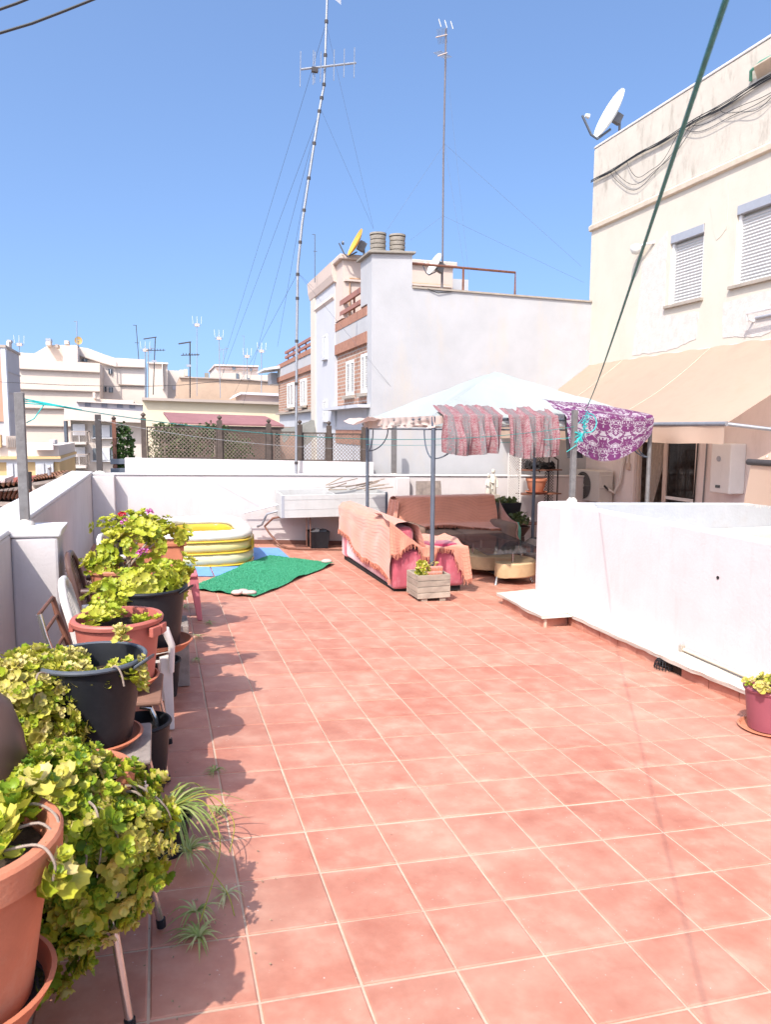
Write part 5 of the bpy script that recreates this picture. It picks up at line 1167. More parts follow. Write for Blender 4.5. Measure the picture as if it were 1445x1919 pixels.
part(th2, 'cloth_end', MB().grid(f2b, 24, 16, .5, .3), throw_m, smooth='all'); fringe(f2b, 0.0, 50, .05, fringe_m, th2)
f2c = lambda u, v: (3.60-.05*(1-v)+.02*math.sin(u*17), 11.05+.45*u, z2+.93-.40*(1-v)*(1-.3*u)+.02*noise.noise(Vector((u*6,v*5,1))))
part(th2, 'cloth_corner', MB().grid(f2c, 18, 14, .4, .3), throw_m, smooth='all'); fringe(f2c, 0.0, 40, .06, fringe_m, th2)
# glass table on an S-shaped base
tb = thing('coffee_table', 'smoked glass coffee table on an S shaped cream leatherette base', 'table', (4.5, 9.4, -.33)); zt = fz(4.4, 9.4)
gl = MB().prism([(3.98,8.60,zt+.43),(4.86,8.62,zt+.43),(5.08,10.45,zt+.43),(4.20,10.40,zt+.43)], (0,0,.012))
part(tb, 'glass_top', gl, table_glass, bevel=.003)
cv = []
for t in np.linspace(0, 1, 40):
    a = math.pi*1.5*t; 
    if t < .5: ph = math.pi*(-.1)+t*2*math.pi*1.15; cv.append((4.46+.26*math.cos(ph-math.pi*.55), 9.05+.27*math.sin(ph-math.pi*.55)))
    else: ph = (t-.5)*2*math.pi*1.15; cv.append((4.46+.0-.0+.26*math.cos(math.pi*1.5-ph+.05), 9.62+.27*math.sin(math.pi*1.5-ph+.05)+.0))
sm = MB(); W2 = .14; V = []
for i, (x, y) in enumerate(cv):
    d = np.array(cv[min(i+1,39)])-np.array(cv[max(i-1,0)]); d = d/np.linalg.norm(d); n_ = np.array([-d[1], d[0]])
    for s_, zz in ((-1,.10),(1,.10),(1,.29),(-1,.29)): V.append((x+n_[0]*W2*s_, y+n_[1]*W2*s_, zt+zz))
F = []
for i in range(39):
    for k in range(4): F.append((i*4+k, i*4+(k+1)%4, (i+1)*4+(k+1)%4, (i+1)*4+k))
F += [(3,2,1,0), (156,157,158,159)]
sm.add(V, F); o = part(tb, 'base', sm, leatherette, smooth=True, bevel=.015)
for i in (0, 39): part(tb, 'base_end', MB().lathe([(.138,.102),(.142,.12),(.142,.27),(.138,.288)], (cv[i][0],cv[i][1],zt), 28, capt=True), leatherette, smooth=True)
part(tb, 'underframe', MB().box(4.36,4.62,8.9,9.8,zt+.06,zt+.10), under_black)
for i in (2, 12, 27, 37): x, y = cv[i]; part(tb, 'pillar', MB().tube([(x,y,zt+.29),(x,y,zt+.43)], .018, 10), chrome, smooth=True)
for (x, y, dx, dy) in ((4.20,8.76,-.05,-.06),(4.70,8.86,.05,-.03),(4.25,9.85,-.05,.05),(4.68,9.80,.05,.05)): part(tb, 'foot', MB().tube([(x,y,zt+.11),(x+dx*.5,y+dy*.5,zt+.06),(x+dx,y+dy,zt+.0)], [.012,.016,.02], 10), chrome, smooth=True)

# ---- wooden planter holding the canopy post
pl = thing('wooden_planter', 'square weathered plank planter around the front canopy post', 'planter', (2.94, 7.93, fz(2.94,7.93))); zp = fz(2.94, 7.9)+.02
for k in range(4):
    a, b = zp+.02+k*.067, zp+.02+k*.067+.062
    part(pl, 'plank', MB().box(2.745, 3.135, 7.735, 7.757, a, b), plank_m, bevel=.003); part(pl, 'plank', MB().box(2.745, 3.135, 8.105, 8.127, a, b), plank_m, bevel=.003)
    part(pl, 'plank', MB().box(2.746, 2.768, 7.7575, 8.1045, a, b), plank_m, bevel=.003); part(pl, 'plank', MB().box(3.112, 3.134, 7.7575, 8.1045, a, b), plank_m, bevel=.003)
for (x, y) in ((2.83,7.78),(3.05,7.78),(2.83,8.08),(3.05,8.08)): part(pl, 'foot', MB().box(x-.035, x+.035, y-.03, y+.03, zp-.02, zp+.019), plank_m)
part(pl, 'soil', MB().box(2.769, 3.111, 7.758, 8.104, zp+.1, zp+.22), soil)
for k, (y, zz) in enumerate(((7.80,.31),(7.865,.355))): 
    t = thing('patterned_brick', ['shorter patterned red brick in the front of the wooden planter','taller patterned red brick behind it in the wooden planter'][k], 'brick', (2.98,y,zp+.2), 'patterned bricks in the wooden planter')
    part(t, 'body', MB().box(2.875+.03*k, 3.055+.03*k, y-.02, y+.03, zp+.19, zp+zz), boxtile_m, bevel=.004)
    for q in range(5): part(t, 'rib', MB().box(2.885+.03*k+.034*q, 2.907+.03*k+.034*q, y-.026, y-.0205, zp+.22, zp+zz-.015), terracotta)

# ---- raised double sink, bucket, pipes against the back wall
sk = thing('wash_trough', 'white double wash trough mounted against the back parapet', 'trough', (2.7, 11.9, .3))
trough_m = mat('trough_enamel', (.46,.45,.435), .5, .06, 6, dirt=(.34,.31,.28), damt=.5)
sx0, sx1, sy0, sy1, sz0, sz1 = 1.86, 3.62, 11.70, 12.30, .275, .64
part(sk, 'front_panel', MB().box(sx0, sx1, sy0, sy0+.03, sz0, sz1), trough_m, bevel=.006); part(sk, 'back_panel', MB().box(sx0, sx1, sy1-.03, sy1, sz0, sz1+.05), trough_m, bevel=.006)
for x in (sx0-.001, sx1-.03): part(sk, 'end_panel', MB().box(x, x+.031, sy0+.031, sy1-.031, sz0, sz1+.02), trough_m, bevel=.006)
part(sk, 'divider', MB().box(2.70, 2.735, sy0+.031, sy1-.031, sz0+.05, sz1+.01), trough_m); part(sk, 'basin_floor', MB().box(sx0+.03, sx1-.03, sy0+.03, sy1-.03, sz0, sz0+.03), mat('grime_grey', (.14,.15,.155), .8, .3, 6))
for zz in (.405, .56): part(sk, 'groove', MB().box(sx0+.02, sx1-.02, sy0-.003, sy0-.0005, zz, zz+.008), mat('groove_grey', (.40,.39,.38), .8))
part(sk, 'corner_trim', MB().box(sx0+.004, sx0+.05, sy0-.005, sy0-.001, sz0+.01, sz1-.01), alu); part(sk, 'corner_trim', MB().box(sx1-.05, sx1-.01, sy0-.005, sy0-.001, sz0+.02, sz1+.02), slate_steel)
for x in (2.28, 2.34, 3.38): part(sk, 'leg_rod', MB().tube([(x,sy0+.08,sz0),(x,sy0+.08,fz(x,11.8))], .008, 6), rust)
part(sk, 'floor_bar', MB().tube([(2.1,11.70,fz(2.1,11.7)+.015),(3.5,11.70,fz(3.5,11.7)+.015)], .012, 6), rust)
part(sk, 'waste_pipe', MB().tube([(1.90,12.1,.36),(1.70,12.15,.30),(1.62,12.2,.12),(1.56,12.28,.08)], .018, 8), galv, smooth=True)
part(sk, 'waste_pipe', MB().tube([(1.95,12.0,.27),(1.78,12.05,.24),(1.66,12.15,.10),(1.72,12.1,.0),(1.86,11.95,fz(1.86,12)+.05),(1.98,11.75,fz(2,11.7)+.02),(2.3,11.72,fz(2.3,11.7)+.02)], .018, 8), rust, smooth=True)
for k in range(3): part(sk, 'side_rail', MB().tube([(1.90,12.0+.1*k,.47),(1.32,12.1+.1*k,.33)], .010, 6), galv)
db = thing('stick_pile', 'bundle of canes and sticks lying across the wash trough', 'sticks', (3.1,12.0,.7))
for k in range(12): a = np.array([random.uniform(2.6,3.3), random.uniform(11.9,12.25), .67+.008*k]); b = a+np.array([random.uniform(.25,.55), random.uniform(-.1,.1), random.uniform(-.02,.14)]); part(db, 'cane', MB().tube([a, b], random.uniform(.006,.011), 5), [stem_m, lath_m, plank_m][k%3])
bk = thing('black_bucket', 'small square black bucket full of rubbish under the wash trough', 'bucket', (2.52,12.05,fz(2.52,12)))
def square_pot(mb, cx, cy, z0, w0, w1, h, th=.01):
    V = []
    for (w, zz) in ((w0,0),(w1,h),(w1-th*2,h),(w0-th*2,.03)):
        V += [(cx-w/2,cy-w/2,z0+zz),(cx+w/2,cy-w/2,z0+zz),(cx+w/2,cy+w/2,z0+zz),(cx-w/2,cy+w/2,z0+zz)]
    F = [(i*4+k, i*4+(k+1)%4, (i+1)*4+(k+1)%4, (i+1)*4+k) for i in range(3) for k in range(4)]+[(3,2,1,0),(12,13,14,15)]
    return mb.add(V, F)
part(bk, 'body', square_pot(MB(), 2.52, 12.05, fz(2.52,12), .28, .34, .28), black_plastic, bevel=.01)
for k in range(6): c = (2.52+random.uniform(-.1,.1), 12.05+random.uniform(-.1,.1), fz(2.52,12)+.26); part(bk, 'rubbish', MB().obox(c, np.array([.05,.01,.02]), np.array([-.01,.05,0]), np.array([0,.01,.03])), [grey_rim, cement, black_plastic][k%3], bevel=.01)

# ---- pool, foam mat, artificial turf
po = thing('paddling_pool', 'inflatable paddling pool with yellow and clear rings', 'pool', (.3, 11.0, -.16))
pcx, pcy, pw, pd = .62, 10.98, .66, 1.02; zpo = fz(.6, 10.9)+.01
def vinyl(nm, col, a):
    m, N, Lk, b = uv_node_mat(nm); b.inputs['Base Color'].default_value = C3(*col); b.inputs['Roughness'].default_value = .18; b.inputs['Specular IOR Level'].default_value = .6
    t = N.new('ShaderNodeBsdfTranslucent'); t.inputs[0].default_value = C3(*col); ms = N.new('ShaderNodeMixShader'); ms.inputs[0].default_value = a
    Lk.new(b.outputs[0], ms.inputs[1]); Lk.new(t.outputs[0], ms.inputs[2]); Lk.new(ms.outputs[0], N['Material Output'].inputs[0]); return m
clear_v = vinyl('clear_vinyl', (.76,.70,.44), .25); yellow_v = vinyl('yellow_vinyl', (.66,.46,.05), .2); white_v = vinyl('white_vinyl', (.72,.70,.63), .15)
def sq_ring(rx, ry, zc, rr, tz, n=72, m=14, p=4.0, seed=0):
    V = []; F = []
    for i in range(n):
        t = 2*math.pi*i/n; c, s = math.cos(t), math.sin(t); k = (abs(c)**p+abs(s)**p)**(-1/p)
        cx, cy = pcx+rx*c*k, pcy+ry*s*k; ox, oy = nrm((c/rx, s/ry, 0))[:2]
        w = 1+.04*noise.noise(Vector((c*3,s*3,seed)))+.025*math.sin(t*22+seed)
        for j in range(m):
            a = 2*math.pi*j/m; V.append((cx+ox*rr*math.cos(a)*w, cy+oy*rr*math.cos(a)*w, zpo+zc+tz*math.sin(a)*w))
    for i in range(n):
        for j in range(m): F.append((i*m+j, ((i+1)%n)*m+j, ((i+1)%n)*m+(j+1)%m, i*m+(j+1)%m))
    return MB().add(V, F)
part(po, 'bottom_ring', sq_ring(pw-.10, pd-.10, .105, .11, .10, seed=1), clear_v, smooth='all')
part(po, 'middle_ring', sq_ring(pw-.11, pd-.11, .26, .11, .085, seed=2), vinyl('pale_yellow_vinyl', (.80,.68,.30), .25), smooth='all')
part(po, 'top_ring', sq_ring(pw-.12, pd-.12, .40, .12, .075, seed=3), white_v, smooth='all')
for zc in (.015, .178, .335): part(po, 'yellow_seam', sq_ring(pw-.085, pd-.085, zc, .10, .018, m=8, seed=4), yellow_v, smooth='all')
part(po, 'corner_patch', MB().grid(lambda u, v: (pcx+(pw+.012)*(1 if False else (abs(math.cos(-.75+u*.55))**4+abs(math.sin(-.75+u*.55))**4)**(-.25)*math.cos(-.75+u*.55)), pcy+(pd+.012)*((abs(math.cos(-.75+u*.55))**4+abs(math.sin(-.75+u*.55))**4)**(-.25)*math.sin(-.75+u*.55)), zpo+.19+.14*v+.0*u), 12, 4), yellow_v, smooth='all')
part(po, 'floor_sheet', MB().box(pcx-pw+.15, pcx+pw-.15, pcy-pd+.15, pcy+pd-.15, zpo+.01, zpo+.02), clear_v)
part(po, 'inner_wall', sq_ring(pw-.23, pd-.23, .30, .015, .06, m=8), yellow_v, smooth='all')
fm = thing('foam_mat', 'blue interlocking foam mat lying under the paddling pool', 'mat', (.4,10.8,-.15))
def fl(x, y, h): return (x, y, fz(x,y)+h)
for i in range(4):
    for j in range(4):
        x, y = -.55+.60*i, 9.30+.62*j+(.06 if i == 3 else 0)
        if i == 3 and j < 2: continue
        part(fm, 'mat_tile', MB().prism([fl(x,y,.006),fl(x+.585,y,.006),fl(x+.585,y+.605,.006),fl(x,y+.605,.006)], (0,0,.012)), foam_blue, bevel=.004)
tf = thing('turf_mat', 'green artificial turf mat laid on the tiles in front of the pool', 'mat', (1.3,9.4,-.17))
C0, C1, C2, C3_ = np.array([.30,8.50]), np.array([.97,7.98]), np.array([2.38,10.28]), np.array([1.56,11.0])
def turf_pt(u, v):
    # u along the near/right edge, v towards the pool
    p = (C0*(1-u)+C3_*u)*(v)+(C1*(1-u)+C2*u)*(1-v)
    p = p+np.array([.03*math.sin(u*9), .03*math.sin(u*7+1)])*(1-v)
    h = .020+.014*abs(noise.noise(Vector((u*3,v*3,1))))
    if v < .08: h += .045*max(0, noise.noise(Vector((u*5,0,6))))*(1-v/.08)
    if u < .06: h += .05*max(0, noise.noise(Vector((v*5,3,6))))*(1-u/.06)
    d = math.hypot(p[0]-1.28, p[1]-10.0); h += .06*max(0, 1-d/.35)
    return np.array([p[0], p[1], fz(p[0],p[1])+h])
part(tf, 'backing', MB().grid(lambda u, v: tuple(turf_pt(u,v)), 60, 36), turf_m, smooth='all')
bl_m = leaf_mat('turf_blade', [(0,(.03,.20,.10)),(.5,(.05,.30,.16)),(1,(.10,.40,.23))], .15)
tb_ = MB()
for k in range(9000):
    p = turf_pt(random.random(), random.random()); d = rand_dir()*.006; tb_.add([p+np.array([.003,0,0]), p-np.array([.003,0,0]), p+np.array([d[0]*1.5,d[1]*1.5,.012+abs(d[2])])], [(0,1,2)])
part(tf, 'turf_blades', tb_, bl_m, stuff=True)
def pebble(label, x, y, r, sx=1.3):
    t = thing('stone', label, 'stone', (x,y,fz(x,y)+.02), 'stones weighing down the turf mat'); bm = bmesh.new(); bmesh.ops.create_icosphere(bm, subdivisions=3, radius=r); mb = MB()
    for v in bm.verts: v.co *= 1+.15*noise.noise(Vector(v.co)*18+Vector((x*9,y*9,0)))
    bm.verts.index_update(); mb.add([(x+v.co.x*sx, y+v.co.y, fz(x,y)+.02+r*.45+v.co.z*.55) for v in bm.verts], [tuple(q.index for q in f.verts) for f in bm.faces]); bm.free(); part(t, 'body', mb, stone_m, smooth='all')
pebble('leftmost flat stone on the near corner of the turf mat', .80, 8.12, .05); pebble('round stone in the middle of the near turf corner group', .87, 8.20, .045); pebble('rightmost stone of the near turf corner group', .93, 8.10, .052, 1.5); pebble('pale stone on the far right corner of the turf mat', 2.28, 10.30, .06)

# ---- corner with etagere, statue and pots beside the brown sofa
et = thing('corner_etagere', 'black wire etagere with three shelves near the air conditioner', 'shelf', (6.3,11.95,-.4)); ex0, ex1, ey = 6.10, 6.85, 11.9
for x in (ex0, ex1-.18, ex1): part(et, 'upright', MB().tube([(x,ey,fz(x,ey)),(x,ey,1.15 if x == ex1 else 1.32)], .014, 8), dark_post)
part(et, 'arched_rail', MB().tube([(ex0,ey,1.32),(ex1-.18,ey,1.32),(ex1-.13,ey,1.28),(ex1-.08,ey,1.20),(ex1,ey,1.15)], .014, 8), dark_post, smooth=True)
for zz in (.02, .55, .97): part(et, 'shelf_board', MB().box(ex0, ex1, ey-.15, ey+.15, zz, zz+.02), rust)
part(et, 'wire_mesh', lattice(ex0+.02, ex1-.2, .98, 1.30, .05, ey+.14, .006), dark_post, stuff=True); part(et, 'wire_mesh', lattice(ex1-.18, ex1, .03, 1.1, .05, ey+.14, .006), dark_post, stuff=True)
sc_ = thing('lattice_screen', 'narrow pale wicker lattice screen beside the etagere', 'screen', (5.95,11.9,-.4))
part(sc_, 'mesh', lattice(5.86, 6.07, -.1, 1.25, .045, 11.84, .009), white_plastic, stuff=True); part(sc_, 'frame', MB().box(5.84,5.86,11.83,11.85,-.4,1.28), white_plastic); part(sc_, 'frame', MB().box(6.07,6.09,11.83,11.85,-.4,1.28), white_plastic)
pot_n = [0]
def bowl_planter(label, x, y, z_, r, h, m):
    t = thing('terracotta_bowl', label, 'pot', (x,y,z_)); part(t, 'bowl', MB().lathe([(r*.6,0),(r*.85,h*.35),(r,h*.8),(r*1.08,h*.82),(r*1.08,h),(r*.95,h),(r*.9,h*.75)], (x,y,z_), 28), m, smooth=True)
    part(t, 'soil', MB().lathe([(0,0),(r*.92,0)], (x,y,z_+h*.8), 20, capb=False), soil)
    part(t, 'saucer', MB().lathe([(r*.8,-.0),(r*1.15,.03),(r*1.1,.035),(r*.75,.012)], (x,y,z_-.012), 28), m, smooth=True); return t
bowl_planter('ribbed terracotta bowl on the middle shelf of the etagere', 6.40, 11.85, .585, .17, .25, terracotta)
bd = thing('black_rag', 'black netting heaped on the top shelf of the etagere', 'netting', (6.45,11.85,.99)); rg = MB()
for k in range(60): a = np.array([random.uniform(6.2,6.75), random.uniform(11.78,11.98), .99+random.uniform(0,.10)]); rg.obox(a, rand_dir()*.05, rand_dir()*.03, rand_dir()*.012)
part(bd, 'strands', rg, under_black, stuff=True)
st = thing('garden_statue', 'cream garden statue of two figures behind the shaded sofa', 'statue', (5.62,12.05,.45))
def figure(mb, x, y, z_, h, lean=0):
    mb.lathe([(.055*h/.5,0),(.07*h/.5,.04),(.055*h/.5,.18*h/.5),(.06*h/.5,.26*h/.5),(.05*h/.5,.34*h/.5),(.02*h/.5,.39*h/.5)], (x,y,z_), 14); mb.lathe([(.0,.0),(.03*h/.5,.02),(.038*h/.5,.05),(.03*h/.5,.08),(.0,.095)], (x+lean,y,z_+.385*h/.5), 12)
    mb.tube([(x-.05*h/.5,y-.01,z_+.33*h/.5),(x-.085*h/.5,y-.04,z_+.24*h/.5),(x-.02,y-.07,z_+.22*h/.5)], .017*h/.5, 8); mb.tube([(x+.05*h/.5,y-.01,z_+.33*h/.5),(x+.08*h/.5,y-.03,z_+.22*h/.5),(x+.05,y-.06,z_+.13*h/.5)], .017*h/.5, 8)
g_ = MB(); figure(g_, 5.66, 12.05, .55, .46); part(st, 'taller_figure', g_, marble_m, smooth=True); g_ = MB(); figure(g_, 5.56, 12.03, .55, .36); part(st, 'smaller_figure', g_, marble_m, smooth=True)
part(st, 'pedestal', MB().box(5.48,5.76,11.95,12.15,fz(5.6,12),.55), concrete_trim, bevel=.01)
fc = thing('folding_panel', 'grey wood panel leaning behind the shaded brown sofa', 'panel', (4.4,11.7,.4)); part(fc, 'board', MB().prism([(4.12,11.75,.1),(4.62,11.75,.1),(4.58,11.80,.82),(4.14,11.80,.82)], (0,.02,0)), grey_wood, bevel=.004)
pb = thing('square_pot', 'black square pot right of the shaded brown sofa', 'pot', (5.65,11.3,-.4)); part(pb, 'pot', square_pot(MB(), 5.62, 11.45, .05, .30, .40, .42), black_plastic, bevel=.01); part(pb, 'stand', MB().box(5.5,5.74,11.33,11.57,fz(5.6,11.4),.05), dark_wood); part(pb, 'foliage', leaf_cloud(ell_pts((5.62,11.45,.47),(.16,.16,.06),120,-.2), .06), far_leaf, stuff=True)
pq = thing('stone_weight', 'grey stone block at the foot of the far right canopy post', 'block', (5.85,10.85,-.43)); part(pq, 'block', MB().lathe([(.24,0),(.25,.12),(.20,.16),(.22,.26),(.16,.30),(.08,.36)], (5.86,10.85,fz(5.86,10.85)), 20), grey_wood, smooth=True)
fp = thing('potted_plant', 'small leafy plant in a brown bowl beside the far canopy post', 'plant', (5.62,11.0,0)); part(fp, 'bowl', MB().lathe([(.10,0),(.19,.14),(.2,.16),(.17,.16)], (5.66,11.05,-.05), 20), brown_plastic, smooth=True); part(fp, 'stand', MB().lathe([(.13,0),(.11,.36)], (5.66,11.05,fz(5.66,11.05)), 14, capt=True), brown_plastic); part(fp, 'foliage', leaf_cloud(ell_pts((5.66,11.05,.20),(.16,.14,.14),130,-.4,.3), .07), far_leaf, stuff=True)
gb = thing('green_bottle', 'pale green plastic bottle beside the shaded sofa', 'bottle', (5.48,10.7,-.4)); part(gb, 'bottle', MB().lathe([(.05,0),(.055,.03),(.05,.12),(.055,.2),(.05,.28),(.02,.34),(.02,.37)], (5.50,10.75,fz(5.5,10.75)+.25), 16, capt=True), mat('green_plastic', (.12,.36,.26), .3), smooth=True); part(gb, 'crate', MB().box(5.40,5.60,10.65,10.85,fz(5.5,10.75),fz(5.5,10.75)+.25), dark_wood)

# ================================================================== CHAIRS AND POTTED PLANTS ALONG THE LEFT PARAPET
def resin_chair(label, x, y, m, group, rot=0.0):
    z0 = fz(x, y); t = thing('resin_chair', label, 'chair', (x, y, z0), group, rot)
    def pt(n_, mb, sm=True, bev=0): return part(t, n_, mb, m, smooth=sm, bevel=bev, local=True)
    pt('seat', MB().grid(lambda u, v: (-.22+.46*u, -.22+.44*v, .42+.012*(2*v-1)**2-.02*(1-abs(2*u-1))+.015*u), 14, 14), 'all'); pt('seat_rim', MB().prism([(.20,-.23,.36),(.245,-.23,.37),(.25,-.23,.43),(.20,-.23,.425)], (0,.46,0)), False, .01)
    pt('seat_underside', MB().box(-.22,.22,-.21,.21,.385,.397), False)
    for s in (-1, 1):
        pt('leg', MB().prism([(.245,s*.235,.43),(.175,s*.235,.42),(.205,s*.265,.0),(.245,s*.265,.0)], (0,s*-.035,0)), False, .006); pt('leg', MB().prism([(-.17,s*.225,.42),(-.235,s*.225,.43),(-.29,s*.25,.0),(-.25,s*.25,.0)], (0,s*-.035,0)), False, .006)
        pt('arm', MB().tube([(.235,s*.262,.34),(.24,s*.268,.50),(.21,s*.272,.585),(.13,s*.274,.615),(-.05,s*.27,.625),(-.24,s*.25,.63)], [.016,.02,.026,.028,.026,.02], 10))
    pt('back_frame', MB().tube([(-.22,-.235,.40),(-.27,-.24,.62),(-.31,-.22,.78),(-.325,-.12,.84),(-.33,0,.85),(-.325,.12,.84),(-.31,.22,.78),(-.27,.24,.62),(-.22,.235,.40)], .022, 10))
    for k in (-.14,-.07,0,.07,.14): pt('back_slat', MB().bar((-.225,k,.42),(-.325,k*1.05,.83),.034,.010, up=(1,0,0)), False)
    return t
gch = 'white resin armchairs carrying pots'
resin_chair('white resin armchair holding the black geranium tub', -.20, 4.56, white_plastic, gch, .06)
resin_chair('white resin armchair holding the terracotta trough at the far end of the row', -.13, 6.55, white_plastic, gch, -.05)
resin_chair('brown resin armchair holding the round terracotta bowl', -.27, 5.58, brown_plastic, None, .02)
def steel_chair(label, x, y, seat_m, w=.44, d=.42, back=None, rot=0.0, h=.40):
    z0 = fz(x, y); t = thing('steel_chair', label, 'chair', (x, y, z0), 'old steel chairs carrying pots', rot)
    o = part(t, 'seat', rounded_box(MB(), -w/2, w/2, -d/2, d/2, h-.02, h+.005, .012, 2), seat_m, smooth=True, local=True)
    for (sx, sy) in ((1,-1),(1,1),(-1,-1),(-1,1)):
        part(t, 'leg', MB().tube([(sx*(w/2-.10),sy*(d/2-.04),h-.03),(sx*(w/2-.05),sy*(d/2-.035),h-.04),(sx*(w/2-.03),sy*(d/2-.03),h-.09),(sx*(w/2+.02),sy*(d/2+.01),.012)], .0125, 10), chrome, smooth=True, local=True)
        part(t, 'rubber_foot', MB().tube([(sx*(w/2+.02),sy*(d/2+.01),.0),(sx*(w/2+.018),sy*(d/2+.009),.03)], .016, 10), black_plastic, local=True)
    part(t, 'seat_frame', MB().tube([(w/2-.06,-d/2+.05,h-.035),(w/2-.06,d/2-.05,h-.035)], .011, 8), chrome, local=True)
    if back:
        bx = -w/2+.0
        U = [(bx+.05,0,h-.05),(bx,0,h+.12),(bx-.07,0,h+.36),(bx-.09,0,h+.45)]
        part(t, 'back_upright', MB().tube([(p[0],-d/2+.04,p[2]) for p in U], .013, 10), chrome, smooth=True, local=True); part(t, 'back_upright', MB().tube([(p[0],d/2-.04,p[2]) for p in U], .014, 10), rust, smooth=True, local=True)
        for q in (.12,.24,.36,.45): part(t, 'rung', MB().tube([(bx-.2*q,-d/2+.04,h+q),(bx-.2*q+.0,d/2-.04,h+q)], .009, 8), rust if q > .13 else chrome, local=True)
    return t
steel_chair('nearest steel chair with a grey plywood seat under the trailing bush', -.27, 2.33, grey_wood, .37, .42, rot=-.2)
steel_chair('steel chair with a grey seat under the big black bucket', -.26, 3.17, grey_wood, .42, .40)
steel_chair('rusty ladder back steel chair holding the terracotta tub', -.22, 3.88, mat('brown_board', (.23,.12,.08), .8, .2, 8), .44, .44, back=True, rot=-.04)
ps = thing('resin_stool', 'pink resin stool beside the paddling pool', 'stool', (.17, 7.15, fz(.17,7.15)))
part(ps, 'seat', rounded_box(MB(), .0, .34, 6.98, 7.32, fz(.17,7.15)+.40, fz(.17,7.15)+.44, .018), pink_plastic, smooth=True)
for (sx, sy) in ((1,-1),(1,1),(-1,-1),(-1,1)):
    c = (.17+sx*.13, 7.15+sy*.13); part(ps, 'leg', MB().prism([(c[0]-.04,c[1]-.02,fz(*c)+.405),(c[0]+.04,c[1]-.02,fz(*c)+.405),(c[0]+sx*.05+.022,c[1]-.02,fz(*c)),(c[0]+sx*.05-.022,c[1]-.02,fz(*c))], (0,.04,0)), pink_plastic, bevel=.006)
st_ = thing('wooden_stool', 'low wooden stool under the nearest terracotta pot', 'stool', (-.48,1.80,fz(-.48,1.8)))
part(st_, 'seat', rounded_box(MB(), -.70,-.33,1.62,1.95,.30,.335,.012), grey_wood, smooth=True)
for (sx, sy) in ((-.66,1.66),(-.37,1.66),(-.66,1.91),(-.37,1.91)): part(st_, 'leg', MB().box(sx-.02,sx+.02,sy-.02,sy+.02,fz(sx,sy),.30), grey_wood)

def pot_profile(r0, r1, h, rim, th=.010, lip=.018):
    return [(r0,0),(r0+(r1-r0)*.5,h*.5),(r1-.004,h-rim),(r1+lip-.004,h-rim+.004),(r1+lip,h-.008),(r1+lip-.006,h),(r1-th,h),(r1-th-.004,h-.02),(r1-th-(r1-r0)*.25,h*.72)]
def potted(name, label, cat, x, y, z0, r0, r1, h, m, rim=.035, lip=.018, handles=0, group=None, soilz=.8, rim_m=None, sy=1.0):
    t = thing(name, label, cat, (x, y, z0), group); pr_ = pot_profile(r0, r1, h, rim, .010, lip)
    p = part(t, 'pot', MB().lathe(pr_, (x,y,z0), 48, sy), m, smooth=True)
    if rim_m: part(p, 'rim', MB().tube([(x+(r1+lip*.6)*math.cos(a), y+sy*(r1+lip*.6)*math.sin(a), z0+h-.004) for a in np.linspace(0, 2*math.pi, 41)], .010, 8), rim_m, smooth=True)
    rs = r1-.012-(r1-r0)*.22
    part(t, 'soil', MB().lathe([(0,.008),(rs*.6,.004),(rs,0)], (x,y,z0+h*soilz), 28, sy, capb=False), soil)
    for a in ([-.5, -.5+math.pi] if handles else []):
        c, s = math.cos(a), math.sin(a); R_ = r1+lip
        if handles == 1:
            for k in (-1, 1):
                aa = a+k*.16; part(p, 'handle', MB().obox((x+(R_+.004)*math.cos(aa), y+(R_+.004)*math.sin(aa), z0+h-.055), np.array([math.cos(aa),math.sin(aa),0])*.012, np.array([-math.sin(aa),math.cos(aa),0])*.032, (0,0,.024)), m, bevel=.004)
        else:
            part(p, 'handle', MB().prism([(x+R_*math.cos(a-.22),y+R_*math.sin(a-.22),z0+h-.03),(x+R_*math.cos(a+.22),y+R_*math.sin(a+.22),z0+h-.03),(x+(R_+.055)*math.cos(a+.10),y+(R_+.055)*math.sin(a+.10),z0+h+.012),(x+(R_+.055)*math.cos(a-.10),y+(R_+.055)*math.sin(a-.10),z0+h+.012)], (0,0,.014)), rim_m or m, bevel=.004)
    return t
def saucer(label, x, y, z0, r, h, m, fill=None):
    t = thing('plant_saucer', label, 'saucer', (x,y,z0), 'saucers under the pots'); part(t, 'dish', MB().lathe([(r*.78,0),(r*.92,h*.6),(r,h),(r-.012,h+.003),(r*.88,h*.55),(r*.75,.010),(0,.010)], (x,y,z0), 40), m, smooth=True)
    if fill: part(t, 'water', MB().lathe([(0,0),(r*.86,0)], (x,y,z0+h*.5), 30, capb=False), fill)
    return t
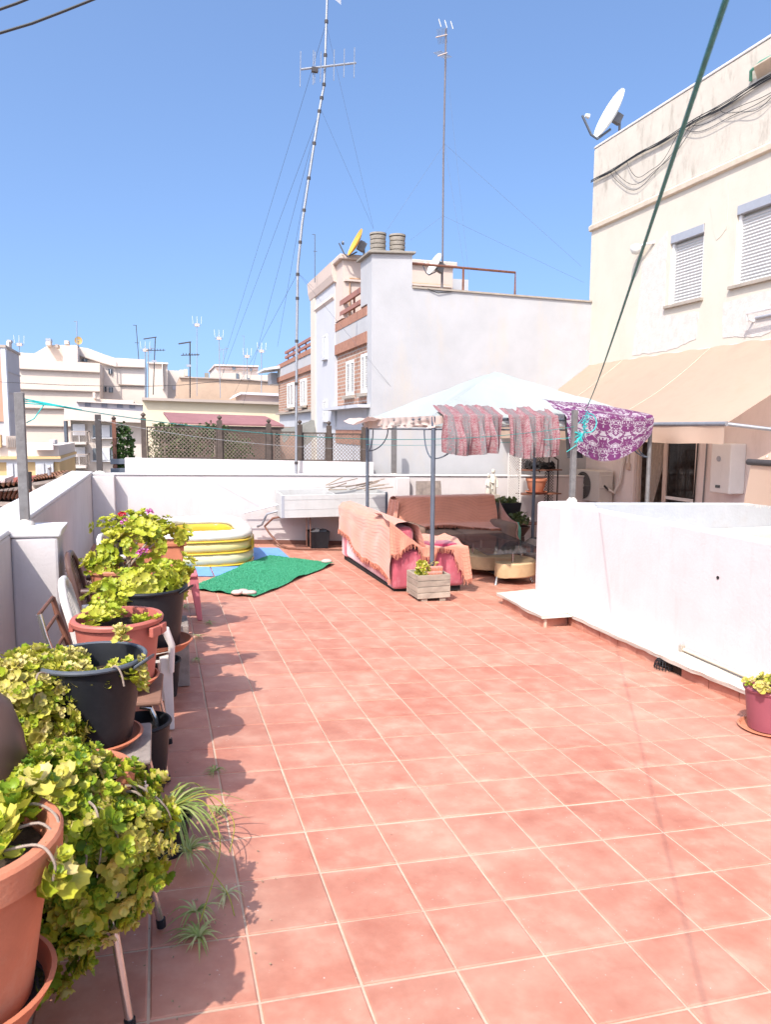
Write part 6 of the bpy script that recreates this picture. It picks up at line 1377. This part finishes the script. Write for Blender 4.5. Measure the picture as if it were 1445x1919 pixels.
# ---- leaf sprigs
plect_m = leaf_mat('trailing_leaf', [(0,(.06,.14,.012)),(.22,(.22,.32,.02)),(.5,(.44,.45,.035)),(.75,(.56,.50,.10)),(1,(.62,.50,.25))], .3)
geran_m = leaf_mat('geranium_leaf', [(0,(.06,.14,.015)),(.28,(.22,.31,.02)),(.6,(.42,.43,.035)),(1,(.54,.48,.09))], .3)
dry_m = leaf_mat('yellowing_leaf', [(0,(.32,.32,.035)),(.5,(.55,.48,.11)),(1,(.66,.54,.30))], .3)
def plect_sprig(seed):
    r = np.random.default_rng(seed); mb = MB()
    for lev, (s_, tilt, zz) in enumerate(((.046,.15,0),(.040,.35,.012),(.030,.6,.022),(.018,.95,.030))):
        for k in range(2 if lev else 3):
            a = lev*math.pi/2+k*(math.pi if lev else 2.1)+r.uniform(-.35,.35); ti = tilt+r.uniform(-.25,.25)
            d = np.array([math.cos(a)*math.cos(ti), math.sin(a)*math.cos(ti), math.sin(ti)]); nn = np.array([-math.cos(a)*math.sin(ti), -math.sin(a)*math.sin(ti), math.cos(ti)])
            L = s_*r.uniform(.8,1.2); leaf_shape(mb, np.array([0,0,zz])+d*.006, d, nn, L, L*r.uniform(.85,1.0), r.uniform(.5,1.6), 7, .10)
    return mb
def geran_sprig(seed):
    r = np.random.default_rng(seed); mb = MB()
    for k in range(6):
        a = k*1.05+r.uniform(-.4,.4); ti = r.uniform(.1,.8); d = np.array([math.cos(a)*math.cos(ti), math.sin(a)*math.cos(ti), math.sin(ti)])
        base = d*r.uniform(.01,.035); nn = nrm(np.array([0,0,1.0])+np.array([math.cos(a),math.sin(a),0])*r.uniform(-.5,.6)); L = r.uniform(.045,.075)
        leaf_shape(mb, base, nrm(d+np.array([0,0,-.3])), nn, L, L*1.08, r.uniform(.4,1.5), 8, .12); 
    return mb
PS = [plect_sprig(k).mesh('leaf_sprig', plect_m, smooth='all') for k in range(6)]; PD = [plect_sprig(20+k).mesh('leaf_sprig', dry_m, smooth='all') for k in range(3)]
GS = [geran_sprig(40+k).mesh('leaf_sprig', geran_m, smooth='all') for k in range(6)]
def sprigs(root, pts, meshes, scale, limit=280, mass_name='leaf_mass'):
    L = Vector(root.location); mass = {}
    for i, (p, nv) in enumerate(pts):
        me = random.choice(meshes); q = Vector(nrm(np.asarray(nv)+rand_dir()*.35)).to_track_quat('Z', 'Y'); sc = scale*random.uniform(.5,1.4)
        rot = q.to_matrix() @ Matrix.Rotation(random.uniform(0, 6.28), 3, 'Z')
        if i < limit:
            o = bpy.data.objects.new('leaf_sprig', me); COL.objects.link(o); o.parent = root; o.location = Vector(p)-L; o.rotation_euler = rot.to_euler(); o.scale = (sc, sc, sc)
        else:
            mb = mass.setdefault(me.materials[0].name, (MB(), me.materials[0]))[0]; R_ = np.array(rot)*sc; co = np.zeros(len(me.vertices)*3); me.vertices.foreach_get('co', co)
            mb.add(co.reshape(-1,3)@R_.T+np.asarray(p), [tuple(f.vertices) for f in me.polygons])
    for mb, m_ in mass.values(): part(root, mass_name, mb, m_, smooth='all', stuff=True)
def dome(c, r, n, lo=-1.0, face=None, lump=.12):
    out = []
    while len(out) < n:
        d = rand_dir()
        if d[2] < lo: continue
        if face is not None and d@nrm(face) < -.45 and random.random() < .7: continue
        k = 1+lump*noise.noise(Vector(d*2.5)+Vector(c))*2; p = np.asarray(c)+d*np.asarray(r)*k; nv = nrm(d/np.asarray(r)+np.array([0,0,.8]))
        out.append((p, nv))
    return out
CAMF = (.35,-.8,.45)
# 1 nearest terracotta pot
n1 = potted('potted_plant', 'nearest terracotta pot with a few trailing shoots at the lower left', 'plant', -.462, 1.80, .365, .15, .212, .40, terracotta, .075, .020, soilz=.86)
saucer('deep clay saucer with dark water under the nearest terracotta pot', -.462, 1.80, .336, .205, .075, saucer_m, water_m)
sprigs(n1, [((-.42+random.uniform(-.15,.10), 1.86+random.uniform(-.12,.12), .735+random.uniform(0,.05)), (.1,-.1,1)) for _ in range(34)]+[((-.262+.01*k, 1.70+.02*k, .70-.02*k+.02*(k%2)), (.5,-.4,.6)) for k in range(5)]+[((-.30,1.93,.80),(0,0,1)),((-.29,1.95,.775),(.2,0,1))], PS, .95)
for P in ([(-.40,1.90,.74),(-.31,1.88,.785),(-.25,1.83,.775),(-.235,1.78,.74)], [(-.36,1.74,.75),(-.27,1.70,.775),(-.235,1.68,.74),(-.24,1.68,.70)], [(-.38,1.80,.75),(-.28,1.79,.78),(-.235,1.77,.73),(-.23,1.76,.68)]): part(n1, 'stem', MB().tube(spline(P), .0032, 6), stem_m, smooth=True)
# 2 upturned brown pot at the frame edge
bp_ = thing('upturned_pot', 'dark brown upturned pot at the left edge behind the nearest pot', 'pot', tuple(at(-35,1440,2.35)))
q = at(-52,1445,2.45); part(bp_, 'body', MB().lathe([(.165,-.12),(.16,-.02),(.145,.10),(.115,.20),(.08,.235),(.0,.24)], q, 32), brown_plastic, smooth=True)
part(bp_, 'post', MB().tube([q-np.array([0,0,.1]), (q[0],q[1],fz(q[0],q[1]))], .05, 10), dark_wood)
# 3 trailing bush on the nearest steel chair
n3 = potted('potted_plant', 'big trailing bush spilling over its terracotta pot on the nearest steel chair', 'plant', -.27, 2.40, .40, .12, .165, .22, terracotta, .05, .016)
pts = dome((-.31,2.33,.44), (.225,.25,.245), 560, -.7, CAMF, .2)+dome((-.37,2.17,.28), (.13,.12,.19), 170, -.9, CAMF, .25)+dome((-.22,2.19,.40), (.15,.12,.17), 170, -.8, CAMF, .25)+dome((-.17,2.32,.44), (.15,.20,.19), 150, -.8, CAMF, .25)+dome((-.30,2.32,.42), (.18,.20,.20), 260, -.9, CAMF, .2)
random.shuffle(pts); sprigs(n3, pts, PS*2+PD, .74, 290)
for k in range(13):
    a = random.uniform(-2.4, .6); p = np.array([-.30+.17*math.cos(a), 2.33+.19*math.sin(a), .60+random.uniform(-.03,.04)]); e = random.uniform(.7,1.25); w = random.uniform(-.05,.05)
    P = [p, p+np.array([.05*math.cos(a)+w*.3,.05*math.sin(a),-.01]), p+np.array([.095*math.cos(a)+w,.095*math.sin(a),-.08*e]), p+np.array([.09*math.cos(a)+w*1.6,.10*math.sin(a)+w*.5,-.17*e])]
    sp_ = spline(P); part(n3, 'stem', MB().tube(sp_, list(np.linspace(.0042,.0022,len(sp_))), 5), stem_m, smooth=True)
# 4 black bucket with the second bush
n4 = potted('potted_plant', 'big black bucket with yellowing trailing leaves spilling to the left', 'plant', -.27, 3.17, .425, .145, .20, .335, black_plastic, .02, .010, handles=2, rim_m=grey_rim, soilz=.72)
saucer('clay saucer under the big black bucket', -.27, 3.17, .398, .19, .035, saucer_m)
pts = dome((-.52,3.12,.55), (.20,.24,.22), 400, -.9, CAMF, .22)+dome((-.52,3.16,.69), (.19,.17,.07), 150, -.1, CAMF, .25)+[((-.27+.16*math.cos(a), 3.17+.15*math.sin(a), .70+random.uniform(0,.05)), (.1,-.2,1)) for a in np.random.default_rng(3).uniform(1.9,5.2,50)]+[((-.17+random.uniform(-.06,.04),3.10+random.uniform(-.08,.06),.69+random.uniform(0,.03)),(0,-.1,1)) for _ in range(14)]+[((-.085,3.06,.76-.022*k),(.6,-.4,.5)) for k in range(6)]+[((-.16,3.24,.80+.012*k),(0,-.2,1)) for k in range(4)]+dome((-.50,3.02,.40), (.15,.15,.22), 230, -.9, CAMF)
random.shuffle(pts); sprigs(n4, pts, PS+PD*2, .76, 290)
for P in ([(-.20,3.0,.75),(-.17,2.965,.775),(-.15,2.95,.75),(-.14,2.945,.70)], [(-.40,3.02,.74),(-.44,2.97,.77),(-.455,2.95,.70),(-.46,2.95,.62)]): part(n4, 'stem', MB().tube(spline(P), .0035, 5), stem_m, smooth=True)
# 5 terracotta tub
n5 = potted('potted_plant', 'reddish terracotta tub with low green shoots on the ladder back chair', 'plant', -.205, 3.88, .425, .165, .205, .325, terra_red, .03, .016, handles=1, soilz=.84)
saucer('clay saucer under the reddish terracotta tub', -.205, 3.88, .398, .195, .045, saucer_m)
sprigs(n5, [((-.235+random.uniform(-.12,.05), 3.90+random.uniform(-.12,.10), .715+random.uniform(0,.07)), (0,-.1,1)) for _ in range(22)]+[((-.22+.02*k, 3.97, .76+.028*k), (0,-.2,1)) for k in range(5)]+[((-.08+random.uniform(-.03,.03),3.84+random.uniform(-.05,.05),.73),(0,0,1)) for _ in range(6)], GS, .55)
# 6 black geranium tub on the white chair
n6 = potted('potted_plant', 'black tub of large leaved geraniums on the white resin chair', 'plant', -.06, 4.56, .405, .165, .205, .345, black_plastic, .02, .012, handles=2, rim_m=black_plastic)
saucer('orange clay saucer under the black geranium tub', -.02, 4.56, .378, .205, .05, saucer_m)
pts = dome((-.09,4.64,.735), (.18,.15,.095), 46, -.3, CAMF, .35)+dome((-.27,4.52,.70), (.11,.10,.07), 26, -.8, CAMF, .3); random.shuffle(pts); sprigs(n6, pts, GS, .72, 280)
for k in range(8): part(n6, 'stem', MB().tube([(-.08+random.uniform(-.06,.06),4.58+random.uniform(-.06,.06),.66), (-.12+random.uniform(-.16,.16),4.64+random.uniform(-.1,.1),.80)], .007, 6), stem_m)
# 7 round terracotta bowl
n7 = potted('potted_plant', 'round terracotta bowl of geraniums on the brown resin chair', 'plant', -.27, 5.58, .40, .15, .205, .30, terracotta, .03, .014)
pts = dome((-.17,5.62,.82), (.19,.15,.13), 54, -.5, CAMF, .35)+dome((-.37,5.52,.72), (.09,.11,.06), 22, -.6, CAMF, .3); random.shuffle(pts); sprigs(n7, pts, GS, .72, 280)
for k in range(9): part(n7, 'stem', MB().tube([(-.25+random.uniform(-.06,.06),5.58+random.uniform(-.06,.06),.64), (-.2+random.uniform(-.2,.2),5.62+random.uniform(-.12,.12),.86)], .008, 6), stem_m)
# 8 small black pot
n8 = potted('potted_plant', 'small black pot of sparse geranium between the tub and the bowl', 'plant', .02, 5.25, .36, .11, .145, .27, black_plastic, .02, .008)
bx8 = thing('wooden_box', 'upturned wooden box under the small black geranium pot', 'box', (.02,5.25,fz(.02,5.25))); part(bx8, 'box', MB().box(-.14,.18,5.1,5.4,fz(.02,5.25),.36), grey_wood, bevel=.006)
sprigs(n8, dome((.05,5.25,.68), (.13,.12,.07), 26, -.3, CAMF)+[((.13+.012*k,5.24,.66+.025*k),(.3,-.2,1)) for k in range(6)], GS, .75)
# 9 terracotta trough, far chair
n9 = thing('potted_plant', 'terracotta trough of geraniums on the far white resin chair', 'plant', (-.02,6.5,.45))
part(n9, 'trough', MB().prism([(-.24,6.40,.46),(.18,6.40,.46),(.205,6.40,.70),(-.265,6.40,.70)], (0,.20,0)), terracotta, bevel=.012); part(n9, 'trough_rim', MB().box(-.28,.222,6.385,6.615,.701,.74), terracotta, bevel=.01); part(n9, 'stand', MB().box(-.20,.14,6.42,6.58,fz(0,6.5)+.42,.458), white_plastic)
pts = dome((-.02,6.5,.77), (.25,.13,.085), 46, -.3, CAMF, .3); random.shuffle(pts); sprigs(n9, pts, GS, .65)
# 10 flowering geranium at the back of the row
n10 = potted('potted_plant', 'flowering pink and red geranium in a black pot at the back of the row', 'plant', -.22, 7.05, .42, .13, .17, .28, black_plastic, .02, .008)
bx10 = thing('wooden_box', 'upturned wooden box under the flowering geranium', 'box', (-.22,7.05,fz(-.22,7.05))); part(bx10, 'box', MB().box(-.40,-.04,6.88,7.22,fz(-.22,7.05),.42), grey_wood, bevel=.006)
pts = dome((-.20,7.02,.79), (.27,.18,.105), 74, -.5, CAMF, .4); random.shuffle(pts); sprigs(n10, pts, GS, .68)
for k in range(9): part(n10, 'stem', MB().tube([(-.22+random.uniform(-.05,.05),7.05,.68), (-.2+random.uniform(-.25,.25),7.02+random.uniform(-.12,.12),.88)], .008, 6), stem_m)
pinkf, redf = mat('pink_petal', (.55,.13,.36), .6, .15, 30), mat('red_petal', (.42,.015,.03), .6, .15, 30)
def flower(root, c, r, m_): 
    part(root, 'flower_head', leaf_cloud(ell_pts(c, (r,r,r*.7), 34, -.5, .6), .022), m_, smooth='all')
flower(n10, at(233,978,6.86), .036, pinkf); flower(n10, at(228,964,6.88), .022, redf); flower(n10, at(280,958,6.9), .024, pinkf); flower(n10, at(277,987,6.85), .02, pinkf); flower(n7, at(267,1034,5.4), .034, pinkf)
# 11 plum pot by the right wall
n11 = potted('potted_plant', 'plum plastic pot of yellow succulents by the right wall', 'plant', 3.735, 3.735, fz(3.735,3.735)+.018, .125, .155, .27, purple_plastic, .025, .010)
saucer('terracotta saucer under the plum pot', 3.735, 3.735, fz(3.735,3.735)+.001, .185, .022, terracotta)
sprigs(n11, [((3.735+random.uniform(-.13,.12), 3.735+random.uniform(-.13,.1), fz(3.65,3.7)+.28+random.uniform(0,.05)), (-.1,-.1,1)) for _ in range(30)]+[((3.585,3.67+.03*k,fz(3.65,3.7)+.30+.02*(k%3)),(-.5,-.2,.8)) for k in range(5)], PD+PS[:2], .8)
# 12 dry plant in a terracotta pot at the foot of the left wall
n12 = potted('potted_plant', 'old terracotta pot of dry wiry stems at the foot of the left wall', 'plant', -.66, 6.95, fz(-.66,6.95), .11, .15, .27, terracotta, .03, .012)
for k in range(60):
    a = random.uniform(0, 6.28); L = random.uniform(.15,.42); P = [(-.66,6.95,.22),(-.66+.4*L*math.cos(a),6.95+.3*L*math.sin(a),.22+.5*L),(-.66+L*math.cos(a)*.9,6.95+.6*L*math.sin(a),.22+random.uniform(.3,.8)*L)]
    part(n12, 'stem', MB().tube(P, .0028, 4), stem_m)
sprigs(n12, [((-.66+random.uniform(-.3,.2),6.9+random.uniform(-.15,.15),.35+random.uniform(0,.18)),(0,0,1)) for _ in range(14)], PS, .6)
# planter plant
n13 = thing('succulent', 'small yellow green succulent in the wooden planter', 'plant', (2.84,7.84,zp+.22))
sprigs(n13, dome((2.84,7.85,zp+.32), (.065,.065,.10), 60, -.6), PS, .55); part(n13, 'stem', MB().tube([(2.84,7.85,zp+.2),(2.85,7.84,zp+.36)], .006, 5), stem_m)
sprigs(n13, [((2.95+.02*k,7.90,zp+.36+.02*(k%3)),(0,0,1)) for k in range(5)], PD, .4)
# 14 empty dark pots under the chairs
for lab, x, y, r0, r1, h in (('tall black pot standing on the tiles under the terracotta tub', -.10, 3.62, .10, .135, .33), ('black pot on the tiles behind the white chair leg', .0, 4.95, .09, .12, .24), ('grey black pot on the tiles beside the brown chair', .09, 5.72, .08, .11, .20)):
    potted('black_pot', lab, 'pot', x, y, fz(x,y), r0, r1, h, black_plastic, .02, .006, group='empty black pots on the floor')
# ---- spider plants on the tiles
spider_m = leaf_mat('spider_leaf', [(0,(.13,.21,.04)),(.35,(.30,.36,.10)),(.7,(.52,.53,.25)),(1,(.64,.60,.38))], .3)
def spider(label, x, y, z0, n, L, wd, grp, lean=(0,0), pot=None):
    t = thing('spider_plant', label, 'plant', (x, y, z0), grp)
    if pot: part(t, 'pot', MB().lathe(pot_profile(pot*.75, pot, pot*1.5, .02, .008, .006), (x,y,z0), 28), black_plastic, smooth=True); base = z0+pot*1.4
    else: base = z0+.004
    mb = MB()
    for k in range(n):
        a = random.uniform(0, 6.28); l = L*random.uniform(.5,1.1); up = random.uniform(.35,1.0); d = np.array([math.cos(a)+lean[0], math.sin(a)+lean[1], 0]); d /= max(.3, np.linalg.norm(d)); s_ = np.array([-d[1], d[0], 0])*wd
        V = []; m_ = 6
        for i in range(m_+1):
            q = i/m_; p = np.array([x,y,base])+d*l*q*(1-.25*up)+np.array([0,0,l*(up*q*1.1-up*1.25*q*q)+ .01])
            p[2] = max(p[2], fz(p[0],p[1])+.006); w = (1-q**2.2)*(.5+.5*min(1,q*5)); V += [p-s_*w+np.array([0,0,.25*wd*w]), p-np.array([0,0,.0]), p+s_*w+np.array([0,0,.25*wd*w])]
        mb.add(V, [(3*i+k2, 3*i+k2+1, 3*i+k2+4, 3*i+k2+3) for i in range(m_) for k2 in (0, 1)])
    part(t, 'leaves', mb, spider_m, smooth='all', stuff=True); return t
gsp = 'spider plants on the tiles'
s_a = spider('large spider plant in a black pot behind the nearest steel chair', .0, 3.02, fz(0,3), 60, .40, .006, gsp, (.35,.0), .10)
spider('bushy spider plantlet hanging beside the big spider plant', .075, 2.80, .06, 40, .17, .0035, gsp, (.1,-.1))
spider('spider plant tuft rooted nearest the camera on the shaded tiles', .095, 2.42, fz(.1,2.42), 30, .15, .0045, gsp)
spider('second tuft just behind the tuft nearest the camera', .09, 2.53, fz(.1,2.55)+.02, 22, .13, .0045, gsp)
for lab, u, v, L in (('small spider plantlet on a grout line right of the nearest tuft', 425, 1682, .10), ('small spider plantlet in the round pot shadow', 408, 1525, .08), ('spider plantlet at the edge of the black bucket shadow', 402, 1450, .08), ('tiny spider plantlet beside the white chair', 368, 1240, .08), ('spider plantlet in the grout beyond the white chair', 372, 1196, .12), ('farthest spider plantlet beside the row of pots', 392, 1170, .10), ('wispy spider plant beside the pink stool', 345, 1142, .20)):
    d = ray(u, v); tt = (FC-CAM[2])/(d[2]-FA*d[0]-FB*d[1]); P = CAM+d*tt; spider(lab, P[0], P[1], fz(P[0],P[1]), 20, L, .004, gsp)
for k, P in enumerate(([(.02,3.0,.16),(.14,2.9,.22),(.19,2.7,.14),(.10,2.45,.02)], [(.02,3.0,.16),(.16,3.0,.20),(.26,2.95,.10),(.24,2.9,-.01)], [(.05,2.82,.1),(.12,2.72,.08),(.2,2.6,.02),(.22,2.51,-.02)], [(.02,3.05,.2),(.12,3.15,.18),(.2,3.2,.05),(.22,3.22,-.02)])):
    part(s_a, 'runner', MB().tube(spline(P), .0022, 5), dry_m, smooth=True)

# ---- fallen leaves and grit swept along the row of pots
lit = MB()
for k in range(150):
    x = random.gauss(.12, .14); y = random.uniform(1.9, 7.6); p = np.array([x, y, fz(x,y)+.006]); s_ = random.uniform(.004,.012); leaf_shape(lit, p, (math.cos(k),math.sin(k),.05), (0,0,1), s_, s_*random.uniform(.4,.8), .6, 6, 0)
for k in range(110):
    x = random.uniform(.3, 4.0); y = random.uniform(2.0, 9.0); p = np.array([x, y, fz(x,y)+.004]); s_ = random.uniform(.003,.009); leaf_shape(lit, p, (math.cos(k*2.1),math.sin(k*2.1),.05), (0,0,1), s_, s_*.7, .5, 5, 0)
o = part(None, 'leaf_litter', lit, mat('dry_litter', (.30,.22,.13), .9, .4, 20)); o['kind'] = 'stuff'; o['label'] = 'dry leaves and grit scattered on the tiles'
